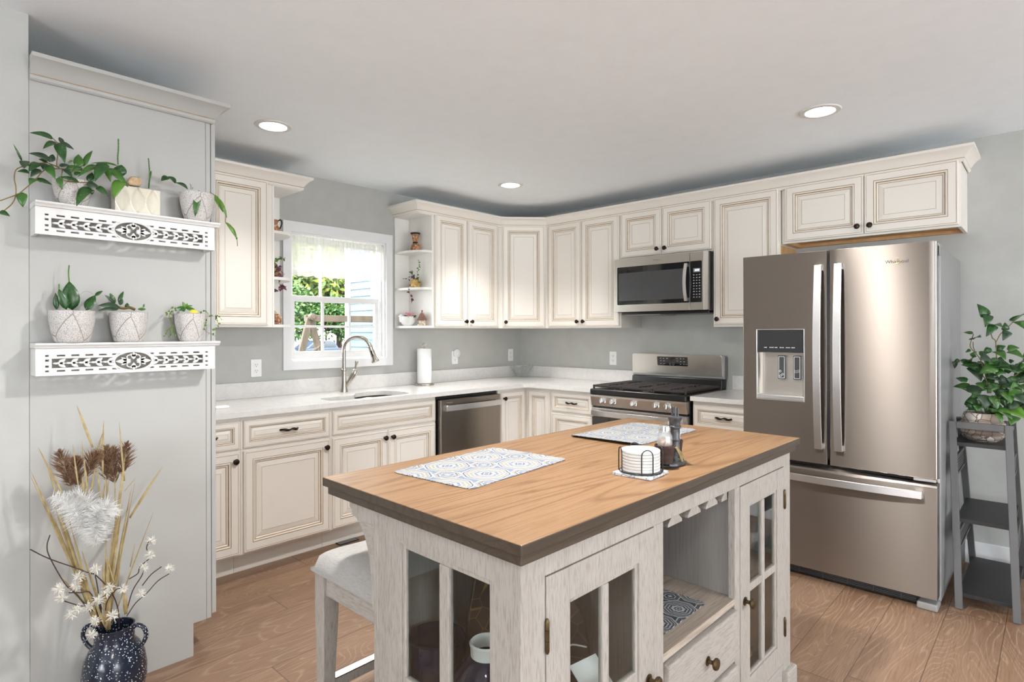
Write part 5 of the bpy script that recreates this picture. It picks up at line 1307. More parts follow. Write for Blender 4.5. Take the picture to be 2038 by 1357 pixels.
POTHOS = [(-0.45, -3.599, 1.404, -0.45, -3.563, 1.478, 0.0521, 0), (-0.45, -3.607, 1.423, -0.5, -3.599, 1.357, 0.0438, 0), (-0.45, -3.631, 1.371, -0.5, -3.602, 1.309, 0.0435, 0), (-0.45, -3.628, 1.368, -0.5, -3.666, 1.357, 0.0381, 1), (-0.45, -3.672, 1.338, -0.45, -3.672, 1.381, 0.0323, 0), (-0.45, -3.684, 1.338, -0.49, -3.666, 1.29, 0.0403, 3), (-0.45, -3.709, 1.386, -0.55, -3.771, 1.415, 0.0641, 1), (-0.47, -3.706, 1.383, -0.55, -3.748, 1.348, 0.0585, 1), (-0.45, -3.547, 1.322, -0.4, -3.498, 1.325, 0.025, 1), (-0.45, -3.549, 1.294, -0.5, -3.583, 1.306, 0.0554, 0), (-0.45, -3.538, 1.241, -0.45, -3.516, 1.227, 0.0167, 0), (-0.45, -3.54, 1.205, -0.45, -3.562, 1.234, 0.025, 1), (-0.42, -3.466, 1.18, -0.42, -3.468, 1.14, 0.0256, 3), (-0.43, -3.501, 1.192, -0.43, -3.516, 1.154, 0.031, 0), (-0.4, -3.487, 1.185, -0.4, -3.462, 1.17, 0.0228, 0), (-0.45, -3.571, 1.217, -0.45, -3.601, 1.229, 0.0276, 1), (-0.47, -3.636, 1.236, -0.53, -3.68, 1.196, 0.0487, 1), (-0.45, -3.639, 1.241, -0.45, -3.676, 1.263, 0.038, 0), (-0.5, -3.682, 1.248, -0.5, -3.73, 1.254, 0.0372, 1), (-0.5, -3.686, 1.237, -0.55, -3.746, 1.206, 0.0424, 1), (-0.5, -3.612, 1.209, -0.53, -3.581, 1.193, 0.0594, 3), (-0.48, -3.624, 1.203, -0.48, -3.64, 1.166, 0.0379, 5), (-0.45, -3.613, 1.164, -0.45, -3.584, 1.207, 0.041, 1), (-0.5, -3.65, 1.167, -0.53, -3.7, 1.144, 0.0535, 0), (-0.5, -3.641, 1.135, -0.5, -3.678, 1.126, 0.0429, 1), (-0.45, -3.54, 1.155, -0.5, -3.583, 1.083, 0.0667, 3), (-0.51, -3.6, 1.112, -0.51, -3.65, 1.114, 0.0378, 0), (-0.51, -3.683, 1.105, -0.51, -3.65, 1.082, 0.0477, 3), (-0.45, -3.688, 1.183, -0.45, -3.708, 1.189, 0.0242, 0), (-0.45, -3.708, 1.14, -0.45, -3.725, 1.141, 0.0294, 0), (-0.5, -3.726, 1.165, -0.5, -3.754, 1.171, 0.0368, 1), (-0.51, -3.727, 1.102, -0.51, -3.754, 1.093, 0.0367, 3), (-0.53, -3.723, 1.072, -0.57, -3.767, 1.047, 0.047, 5), (-0.53, -3.707, 1.034, -0.57, -3.748, 0.989, 0.0471, 3), (-0.5, -3.544, 1.048, -0.47, -3.466, 1.047, 0.0411, 1), (-0.45, -3.536, 1.027, -0.45, -3.502, 1.036, 0.0195, 0), (-0.5, -3.566, 1.077, -0.53, -3.602, 1.038, 0.0327, 1), (-0.5, -3.57, 1.044, -0.53, -3.547, 0.991, 0.0382, 1), (-0.55, -3.601, 1.021, -0.59, -3.604, 0.953, 0.0721, 3), (-0.53, -3.606, 1.043, -0.55, -3.652, 1.059, 0.051, 5), (-0.55, -3.628, 1.02, -0.58, -3.65, 0.95, 0.0451, 5), (-0.53, -3.655, 1.015, -0.53, -3.692, 1.054, 0.053, 3), (-0.54, -3.676, 1.044, -0.57, -3.701, 0.985, 0.0579, 1), (-0.55, -3.688, 0.977, -0.55, -3.732, 0.975, 0.0576, 3), (-0.57, -3.653, 0.96, -0.59, -3.708, 0.91, 0.0394, 1), (-0.55, -3.684, 0.956, -0.61, -3.757, 0.922, 0.0734, 2), (-0.58, -3.646, 0.94, -0.6, -3.669, 0.887, 0.0289, 1), (-0.55, -3.565, 0.983, -0.55, -3.527, 0.985, 0.0377, 0), (-0.55, -3.552, 0.971, -0.55, -3.54, 0.938, 0.0378, 0), (-0.55, -3.574, 0.967, -0.57, -3.571, 0.937, 0.043, 1), (-0.53, -3.618, 0.964, -0.53, -3.601, 0.933, 0.0428, 0), (-0.55, -3.636, 0.957, -0.55, -3.628, 0.935, 0.0371, 1), (-0.51, -3.658, 0.981, -0.51, -3.691, 1.0, 0.0479, 0), (-0.45, -3.618, 1.251, -0.45, -3.588, 1.218, 0.0327, 0), (-0.45, -3.672, 1.187, -0.45, -3.634, 1.175, 0.0485, 0), (-0.5, -3.608, 1.139, -0.5, -3.591, 1.16, 0.0378, 1), (-0.51, -3.699, 1.117, -0.51, -3.707, 1.059, 0.0475, 0), (-0.5, -3.662, 1.072, -0.5, -3.641, 1.027, 0.0427, 0), (-0.51, -3.588, 1.003, -0.51, -3.558, 0.946, 0.0487, 0)]
POTHOS_ST = [[(-0.5, -3.62, 1.026), (-0.48, -3.64, 1.134), (-0.45, -3.637, 1.279), (-0.45, -3.622, 1.308), (-0.45, -3.605, 1.41)], [(-0.45, -3.637, 1.279), (-0.45, -3.655, 1.322), (-0.45, -3.672, 1.341), (-0.45, -3.705, 1.384)], [(-0.5, -3.616, 1.026), (-0.45, -3.579, 1.184), (-0.45, -3.538, 1.25), (-0.45, -3.538, 1.283), (-0.45, -3.549, 1.322)], [(-0.48, -3.607, 1.078), (-0.45, -3.558, 1.156), (-0.43, -3.525, 1.188), (-0.42, -3.475, 1.18)], [(-0.45, -3.562, 1.217), (-0.45, -3.549, 1.25), (-0.45, -3.547, 1.283)], [(-0.52, -3.63, 1.001), (-0.51, -3.658, 1.056), (-0.49, -3.706, 1.111), (-0.49, -3.738, 1.144)], [(-0.53, -3.61, 1.001), (-0.51, -3.566, 1.023), (-0.5, -3.544, 1.048)]]
BLADES = [(-3.771, -1.41, 0.313, -3.957, -1.34, 0.88, 0.0146, 0), (-3.775, -1.41, 0.314, -3.964, -1.39, 0.872, 0.0109, 0), (-3.792, -1.39, 0.936, -3.828, -1.34, 1.084, 0.0146, 0), (-3.767, -1.41, 0.84, -3.753, -1.36, 1.023, 0.0117, 0), (-3.781, -1.39, 0.912, -3.754, -1.35, 0.977, 0.0102, 0), (-3.706, -1.43, 0.81, -3.712, -1.39, 1.018, 0.0096, 0), (-3.876, -1.41, 0.782, -3.938, -1.36, 0.953, 0.0112, 0), (-3.896, -1.41, 0.793, -3.92, -1.39, 0.899, 0.0077, 0), (-3.84, -1.43, 0.81, -3.849, -1.39, 0.955, 0.0078, 0), (-3.813, -1.43, 0.78, -3.823, -1.39, 0.962, 0.0078, 0), (-3.842, -1.41, 0.796, -3.814, -1.39, 0.82, 0.0043, 0), (-3.803, -1.41, 0.771, -3.781, -1.39, 0.89, 0.0094, 0), (-3.773, -1.41, 0.746, -3.781, -1.39, 0.883, 0.0087, 0), (-3.767, -1.41, 0.745, -3.75, -1.39, 0.841, 0.008, 0), (-3.755, -1.41, 0.742, -3.744, -1.39, 0.814, 0.0073, 0), (-3.73, -1.41, 0.722, -3.725, -1.39, 0.829, 0.0059, 0), (-3.763, -1.43, 0.316, -3.695, -1.4, 0.908, 0.0254, 0), (-3.762, -1.44, 0.319, -3.71, -1.42, 0.727, 0.0145, 0), (-3.757, -1.43, 0.314, -3.679, -1.41, 0.779, 0.0138, 0), (-3.75, -1.41, 0.305, -3.664, -1.39, 0.788, 0.0073, 0), (-3.685, -1.41, 0.668, -3.56, -1.35, 0.825, 0.0158, 0), (-3.766, -1.44, 0.321, -3.685, -1.41, 0.679, 0.0123, 0), (-3.742, -1.41, 0.302, -3.595, -1.36, 0.659, 0.0074, 0), (-3.79, -1.43, 0.326, -3.906, -1.37, 0.788, 0.018, 0), (-3.789, -1.44, 0.329, -3.895, -1.39, 0.768, 0.0165, 0), (-3.788, -1.41, 0.319, -3.904, -1.39, 0.728, 0.0109, 0), (-3.792, -1.41, 0.32, -3.887, -1.39, 0.675, 0.0058, 0), (-3.865, -1.44, 0.688, -3.865, -1.42, 0.74, 0.0056, 0), (-3.772, -1.45, 0.326, -3.759, -1.43, 0.653, 0.0086, 0), (-3.77, -1.45, 0.326, -3.741, -1.43, 0.656, 0.0079, 0), (-3.701, -1.41, 0.768, -3.66, -1.39, 0.806, 0.0037, 0), (-3.821, -1.41, 0.778, -3.823, -1.39, 0.847, 0.0143, 0), (-3.815, -1.41, 0.777, -3.81, -1.39, 0.866, 0.0086, 0), (-3.791, -1.44, 0.33, -3.881, -1.39, 0.73, 0.0158, 0), (-3.786, -1.44, 0.328, -3.864, -1.42, 0.701, 0.0144, 0)]
REEDS = [[(-3.853, -1.39, 0.781), (-3.855, -1.39, 0.817), (-3.87, -1.39, 0.876), (-3.888, -1.39, 0.939)], [(-3.829, -1.39, 0.783), (-3.835, -1.39, 0.813), (-3.841, -1.39, 0.868), (-3.836, -1.39, 0.91)], [(-3.811, -1.39, 0.772), (-3.805, -1.39, 0.843), (-3.793, -1.39, 0.885), (-3.779, -1.39, 0.919)], [(-3.751, -1.39, 0.738), (-3.75, -1.39, 0.823), (-3.75, -1.39, 0.885), (-3.752, -1.39, 0.935)], [(-3.725, -1.39, 0.717), (-3.727, -1.39, 0.807), (-3.735, -1.39, 0.868), (-3.725, -1.39, 0.926)], [(-3.7, -1.39, 0.802), (-3.706, -1.39, 0.833), (-3.696, -1.39, 0.877), (-3.686, -1.39, 0.941)]]
PLUMES = [[(-3.816, -1.44, 0.658), (-3.841, -1.45, 0.712), (-3.869, -1.45, 0.761), (-3.909, -1.44, 0.797)], [(-3.806, -1.45, 0.64), (-3.796, -1.46, 0.694), (-3.778, -1.46, 0.725), (-3.758, -1.45, 0.729), (-3.745, -1.45, 0.705)], [(-3.807, -1.44, 0.702), (-3.821, -1.44, 0.755), (-3.843, -1.43, 0.776), (-3.865, -1.43, 0.784)], [(-3.796, -1.46, 0.62), (-3.798, -1.47, 0.661), (-3.798, -1.47, 0.707), (-3.786, -1.47, 0.736)], [(-3.802, -1.46, 0.578), (-3.803, -1.46, 0.6), (-3.805, -1.46, 0.621), (-3.808, -1.46, 0.661)]]
FLOWERS = [[(-3.895, -1.43, 0.485), (-3.888, -1.44, 0.457), (-3.845, -1.45, 0.516), (-3.851, -1.45, 0.488), (-3.797, -1.46, 0.531), (-3.759, -1.46, 0.458), (-3.768, -1.47, 0.445), (-3.72, -1.46, 0.438), (-3.793, -1.47, 0.427), (-3.848, -1.45, 0.406), (-3.863, -1.45, 0.396), (-3.816, -1.46, 0.409), (-3.756, -1.48, 0.364), (-3.805, -1.48, 0.363), (-3.818, -1.5, 0.33), (-3.611, -1.39, 0.563), (-3.618, -1.4, 0.514), (-3.639, -1.41, 0.478), (-3.555, -1.41, 0.445), (-3.655, -1.43, 0.392)]]
TWIGS = [[(-3.775, -1.41, 0.306), (-3.806, -1.44, 0.388), (-3.846, -1.44, 0.417), (-3.881, -1.43, 0.44)], [(-3.775, -1.41, 0.306), (-3.808, -1.45, 0.444), (-3.842, -1.45, 0.461), (-3.87, -1.44, 0.467)], [(-3.768, -1.41, 0.303), (-3.785, -1.46, 0.402), (-3.793, -1.47, 0.427)], [(-3.695, -1.41, 0.316), (-3.67, -1.42, 0.358), (-3.632, -1.41, 0.378), (-3.595, -1.41, 0.412), (-3.555, -1.41, 0.428)], [(-3.698, -1.41, 0.325), (-3.677, -1.41, 0.401), (-3.649, -1.41, 0.445), (-3.639, -1.41, 0.47)], [(-3.688, -1.41, 0.448), (-3.66, -1.41, 0.46), (-3.653, -1.41, 0.482), (-3.62, -1.4, 0.5)], [(-3.627, -1.4, 0.533), (-3.629, -1.4, 0.545), (-3.619, -1.39, 0.561)], [(-3.771, -1.41, 0.304), (-3.797, -1.46, 0.493), (-3.82, -1.45, 0.523), (-3.915, -1.41, 0.585), (-3.963, -1.38, 0.623)], [(-3.719, -1.41, 0.285), (-3.731, -1.45, 0.365), (-3.751, -1.45, 0.433), (-3.797, -1.46, 0.508), (-3.82, -1.45, 0.523)], [(-3.771, -1.41, 0.304), (-3.846, -1.44, 0.45), (-3.877, -1.43, 0.494), (-3.915, -1.41, 0.589), (-3.92, -1.39, 0.625), (-3.912, -1.39, 0.66)], [(-3.755, -1.41, 0.298), (-3.769, -1.46, 0.397), (-3.743, -1.46, 0.438), (-3.72, -1.46, 0.442)], [(-3.646, -1.41, 0.411), (-3.617, -1.41, 0.443), (-3.58, -1.4, 0.458)]]
BLADES2 = [(-3.755, -1.44, 0.301, -3.763, -1.45, 0.567, 0.0231, 0), (-3.762, -1.44, 0.303, -3.776, -1.45, 0.548, 0.0192, 0), (-3.743, -1.46, 0.457, -3.769, -1.46, 0.579, 0.0061, 0), (-3.729, -1.44, 0.439, -3.718, -1.44, 0.607, 0.007, 0), (-3.684, -1.41, 0.491, -3.668, -1.41, 0.571, 0.0056, 0), (-3.775, -1.43, 0.374, -3.832, -1.43, 0.596, 0.013, 0), (-3.821, -1.42, 0.406, -3.88, -1.41, 0.508, 0.0136, 0), (-3.705, -1.44, 0.337, -3.706, -1.43, 0.428, 0.0235, 0), (-3.765, -1.44, 0.312, -3.806, -1.44, 0.441, 0.0153, 0)]
# ------------------------------------------------------------------ carved shelves on the pantry side
def carved_shelf(zt, label):
    s = thing('wall_shelf', label, 'shelf', (-3.652, PY, zt), 'carved white shelves')
    yf = -1.345
    mb = MB(); mb.prism([(PY - .001, 0), (yf - .017, 0), (yf - .017, -.006), (yf - .010, -.012), (yf - .006, -.018), (PY - .001, -.018)], lambda a, b, h: (h, a, zt + b), -3.9455, -3.350)
    build('top_board', mb, 'white', s, bevel=.0015)
    x0, x1, z1 = -3.943, -3.367, zt - .0185; z0 = z1 - .0935; W = x1 - x0; H = z1 - z0
    px = lambda t: x0 + W * t
    pz = lambda t: z1 - H * t
    holes = []; 
    def rect(a, b, c, d): holes.append([(px(a), pz(d)), (px(a), pz(c)), (px(b), pz(c)), (px(b), pz(d))])
    for sgn in (0, 1):
        f = (lambda t: 1 - t) if sgn else (lambda t: t)
        for (c, d) in ((.235, .30), (.40, .48), (.62, .70), (.80, .865)):
            a, b = sorted((f(.045), f(.063))); rect(a, b, c, d)
        for k in range(5):
            a, b = sorted((f(.100 + k * .0705), f(.100 + k * .0705 + .042)))
            rect(a, b, .235, .30); rect(a, b, .80, .865)
        a, b = sorted((f(.076), f(.388))); rect(a, b, .375, .725)
    ov = [(px(.5) + .060 * cos(t), pz(.55) + .033 * sin(t)) for t in [2 * pi * i / 40 for i in range(40)]]
    holes.append(ov[::-1])
    mb = MB(); mb.prism([(x0, z0), (x1, z0), (x1, z1), (x0, z1)], lambda a, b, h: (a, h, b), yf, yf + .010, holes=holes)
    build('fretwork_front', mb, 'white', s, bevel=.0008)
    mb = MB(); mb.box(x0, x0 + .010, yf + .0102, PY - .001, z0, z1); build('side_board', mb, 'white', s); 
    mb = MB(); mb.box(x1 - .010, x1, yf + .0102, PY - .001, z0, z1); build('side_board', mb, 'white', s)
    # carved ornament: oval ring, laurel leaves and a cross of scrolls
    def lf(mb, a, z, ang, L, w):
        d = V((cos(ang), 0, sin(ang))); n = V((-sin(ang), 0, cos(ang))); c = V((a, 0, z)); pts = []
        for t in (0, .25, .5, .75, 1): pts.append((t, sin(pi * t ** .8) * .5 * w))
        poly = [(c + d * (L * t) + n * q) for t, q in pts] + [(c + d * (L * t) - n * q) for t, q in pts[-2:0:-1]]
        mb.prism([(p.x, p.z) for p in poly], lambda a, b, h: (a, h, b), yf - .002, yf + .008)
    mb = MB()
    for sgn in (-1, 1):
        for k in range(5):
            a = px(.5) + sgn * (.082 + .036 * k); z = pz(.55)
            for q in (.62, -.62): lf(mb, a, z, (pi if sgn > 0 else 0) + q, .0255, .013)
            lf(mb, a, z, (pi if sgn > 0 else 0), .022, .008); lf(mb, a, z, (0 if sgn > 0 else pi), .016, .007)
            mb.lathe([(.0042, 0), (.0042, .010), (.0, .012)], (a, yf + .008, z), 10, M=Matrix.Rotation(radians(90), 4, 'X'))
    ell = lambda r1, r2, y: [(px(.5) + r1 * cos(t), y, pz(.55) + r2 * sin(t)) for t in [2 * pi * i / 44 for i in range(44)]]
    mb.tube(ell(.062, .035, yf + .002), .0032, 7, closed=True); mb.tube(ell(.069, .041, yf + .003), .0024, 7, closed=True)
    cx, cz = px(.5), pz(.55)
    for sx in (-1, 1):
        lf(mb, cx + sx * .008, cz, 0 if sx > 0 else pi, .050, .018)
        for sz in (-1, 1):
            lf(mb, cx + sx * .022, cz + sz * .001, (0 if sx > 0 else pi) + sx * sz * .65, .022, .010)
            mb.tube([(cx + sx * (.013 + .0085 * cos(t)), yf + .001, cz + sz * (.014 + .0085 * sin(t))) for t in [-1.9 + 5.0 * i / 14 for i in range(15)]], .0022, 6)
    for sz in (-1, 1):
        lf(mb, cx, cz + sz * .006, sz * pi / 2, .028, .014)
        for q in (-.7, .7): lf(mb, cx, cz + sz * .016, sz * pi / 2 + q, .016, .008)
    build('carved_ornament', mb, 'white', s, smooth=40)
    return s
Z1S, Z2S = 1.787, 1.304
carved_shelf(Z1S, 'upper carved white fretwork shelf on the tall grey panel')
carved_shelf(Z2S, 'lower carved white fretwork shelf on the tall grey panel')

def pot_mb(p, h, rt_, rb, seg=40):
    return MB().lathe([(.0, 0), (rb * .90, 0), (rb, .004), (rb * 1.05, .010), (rb + (rt_ - rb) * .55, h * .35), (rt_ * .985, h * .72), (rt_, h), (rt_ * .94, h), (rt_ * .92, h * .75), (rt_ * .9, h * .86), (.0, h * .86)], p, seg)
def potted(name, label, p, h, rt_, rb, mat='veinpot', cat='potted plant', group='potted plants on the carved shelves'):
    t = thing(name, label, cat, p, group)
    mb = MB().lathe([(.0, 0), (rb * .90, 0), (rb, .004), (rb * 1.06, .012), (rb + (rt_ - rb) * .58, h * .35), (rt_ * .985, h * .70), (rt_, h), (rt_ * .95, h), (rt_ * .92, h * .80)], p, 40)
    build('pot', mb, mat, t, smooth=50)
    build('soil', MB().lathe([(rt_ * .925, h * .80), (rt_ * .5, h * .86), (.0, h * .88)], p, 24), 'soil', t)
    return t
LM = ['leaf0', 'leaf1', 'leaf2', 'leaf3', 'leafyellow', 'leafvar']
def leaves(par, rows, bow=.10, fold=.22, shape=.6, nrm=None, name='leaf', mats=LM):
    """every leaf is a part of its plant"""
    for r in rows:
        build(name, MB().leaf(r[:3], r[3:6], r[6], bow=bow, fold=fold, shape=shape, nrm=nrm), mats[r[7]], par, smooth=60, solid=.0006)
def stems(par, rows, rad, mat, name='stem', sp=5):
    for l in rows: build(name, MB().tube(spline(l, sp) if len(l) > 2 else l, rad, 6), mat, par, smooth=60)

t = potted('hoya_plant', 'trailing broad-leaved plant in a white vein-patterned pot at the left end of the upper shelf', (-3.835, -1.316, Z1S + .0005), .088, .058, .041)
stems(t, HOYA_STEMS, .0017, 'stem'); leaves(t, HOYA)
p = V((-3.637, -1.306, Z1S + .0005))
t = thing('cactus_planter', 'cream glazed block planter with two thin cacti and a tan stone on the upper shelf', 'potted plant', p, 'potted plants on the carved shelves')
hw, hd, hh = .074, .030, .098
mb = MB(); o_ = 44
def cubewall(u, z):                          # pressed lozenge dimples round the front
    k = ((u / hw + 1) / 2 * 3) % 1; d = abs(k - .5) * 2
    lim = sin(pi * min(1, max(0, z / hh)))
    q = max(0, 1 - d / max(.02, lim * .95)); return .0075 * q ** .6
nu, nz = 48, 20; vs = []
for j in range(nz + 1):
    for i in range(nu + 1):
        u = -hw + 2 * hw * i / nu; z = hh * j / nz; vs.append(p + V((u, -hd + cubewall(u, z), z)))
fs = [(j * (nu + 1) + i, j * (nu + 1) + i + 1, (j + 1) * (nu + 1) + i + 1, (j + 1) * (nu + 1) + i) for j in range(nz) for i in range(nu)]
k = len(vs)
vs += [p + V(q) for q in ((-hw, hd, 0), (hw, hd, 0), (hw, hd, hh), (-hw, hd, hh), (-hw + .007, -hd + .008, hh), (hw - .007, -hd + .008, hh), (hw - .007, hd - .006, hh), (-hw + .007, hd - .006, hh), (-hw + .007, -hd + .012, hh - .012), (hw - .007, -hd + .012, hh - .012), (hw - .007, hd - .006, hh - .012), (-hw + .007, hd - .006, hh - .012))]
A = [j * (nu + 1) for j in range(nz + 1)]; Bq = [j * (nu + 1) + nu for j in range(nz + 1)]; T_ = [nz * (nu + 1) + i for i in range(nu + 1)]; D_ = list(range(nu + 1))
fs += [tuple(A[::-1] + [k, k + 3])[::-1], tuple(Bq + [k + 2, k + 1]), (k, k + 1, k + 2, k + 3), tuple(D_[::-1] + [k, k + 1]), tuple(T_ + [k + 5, k + 4]), (T_[-1], k + 2, k + 6, k + 5), (k + 2, k + 3, k + 7, k + 6), (k + 3, T_[0], k + 4, k + 7), (k + 4, k + 5, k + 9, k + 8), (k + 5, k + 6, k + 10, k + 9), (k + 6, k + 7, k + 11, k + 10), (k + 7, k + 4, k + 8, k + 11)]
mb.add(vs, fs)
MT['creamglaze'] = plain('cream_crackle_glaze', (.70, .66, .545), .14, var=.05, vscale=30)
build('pot', mb, 'creamglaze', t, smooth=50)
mb = MB(); mb.box(p.x - hw + .0075, p.x + hw - .0075, p.y - hd + .013, p.y + hd - .0065, p.z + hh - .014, p.z + hh - .004); build('soil', mb, 'soil', t)
leaves(t, CUBE, name='cactus_pad', shape=.9, fold=.1)
for l in CUBE_ST:
    sp_l = spline(l, 6); build('cactus_stem', MB().tube(sp_l, [.0022 + .0007 * (i % 2) for i in range(len(sp_l))], 7), 'leaf1', t)
c_ = [V(q) for q in CUBE_STONE[0]]
mb = MB(); n = len(c_); vs = [q + V((0, -.012, 0)) for q in c_] + [q + V((0, .014, .002)) for q in c_]
mb.add(vs, [tuple(range(n)), tuple(range(n, 2 * n))[::-1]] + [(i, i + n, (i + 1) % n + n, (i + 1) % n) for i in range(n)])
MT['tanstone'] = plain('tan_rough_stone', (.56, .40, .24), .9, var=.2, vscale=80, bump=.8, bscale=160)
st_o = build('river_stone', mb, 'tanstone', t, bevel=.006, seg=3)
t = potted('trailing_cactus', 'flat-stemmed trailing cactus in a white pot at the right end of the upper shelf', (-3.424, -1.319, Z1S + .0005), .112, .063, .044)
stems(t, P3_ST, .0013, 'stem'); leaves(t, P3, name='cactus_pad', bow=.12, fold=.25, shape=.75)
t = potted('upright_cactus', 'upright leaf cactus in a white vein-patterned pot at the left of the lower shelf', (-3.838, -1.3235, Z2S + .0005), .112, .068, .050)
leaves(t, Q1, name='cactus_pad', bow=.03, fold=.25, shape=.8); stems(t, Q1_ST[:3], .0022, 'stemgreen', 'cactus_stem'); stems(t, Q1_ST[3:], .0006, 'dryleaf', 'tendril')
t = potted('succulent_plant', 'grey-green sprawling succulent in the middle white pot on the lower shelf', (-3.664, -1.3175, Z2S + .0005), .110, .062, .046)
leaves(t, Q2, bow=.08, fold=.3, shape=.8); stems(t, Q2_ST, .0055, 'stem')
t = potted('jade_plant', 'small jade plant with trailing yellow-green vines in the right white pot of the lower shelf', (-3.449, -1.3125, Z2S + .0005), .110, .056, .038)
leaves(t, Q3, bow=.08, fold=.25, shape=.75); stems(t, Q3_ST, .0006, 'stem', 'vine')
R_ = random.Random(21)
for l in Q3_ST:
    pts = spline(l, 4)
    for i, q in enumerate(pts[1:]):
        if R_.random() < .75:
            d_ = V((R_.uniform(-1, 1), R_.uniform(-1, .2), R_.uniform(-.6, .8))).normalized()
            build('vine_leaf', MB().leaf(q, q + d_ * R_.uniform(.007, .011), R_.uniform(.007, .010), bow=.1, n=4), 'leaf2', t)

# ------------------------------------------------------------------ floor vase with dried stems
vp = V((-3.736, -1.425, 0))
va = thing('floor_vase', 'dark navy speckled two-handled vase on the floor beside the tall grey panel', 'vase', vp)
tilt = Matrix.Identity(4)
build('body', MB().lathe([(.0, .0), (.062, 0), (.068, .006), (.086, .05), (.098, .11), (.099, .15), (.092, .195), (.078, .228), (.065, .245), (.061, .252), (.060, .298), (.062, .303), (.057, .303), (.055, .25), (.07, .22), (.0, .10)], vp, 48), 'speckle', va, smooth=50)
for sg in (-1, 1):
    d_ = V((.683 * sg, -.73 * sg, 0))
    build('handle', MB().tube(spline([vp + d_ * .059 + Zp * .288, vp + d_ * .078 + Zp * .305, vp + d_ * .103 + Zp * .296, vp + d_ * .112 + Zp * .268, vp + d_ * .100 + Zp * .240, vp + d_ * .082 + Zp * .222], 5), .0072, 12), 'speckle', va, smooth=60)
dr_ = thing('dried_arrangement', 'dried reeds, plumes and ivory flowers standing in the speckled navy floor vase', 'dried flowers', vp + Zp * .25)
for r in BLADES + BLADES2: build('reed_blade', MB().leaf(r[:3], r[3:6], r[6] * .8, bow=.03, fold=.35, blade=True, n=9), 'dryleaf', dr_, smooth=60, solid=.0004)
R_ = random.Random(31)
for l in REEDS:
    pts = spline(l, 8); build('reed_stem', MB().tube(pts, .0012, 5), 'dryleaf', dr_)
    mb = MB(); a = len(pts) // 3
    for i in range(a, len(pts)):
        t_ = (i - a) / (len(pts) - a); d0 = (pts[min(i + 1, len(pts) - 1)] - pts[i - 1]).normalized()
        for k in range(15):
            L = (.045 * (sin(pi * min(1, t_ * .85 + .18)) ** .8) + .006) * R_.uniform(.45, 1.25)
            v_ = V((R_.gauss(0, 1), R_.gauss(0, .7), R_.gauss(0, .35))); v_ = (v_ - d0 * v_.dot(d0)).normalized()
            e_ = (d0 * R_.uniform(.7, 1.5) + v_).normalized()
            q = pts[i].lerp(pts[max(0, i - 1)], R_.random())
            mb.leaf(q, q + e_ * L, .0030, bow=.08, n=3, fold=.1, nrm=V((R_.gauss(0, 1), -1, R_.gauss(0, 1))))
    build('reed_plume', mb, 'reedplume', dr_)
for l in PLUMES[:4]:
    pts = spline(l, 9); mb = MB(); mb.tube(pts, .0012, 5)
    for i in range(len(pts)):
        t_ = i / (len(pts) - 1); d0 = (pts[min(i + 1, len(pts) - 1)] - pts[max(0, i - 1)]).normalized()
        for k in range(24):
            L = (.032 * sin(pi * (.15 + .8 * t_)) + .014) * R_.uniform(.4, 1.3)
            v_ = V((R_.gauss(0, 1), R_.gauss(0, .8), R_.gauss(0, .6))); v_ = (v_ - d0 * v_.dot(d0)).normalized()
            e_ = (d0 * R_.uniform(.0, .8) + v_).normalized(); q = pts[i] + d0 * R_.uniform(-.006, .006)
            g = V((0, 0, -.25))
            mb.tube([q, q + e_ * L * .55, q + (e_ + g * .5).normalized() * L], [.0008, .0007, .0003], 3, cap=False)
    build('white_plume', mb, 'feather', dr_)
for i, q in enumerate(FLOWERS[0]):
    q = V(q); mb = MB(); mb.ball(q, .005, 8, 6); S_ = .019 if i < 14 else .017
    for k in range(60):
        v_ = V((R_.gauss(0, 1), R_.gauss(0, 1) - .4, R_.gauss(0, 1) + .15)).normalized(); L = S_ * R_.uniform(.7, 1.3)
        sd_ = V((R_.gauss(0, 1), R_.gauss(0, 1), R_.gauss(0, 1))).normalized()
        mb.tube([q, q + v_ * L * .6, q + (v_ + sd_ * .25).normalized() * L], [.0013, .0011, .0005], 3, cap=False)
    build('dried_flower', mb, 'dryflower', dr_)
stems(dr_, TWIGS, .0018, 'bark', 'twig', 4)
# ------------------------------------------------------------------ things on the open shelves by the window
S3, S2_, S1_ = 1.979, 1.689, 1.3905
p = V((-1.412, -.150, S3))
o = thing('pottery_vase', 'brown painted hourglass vase on the top shelf right of the window', 'vase', p)
build('body', MB().lathe([(.0, 0), (.030, 0), (.038, .012), (.0395, .03), (.034, .05), (.020, .062), (.0175, .068), (.0185, .076), (.026, .11), (.033, .138), (.034, .142), (.028, .142), (.018, .08), (.0, .075)], p, 28), 'folkpot', o, smooth=50)
build('collar', MB().lathe([(.0185, .060), (.0205, .064), (.0205, .072), (.0185, .076)], p, 24), 'blackmatte', o, smooth=50)
build('lip', MB().lathe([(.0325, .134), (.0385, .142), (.0385, .148), (.030, .148), (.028, .14)], p, 28), 'blackmatte', o, smooth=40)
p = V((-1.420, -.158, S2_))
o = thing('vine_pot', 'gold mosaic pot with a trailing purple vine on the shelf right of the window', 'potted plant', p, 'potted vines by the window')
build('pot', MB().lathe([(.0, 0), (.028, 0), (.040, .014), (.043, .035), (.036, .058), (.028, .068), (.024, .068), (.03, .05), (.0, .045)], p, 26), 'mosaicpot', o, smooth=50)
R_ = random.Random(6); rv = V((.683, -.73, 0)); tw = V((-.73, -.683, 0))
def cam(a, b, c): return p + rv * a + tw * b + Zp * c    # across, towards the room, up
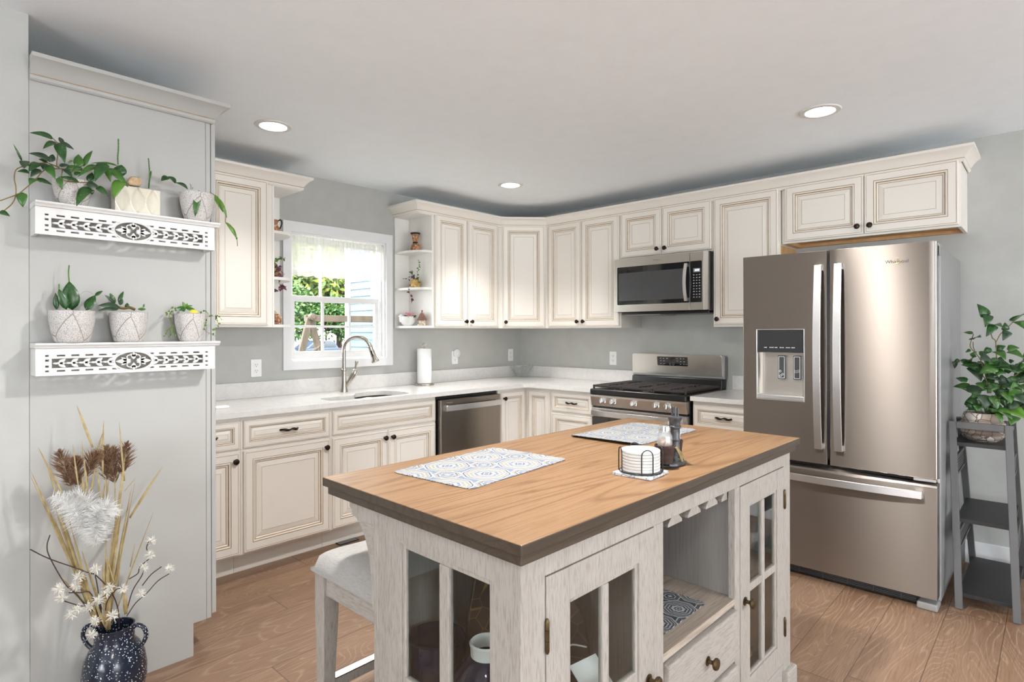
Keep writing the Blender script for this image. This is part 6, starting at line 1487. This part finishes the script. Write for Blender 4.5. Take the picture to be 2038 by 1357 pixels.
def vine(par, pts, mat, stem, n, L, w_, seed):
    R = random.Random(seed); q = spline(pts, 6); build('vine', MB().tube(q, .0009, 5), stem, par)
    for i in range(n):
        k = int(len(q) * (i + .5) / n); d_ = V((R.uniform(-1, 1), R.uniform(-1, .1), R.uniform(-.9, .7))).normalized()
        build('vine_leaf', MB().leaf(q[k], q[k] + d_ * L * R.uniform(.7, 1.2), w_ * R.uniform(.8, 1.1), bow=.12, n=5), mat, par, smooth=60, solid=.0005)
vine(o, [cam(0, 0, .06), cam(-.015, .03, .085), cam(-.035, .055, .05), cam(-.04, .065, -.01), cam(-.025, .07, -.07), cam(-.015, .07, -.125)], 'leafpurple', 'stem', 11, .030, .019, 1)
vine(o, [cam(-.005, 0, .06), cam(-.03, .03, .09), cam(-.06, .05, .07), cam(-.09, .055, .068)], 'leafpurple', 'stem', 7, .016, .012, 2)
vine(o, [cam(.008, 0, .06), cam(.02, .01, .12), cam(.03, .01, .17), cam(.028, .01, .215)], 'leaf2', 'stemgreen', 10, .020, .014, 3)
vine(o, [cam(0, 0, .06), cam(-.02, .01, .10), cam(-.03, .02, .13)], 'leaf1', 'stemgreen', 9, .022, .016, 4)
vine(o, [cam(0, 0, .06), cam(.02, .035, .08), cam(.03, .05, .045)], 'leaf1', 'stemgreen', 7, .022, .016, 5)
p = V((-1.462, -.118, S1_))
o = thing('bird_planter', 'white bird-shaped planter of pink flowers on the bottom shelf right of the window', 'planter', p)
mb = MB(); M_ = Matrix(((rv.x, tw.x, 0, 0), (rv.y, tw.y, 0, 0), (0, 0, 1, 0), (0, 0, 0, 1)))
mb.lathe([(.0, .0), (.030, 0), (.046, .014), (.055, .040), (.054, .066), (.050, .074), (.045, .070), (.046, .045), (.0, .040)], p, 30, M=M_, sx=1.08, sy=.62)
mb.ball(p + rv * -.052 + Zp * .076, .019, 14, 10, sc=(1, .9, .95)); mb.ball(p + rv * -.072 + Zp * .074, .006, 8, 6)
mb.tube([p + rv * -.045 + Zp * .03, p + rv * -.050 + Zp * .055, p + rv * -.052 + Zp * .075], [.020, .021, .016], 12)
build('bird_body', mb, 'white', o, smooth=60)
R_ = random.Random(15)
for k in range(11):
    a = 2 * pi * k / 11; b = p + rv * (.015 + .028 * cos(a)) + tw * (.018 * sin(a)) + Zp * .068
    build('leaf', MB().leaf(b, b + rv * (.026 * cos(a)) + tw * .022 * sin(a) + Zp * R_.uniform(-.004, .014), .017, bow=.1, n=4), 'leaf0', o, solid=.0005)
mb = MB()
for k in range(70):
    b = p + rv * (.018 + R_.gauss(0, .020)) + tw * R_.gauss(0, .012) + Zp * (.088 + R_.uniform(-.010, .014)); mb.ball(b, R_.uniform(.0035, .006), 6, 4, sc=(1, 1, .7))
build('flower_cluster', mb, 'pink', o)
p = V((-1.412, -.232, S1_))
o = thing('cottage_ornament', 'tiny painted cottage ornament beside the white bird planter', 'ornament', p)
def camb(a0, a1, b0, b1, c0, c1): return [(p + rv * a0 + tw * b0 + Zp * c0), rv * (a1 - a0), tw * (b1 - b0), Zp * (c1 - c0)]
mb = MB(); mb.obox(*camb(-.034, .034, -.024, .026, .0003, .010)); mb.obox(*camb(-.026, .026, -.02, .020, .010, .050)); build('walls', mb, 'cottage', o, bevel=.002)
mb = MB()
f_ = lambda a, b, h: p + rv * a + tw * h + Zp * b
mb.prism([(-.034, .044), (.034, .044), (.012, .098), (.0, .104), (-.012, .094)], f_, -.026, .027)
mb.prism([(-.036, .040), (.036, .040), (.030, .058), (-.030, .058)], f_, .015, .032)
mb.obox(*camb(-.005, .007, -.006, .006, .095, .122)); build('roof', mb, 'roof', o, bevel=.002)
# left of the window
p = V((-2.556, -.150, S3))
o = thing('pottery_jug', 'brown painted jug with a black handle on the top shelf left of the window', 'jug', p)
build('body', MB().lathe([(.0, 0), (.028, 0), (.036, .016), (.034, .04), (.022, .058), (.020, .068), (.026, .092), (.023, .092), (.0, .08)], p, 24), 'folkpot', o, smooth=50)
build('handle', MB().tube(spline([p + rv * .024 + Zp * .086, p + rv * .040 + Zp * .092, p + rv * .048 + Zp * .070, p + rv * .040 + Zp * .045, p + rv * .032 + Zp * .032], 5), .0042, 8), 'blackmatte', o, smooth=60)
p = V((-2.562, -.155, S2_))
o = thing('vine_pot', 'gold mosaic pot with spilling purple leaves on the shelf left of the window', 'potted plant', p, 'potted vines by the window')
build('pot', MB().lathe([(.0, 0), (.028, 0), (.040, .014), (.043, .035), (.036, .058), (.028, .068), (.024, .068), (.03, .05), (.0, .045)], p, 26), 'mosaicpot', o, smooth=50)
vine(o, [cam(.01, 0, .06), cam(.04, .02, .075), (cam(.06, .03, .045)), cam(.075, .035, .02)], 'leafpurple', 'stem', 6, .040, .022, 11)
vine(o, [cam(.02, .01, .05), cam(.055, .06, .03), cam(.06, .07, -.03), cam(.075, .075, -.06), cam(.10, .075, -.065)], 'leafpurple', 'stem', 9, .045, .024, 12)
vine(o, [cam(.02, .03, .05), cam(.025, .068, .02), cam(.02, .07, -.05), cam(.03, .07, -.09)], 'leafpurple', 'stem', 8, .036, .020, 16)
vine(o, [cam(0, 0, .06), cam(.02, .02, .11), cam(.05, .02, .125), cam(.08, .02, .13)], 'leaf2', 'stemgreen', 10, .022, .012, 13)
vine(o, [cam(0, 0, .06), cam(.01, .02, .10), cam(.02, .03, .13)], 'leaf2', 'stemgreen', 10, .022, .012, 14)
p = V((-2.552, -.165, S1_))
o = thing('painted_figurine', 'small brown bird figurine on a painted base on the bottom shelf left of the window', 'figurine', p)
mb = MB(); mb.lathe([(.0, 0.0003), (.030, .0003), (.028, .014), (.018, .020), (.0, .022)], p, 20); build('base', mb, 'folkpot', o, smooth=50)
mb = MB(); mb.tube([p + Zp * .02, p + Zp * .04 - rv * .004, p + Zp * .068 - rv * .012, p + Zp * .088 - rv * .020, p + Zp * .10 - rv * .022], [.014, .022, .017, .011, .006], 14); mb.ball(p + Zp * .098 - rv * .024, .011, 12, 8); mb.tube([p + rv * .006 + Zp * .065, p + rv * .028 + Zp * .045, p + rv * .026 + Zp * .010], [.008, .009, .005], 10)
build('bird_body', mb, 'folkpot', o, smooth=60)

# ------------------------------------------------------------------ things on the worktop
p = V((-1.300, -.120, ZC1 + .0005))
o = thing('paper_towel_holder', 'nickel stand holding a white paper towel roll on the worktop right of the sink', 'holder', p)
build('base', MB().lathe([(.0, 0), (.076, 0), (.080, .003), (.080, .008), (.074, .013), (.0, .015)], p, 36), 'nickel', o, smooth=40)
build('post', MB().lathe([(.006, .014), (.006, .300), (.0, .300)], p, 12), 'nickel', o, smooth=40)
build('finial', MB().tube([p + rv * (.017 * cos(a)) + Zp * (.320 + .017 * sin(a)) for a in [2 * pi * i / 24 for i in range(24)]], .0042, 8, closed=True), 'nickel', o, smooth=60)
o = thing('paper_towel_roll', 'white roll of paper towels standing on the nickel holder', 'paper towel', p + Zp * .016)
build('roll', MB().lathe([(.020, 0), (.056, 0), (.0575, .002), (.0575, .276), (.056, .278), (.020, .278), (.0195, .139), (.020, 0)], p + Zp * .0158, 44, cap=False), 'paper', o, smooth=40)
p = V((-.135, -.135, ZC1 + .0005))
o = thing('glass_bowl', 'scalloped clear glass bowl standing in the far corner of the worktop', 'bowl', p)
n = 48; rows = []
prof = [(.0, .001), (.038, .001), (.045, .012), (.075, .05), (.100, .085), (.110, .095), (.108, .096), (.096, .086), (.070, .052), (.040, .017), (.0, .012)]
vs = []
for j, (r, z) in enumerate(prof):
    for i in range(n):
        a = 2 * pi * i / n; k = 1 + (.05 * cos(10 * a) if r > .02 else 0); zz = z + (.014 * cos(2 * a + .4) + .006 * cos(10 * a)) * (max(0, z - .03) / .065)
        vs.append(p + V((r * k * cos(a), r * k * sin(a), zz)))
mb = MB(); mb.add(vs, [(j * n + i, j * n + (i + 1) % n, (j + 1) * n + (i + 1) % n, (j + 1) * n + i) for j in range(len(prof) - 1) for i in range(n)])
build('bowl', mb, 'crystal', o, smooth=60)
mb = MB(); mb.box(-3.03, -2.955, -.445, -.395, ZC1 + .0005, ZC1 + .014)
tag(build('soap_packet', mb, 'paper', None, bevel=.004), 'small flat white packet on the worktop beside the tall grey panel', 'packet')

# ------------------------------------------------------------------ outlets
def outlet(c, U, N, label, cover=True):
    c, U, N = V(c), V(U), V(N)
    o = thing('wall_outlet', label, 'outlet', c, 'wall outlets')
    pw, ph = .070, .114
    mb = MB(); mb.prism(rrect(-pw / 2, pw / 2, -ph / 2, ph / 2, .004, 3), lambda a, b, h: c + U * a + Zp * b + N * h, .0006, .006); build('cover_plate', mb, 'whiteplastic', o, bevel=.001)
    for s in (.0195, -.0195):
        mb = MB(); mb.prism(rrect(-.0165, .0165, s - .014, s + .014, .009, 4), lambda a, b, h: c + U * a + Zp * b + N * h, .0055, .0075); r = build('socket', mb, 'whiteplastic', o, bevel=.0006)
        mb = MB()
        for a in (-.0065, .0065): mb.obox(c + U * (a - .0011) + Zp * (s - .001) + N * .0068, U * .0022, Zp * .009, N * .0012)
        mb.lathe([(.0026, 0), (.0026, .0012), (0, .0012)], c + Zp * (s - .008) + N * .0068, 10, M=N.to_track_quat('Z', 'Y').to_matrix().to_4x4())
        build('slots', mb, 'blackmatte', r)
    return o
outlet((-2.614, 0, 1.105), Xp, -Yp, 'white outlet on the wall left of the window above the worktop')
outlet((-.868, 0, 1.117), Xp, -Yp, 'white outlet with a round plug-in right of the paper towels')
outlet((-.150, 0, 1.118), Xp, -Yp, 'white outlet in the corner above the glass bowl')
outlet((0, -1.075, 1.112), -Yp, -Xp, 'white outlet on the wall left of the gas range')
p = V((-.855, -.0085, 1.153))
q = V((0, -1, 0)).to_track_quat('Z', 'Y').to_matrix().to_4x4()
o = thing('plug_in_freshener', 'round white plug-in night light on the outlet right of the paper towels', 'night light', p)
build('body', MB().lathe([(.0, 0), (.033, 0), (.036, .004), (.036, .014), (.030, .020), (.0, .020)], p, 32, M=q), 'whiteplastic', o, smooth=40)
build('lens', MB().lathe([(.026, .0195), (.026, .023), (.020, .028), (.0, .030)], p, 28, M=q), 'white', o, smooth=40)

# ------------------------------------------------------------------ valance
def sheer():
    t = NT('sheer_lace'); c = t.co('Object')
    n = t.noise(c, 60, 4, .6); st = t.noise(t.co('Object', (55, 1, 3)), 1, 2)
    tr = t.n('BsdfTransparent'); tl = t.n('BsdfTranslucent', {'Color': (.90, .88, .83)}); df = t.n('BsdfDiffuse', {'Color': (.88, .86, .80)})
    a = t.n('MixShader', {0: .17, 1: df, 2: tl})
    fac = t.math('ADD', t.math('MULTIPLY', n, .35), t.math('MULTIPLY', st, .55), clamp=True)
    m = t.n('MixShader', {0: t.math('MULTIPLY_ADD', fac, .6, .52, clamp=True), 1: tr.outputs[0], 2: a.outputs[0]})
    t.t.links.new(m.outputs[0], t.t.nodes['Material Output'].inputs[0]); return t.m
MT['sheer'] = sheer()
o = thing('valance_curtain', 'sheer ivory lace valance gathered on a rod across the top of the window', 'curtain', (-1.985, .018, 1.98))
x0, x1 = WX0 + .022, WX1 - .022
build('rod', MB().tube([(x0, .022, 1.9775), (x1, .022, 1.9775)], .006, 12), 'white', o, smooth=60)
nx = 240; R_ = random.Random(17)
ph = [R_.uniform(0, 6) for _ in range(6)]
zs = [2.018, 2.008, 1.992, 1.985, 1.978, 1.971, 1.94, 1.90, 1.86, 1.82, 1.78, 1.75, 0]
vs = []
for z in zs:
    for i in range(nx + 1):
        t_ = i / nx; x = x0 + (x1 - x0) * t_
        low = 1.742 - .010 * abs(sin(t_ * pi * 9)) + .004 * sin(t_ * 40)
        zz = low if z == 0 else z
        amp = .0035 if 1.97 < zz < 1.986 else (.006 if zz > 1.98 else .004 + .010 * min(1, (1.98 - zz) / .2))
        f_ = sin(t_ * 62 + ph[0] + 1.5 * sin(t_ * 11 + ph[1])) * .6 + sin(t_ * 118 + ph[2]) * (.3 if zz < 1.95 else .7)
        vs.append((x, .013 + amp * f_ * (1 if zz < 1.97 or zz > 1.986 else 1), zz + (.003 * sin(t_ * 150) if z == 2.018 else 0)))
fs = [(j * (nx + 1) + i, j * (nx + 1) + i + 1, (j + 1) * (nx + 1) + i + 1, (j + 1) * (nx + 1) + i) for j in range(len(zs) - 1) for i in range(nx)]
build('fabric', MB().add(vs, fs), 'sheer', o, smooth=80)
# ------------------------------------------------------------------ ladder rack with the big plant
MT['rackshelf'] = plain('black_ash_shelf', (.022, .021, .022), .5, var=.15, vscale=50)
RL, RR = -3.466, -3.706
rk = thing('ladder_rack', 'grey metal A-frame rack with three black shelves right of the fridge', 'shelf rack', (-.45, -3.6, 0))
def bar(a, b, w_=.030, d=.022, y0=0):
    a, b = V(a), V(b); u = (b - a); n = V((u.z, 0, -u.x)).normalized() * d
    return MB().obox(a - n * .5 - Yp * w_ * .5, u, Yp * w_, n)
FT, FB = (-.615, .885), (-.752, 0)
for yt, yb in ((RL - .012, RL - .050), (RR + .012, RR - .022)):
    build('leg', bar((FB[0], yb, 0), (FT[0], yt, FT[1])), 'greymetal', rk, bevel=.002)
    build('leg', bar((-.085, yb, 0), (-.315, yt, .872)), 'greymetal', rk, bevel=.002)
mb = MB(); mb.box(-.628, -.604, RR + .028, RL - .028, .852, .885); build('top_rail', mb, 'greymetal', rk, bevel=.002)
mb = MB(); mb.box(-.327, -.304, RR + .028, RL - .028, .842, .872); build('top_rail', mb, 'greymetal', rk, bevel=.002)
def ylr(z):
    t = z / .885; return (RL - .050) * (1 - t) + (RL - .012) * t, (RR - .022) * (1 - t) + (RR + .012) * t
for z in (.765, .400, .055):
    t = z / .885; xf_ = FB[0] * (1 - t) + FT[0] * t; xb = -.085 * (1 - t) - .315 * t; yl, yr = ylr(z)
    mb = MB(); mb.box(xf_ + .012, xb - .012, yr - .002, yl + .002, z, z + .018); build('shelf', mb, 'rackshelf', rk, bevel=.001)
for z in (.62, .26):
    t = z / .885; xf_ = FB[0] * (1 - t) + FT[0] * t; xb = -.085 * (1 - t) - .315 * t; yl, yr = ylr(z)
    for y in (yl, yr):
        mb = MB()
        mb.box(xf_ + .005, xb - .005, y - .005, y + .005, z - .014, z); mb.box(xf_ + .005, xb - .005, y - .005, y + .005, z + .075, z + .089)
        for k in range(5): mb.box(xf_ + .005, xb - .005, y - .003, y + .003, z + .006 + k * .0135, z + .015 + k * .0135)
        build('side_slats', mb, 'greymetal', rk)
mb = MB(); yl, yr = ylr(.83); mb.box(-.60, -.33, yl - .006, yl + .006, .835, .855); mb.box(-.60, -.33, yr - .006, yr + .006, .835, .855); build('side_rail', mb, 'greymetal', rk, bevel=.001)
p = V((-.478, -3.586, .7835))
o = thing('pothos_plant', 'tall leafy green pothos in a stone-ringed pot on the top of the ladder rack', 'potted plant', p)
mb = MB(); n = 40; rows = []; R_ = random.Random(3)
prof = [(.0, 0), (.062, 0), (.070, .008)]
for k in range(5):
    z = .012 + k * .022; prof += [(.074 + .014 * sin(pi * (k + .5) / 5.5), z), (.080 + .014 * sin(pi * (k + .5) / 5.5), z + .010), (.073 + .014 * sin(pi * (k + .6) / 5.5), z + .019)]
prof += [(.080, .128), (.074, .140), (.068, .142), (.066, .125), (.0, .118)]
build('pot', mb.lathe(prof, p, 40), 'stackedstone', o, smooth=45)
build('soil', MB().lathe([(.066, .1255), (.03, .130), (.0, .131)], p, 20), 'soil', o)
stems(o, POTHOS_ST, .0022, 'stem'); 
leaves(o, POTHOS, bow=.13, fold=.18, shape=.5, nrm=(-.8, -.35, .55))
R_ = random.Random(9)
for k in range(60):                          # the dense middle and the side turned to the wall
    b = p + V((R_.uniform(-.06, .12), R_.uniform(-.20, .07), R_.uniform(.14, .40))); d_ = V((R_.uniform(-.9, .5), R_.uniform(-.9, .8), R_.uniform(-.7, .5))).normalized(); L = R_.uniform(.055, .095)
    build('leaf', MB().leaf(b, b + d_ * L, L * .68, bow=.14, fold=.2, shape=.5, nrm=(-.6, R_.uniform(-.6, .3), .6)), LM[R_.choice((0, 0, 1, 3, 5))], o, smooth=60, solid=.0005)

# ------------------------------------------------------------------ recessed ceiling lights with their beams, plus unseen spots without fixtures
def downlight_or_fill(x, y, label, vis=True, watts=46, cone=104):
    o = thing('recessed_light', label, 'ceiling light', (x, y, CEIL), 'recessed ceiling lights') if vis else None
    c = (x, y, CEIL)
    if vis:
        build('trim_ring', MB().lathe([(.068, -.0035), (.070, -.007), (.092, -.005), (.096, -.0005), (.068, -.0005)], c, 40, cap=False), 'white', o, smooth=40)
        build('diffuser', MB().lathe([(.0, -.0034), (.0675, -.0034), (.0675, -.0006), (.0, -.0006)], c, 40), 'lamp', o)
    l = bpy.data.lights.new('downlight_or_fill', 'SPOT'); l.energy = watts; l.color = (1, .975, .94)
    l.spot_size = radians(cone); l.spot_blend = 1; l.shadow_soft_size = .06
    q = bpy.data.objects.new('downlight_or_fill_beam', l); COL.objects.link(q); q.location = (x, y, CEIL - .07)
downlight_or_fill(-2.865, -.800, 'lit recessed ceiling light nearest the pantry and window', True, 20)
downlight_or_fill(-1.070, -.865, 'lit recessed ceiling light in front of the corner cabinet', True, 46)
downlight_or_fill(-1.072, -2.995, 'lit recessed ceiling light in front of the fridge', True, 22)
downlight_or_fill(-2.88, -2.84, '', False, 92, 172); downlight_or_fill(-4.9, -4.2, '', False, 40, 160); downlight_or_fill(-2.0, -5.2, '', False, 16, 160)  # spots without fixtures: the first completes the grid, the rear pair are added fill

# ------------------------------------------------------------------ floor register
o = thing('floor_register', 'dark metal floor vent near the sink cabinet toe-kick', 'vent', (-2.27, -.515, 0))
mb = MB(); mb.prism([(-2.34, -.575), (-2.20, -.575), (-2.20, -.522), (-2.34, -.522)], XY, .0006, .005); build('frame', mb, 'blackmatte', o, bevel=.001)
mb = MB()
for k in range(12): mb.box(-2.332 + k * .0107, -2.3265 + k * .0107, -.570, -.527, .0051, .0062)
build('louvres', mb, 'greyplastic', o)
# ------------------------------------------------------------------ outside the kitchen window
mb = MB(); mb.box(-40, 70, .2, 90, -.9, -.80)
MT['grass'] = plain('lawn', (.022, .034, .009), .95, var=.35, vscale=3)
tag(build('lawn', mb, 'grass'), 'green lawn seen through the kitchen window', 'lawn')['kind'] = 'stuff'
def siding():
    t = NT('blue_lap_siding'); c = t.co('Object')
    t.p(col=t.ramp(t.noise(c, 4, 3), (.3, (.060, .095, .122)), (.7, (.072, .108, .136))), rough=.6); return t.m
MT['siding'] = siding()
o = thing('house_wing', 'blue lap-sided wing of the house with a white corner board outside the window', 'house', (1.6, 1.9, -.80))
xw, yw = .32, 3.69
for k in range(40):
    z = -.80 + k * .102
    mb = MB(); mb.prism([(xw + .03, z), (xw - .014, z), (xw - .002, z + .104), (xw + .03, z + .104)], lambda a, b, h: (a, h, b), .16, yw - .004); build('clapboard', mb, 'siding', o)
mb = MB(); mb.box(xw + .03, 3.0, .16, yw, -.80, 3.3); build('wall', mb, 'siding', o)
mb = MB(); mb.box(xw - .022, xw + .09, yw - .105, yw + .022, -.80, 3.3); build('corner_board', mb, 'trim', o, bevel=.003)
o = thing('swing_frame', 'weathered timber A-frame swing stand on the lawn', 'swing frame', (-.6, 3.0, -.80))
q = Matrix.Rotation(radians(90), 4, 'X')
mb = MB(); mb.obox((-.70, 2.97, 1.475), V((.985, -.14, 0)), V((.010, .07, 0)), V((0, 0, .085))); build('beam', mb, 'frame_wood', o, bevel=.006)
for dx, dn in ((-.20, -.20), (.235, .235)):
    a = V((-.655, 2.93, 1.53)); b = V((-.655 + dx * 3.2, 2.93 + (.1 if dx > 0 else -.05), -.80)); d_ = b - a
    build('leg', MB().obox(a - Xp * .04, d_, Xp * .082, Yp * .045), 'frame_wood', o, bevel=.004)
mb = MB(); mb.tube([(-.83, 2.96, .92), (-.46, 2.96, 1.22)], .020, 8); build('brace', mb, 'frame_wood', o)
mb = MB().lathe([(.0, 0), (.042, 0), (.042, .07), (.026, .072), (.024, .078), (.0, .078)], (-.655, 2.93, 1.535), 20, M=q); build('pole_end', mb, 'frame_wood', o, smooth=40)
# parked car beyond the lawn, seen three-quarters from behind
car_p = (17.1, 36.0, -.80)
MT['carpaint'] = plain('pale_blue_car_paint', (.045, .06, .095), .2, .3, var=.03); MT['carglass'] = plain('tinted_car_glass', (.010, .015, .025), .1, spec=.7); MT['tail'] = plain('red_tail_lamp', (.6, .03, .04), .3)
o = thing('parked_car', 'pale blue estate car parked beyond the lawn outside the window', 'car', car_p, rz=radians(10))
CM = WM[o.name]
def cb_(name, mb, mat, **k): build(name, xf(mb, CM), mat, o, **k)
f_ = lambda a, b, h: (a, h, b)
mb = MB(); mb.prism([(-2.2, .28), (2.05, .28), (2.15, .60), (2.05, .98), (1.75, 1.02), (-.7, 1.0), (-1.9, .86), (-2.25, .60)], f_, -.85, .85); cb_('body', mb, 'carpaint', bevel=.06, seg=3)
mb = MB(); mb.prism([(-1.0, .98), (1.9, .98), (1.55, 1.46), (1.1, 1.56), (.0, 1.56), (-.35, 1.48)], f_, -.74, .74); cb_('cabin', mb, 'carpaint', bevel=.05, seg=3)
mb = MB(); mb.prism([(-.75, 1.04), (.28, 1.04), (.28, 1.44), (-.25, 1.42)], f_, -.752, -.742); mb.prism([(.36, 1.04), (1.65, 1.04), (1.40, 1.42), (.36, 1.44)], f_, -.752, -.742); cb_('side_glass', mb, 'carglass')
mb = MB(); mb.box(2.0, 2.17, -.87, -.50, .76, .98); cb_('tail_lamp', mb, 'tail')
for dx in (-1.4, 1.35): cb_('wheel', MB().lathe([(.0, -.1), (.2, -.1), (.33, -.07), (.33, .07), (.2, .1), (0, .1)], (dx, -.80, .33), 24, M=q), 'blackmatte', smooth=40)
# trees and shrubs: crowns of separate leaves on branched trunks
def tree(label, x, y, h, r, seed, mats, n, zb=0.0, name='tree', cat='tree', ls=.16):
    R = random.Random(seed); o = thing(name, label, cat, (x, y, -.80), None)
    mb = MB(); top = h * .8
    mb.tube(spline([(x, y, -.80), (x + .06, y, h * .3), (x - .08, y + .1, h * .55), (x, y, top)], 5), [.14 * (h / 6) * (1 - .045 * i) for i in range(16)], 8)
    bl = []
    for k in range(11):
        z = h * R.uniform(.3, .72); a = R.uniform(0, 6.3); e_ = V((x + cos(a) * r * .75, y + sin(a) * r * .75, z + r * R.uniform(.1, .6))); bl.append(e_)
        mb.tube(spline([(x, y, z), V((x, y, z)).lerp(e_, .5) + V((0, 0, .12)), e_], 4), [.045 * (h / 6) * (1 - .09 * i) for i in range(9)], 6)
    build('trunk', mb, 'bark', o, smooth=50)
    cl = [(V((x, y, h * .62)), r)] + [(e_, r * R.uniform(.4, .6)) for e_ in bl]
    for mi, mat in enumerate(mats):
        mb = MB()
        for k in range(n // len(mats)):
            c_, rr_ = R.choice(cl); v_ = V((R.gauss(0, 1), R.gauss(0, 1), R.gauss(0, 1))).normalized() * rr_ * R.uniform(.55, 1.05) ** .7
            q_ = c_ + v_
            if q_.z < zb: continue
            d_ = V((R.gauss(0, 1), R.gauss(0, 1), R.gauss(0, .7) - .3)).normalized()
            mb.leaf(q_, q_ + d_ * ls * R.uniform(.7, 1.3), ls * .55, bow=.1, n=2, fold=.15, nrm=(R.gauss(0, 1), R.gauss(0, 1), R.gauss(0, 1)))
        build('foliage', mb, mat, o)
    return o
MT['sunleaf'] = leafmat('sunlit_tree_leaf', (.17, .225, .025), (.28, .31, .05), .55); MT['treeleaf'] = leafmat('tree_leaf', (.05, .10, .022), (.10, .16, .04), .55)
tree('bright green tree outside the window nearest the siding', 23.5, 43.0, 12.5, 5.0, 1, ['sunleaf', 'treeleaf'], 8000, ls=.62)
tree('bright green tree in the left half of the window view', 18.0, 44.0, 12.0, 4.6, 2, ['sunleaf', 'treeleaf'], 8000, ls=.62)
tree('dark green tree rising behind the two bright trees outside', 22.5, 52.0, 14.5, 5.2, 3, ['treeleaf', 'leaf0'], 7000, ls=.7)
for i, (x, y, s) in enumerate(((17.0, 39.6, 5), (20.6, 40.2, 6), (24.2, 40.6, 7))):
    tree(['dense low shrub behind the timber swing stand', 'dense low shrub behind the parked car', 'dense low shrub right of the parked car by the siding'][i], x, y, 4.2, 2.0, s, ['treeleaf', 'leaf0'], 4500, -.7, 'shrub', 'shrub', .42)
MT['yellowbin'] = plain('yellow_plastic', (.75, .72, .05), .4)
p = V((.14, 3.05, .95))
o = thing('yellow_planter', 'yellow bucket hanging by the blue siding outside the window', 'bucket', p)
build('bucket', MB().lathe([(.0, 0), (.07, 0), (.10, .16), (.094, .16), (.066, .01), (.0, .01)], p, 24), 'yellowbin', o, smooth=40)
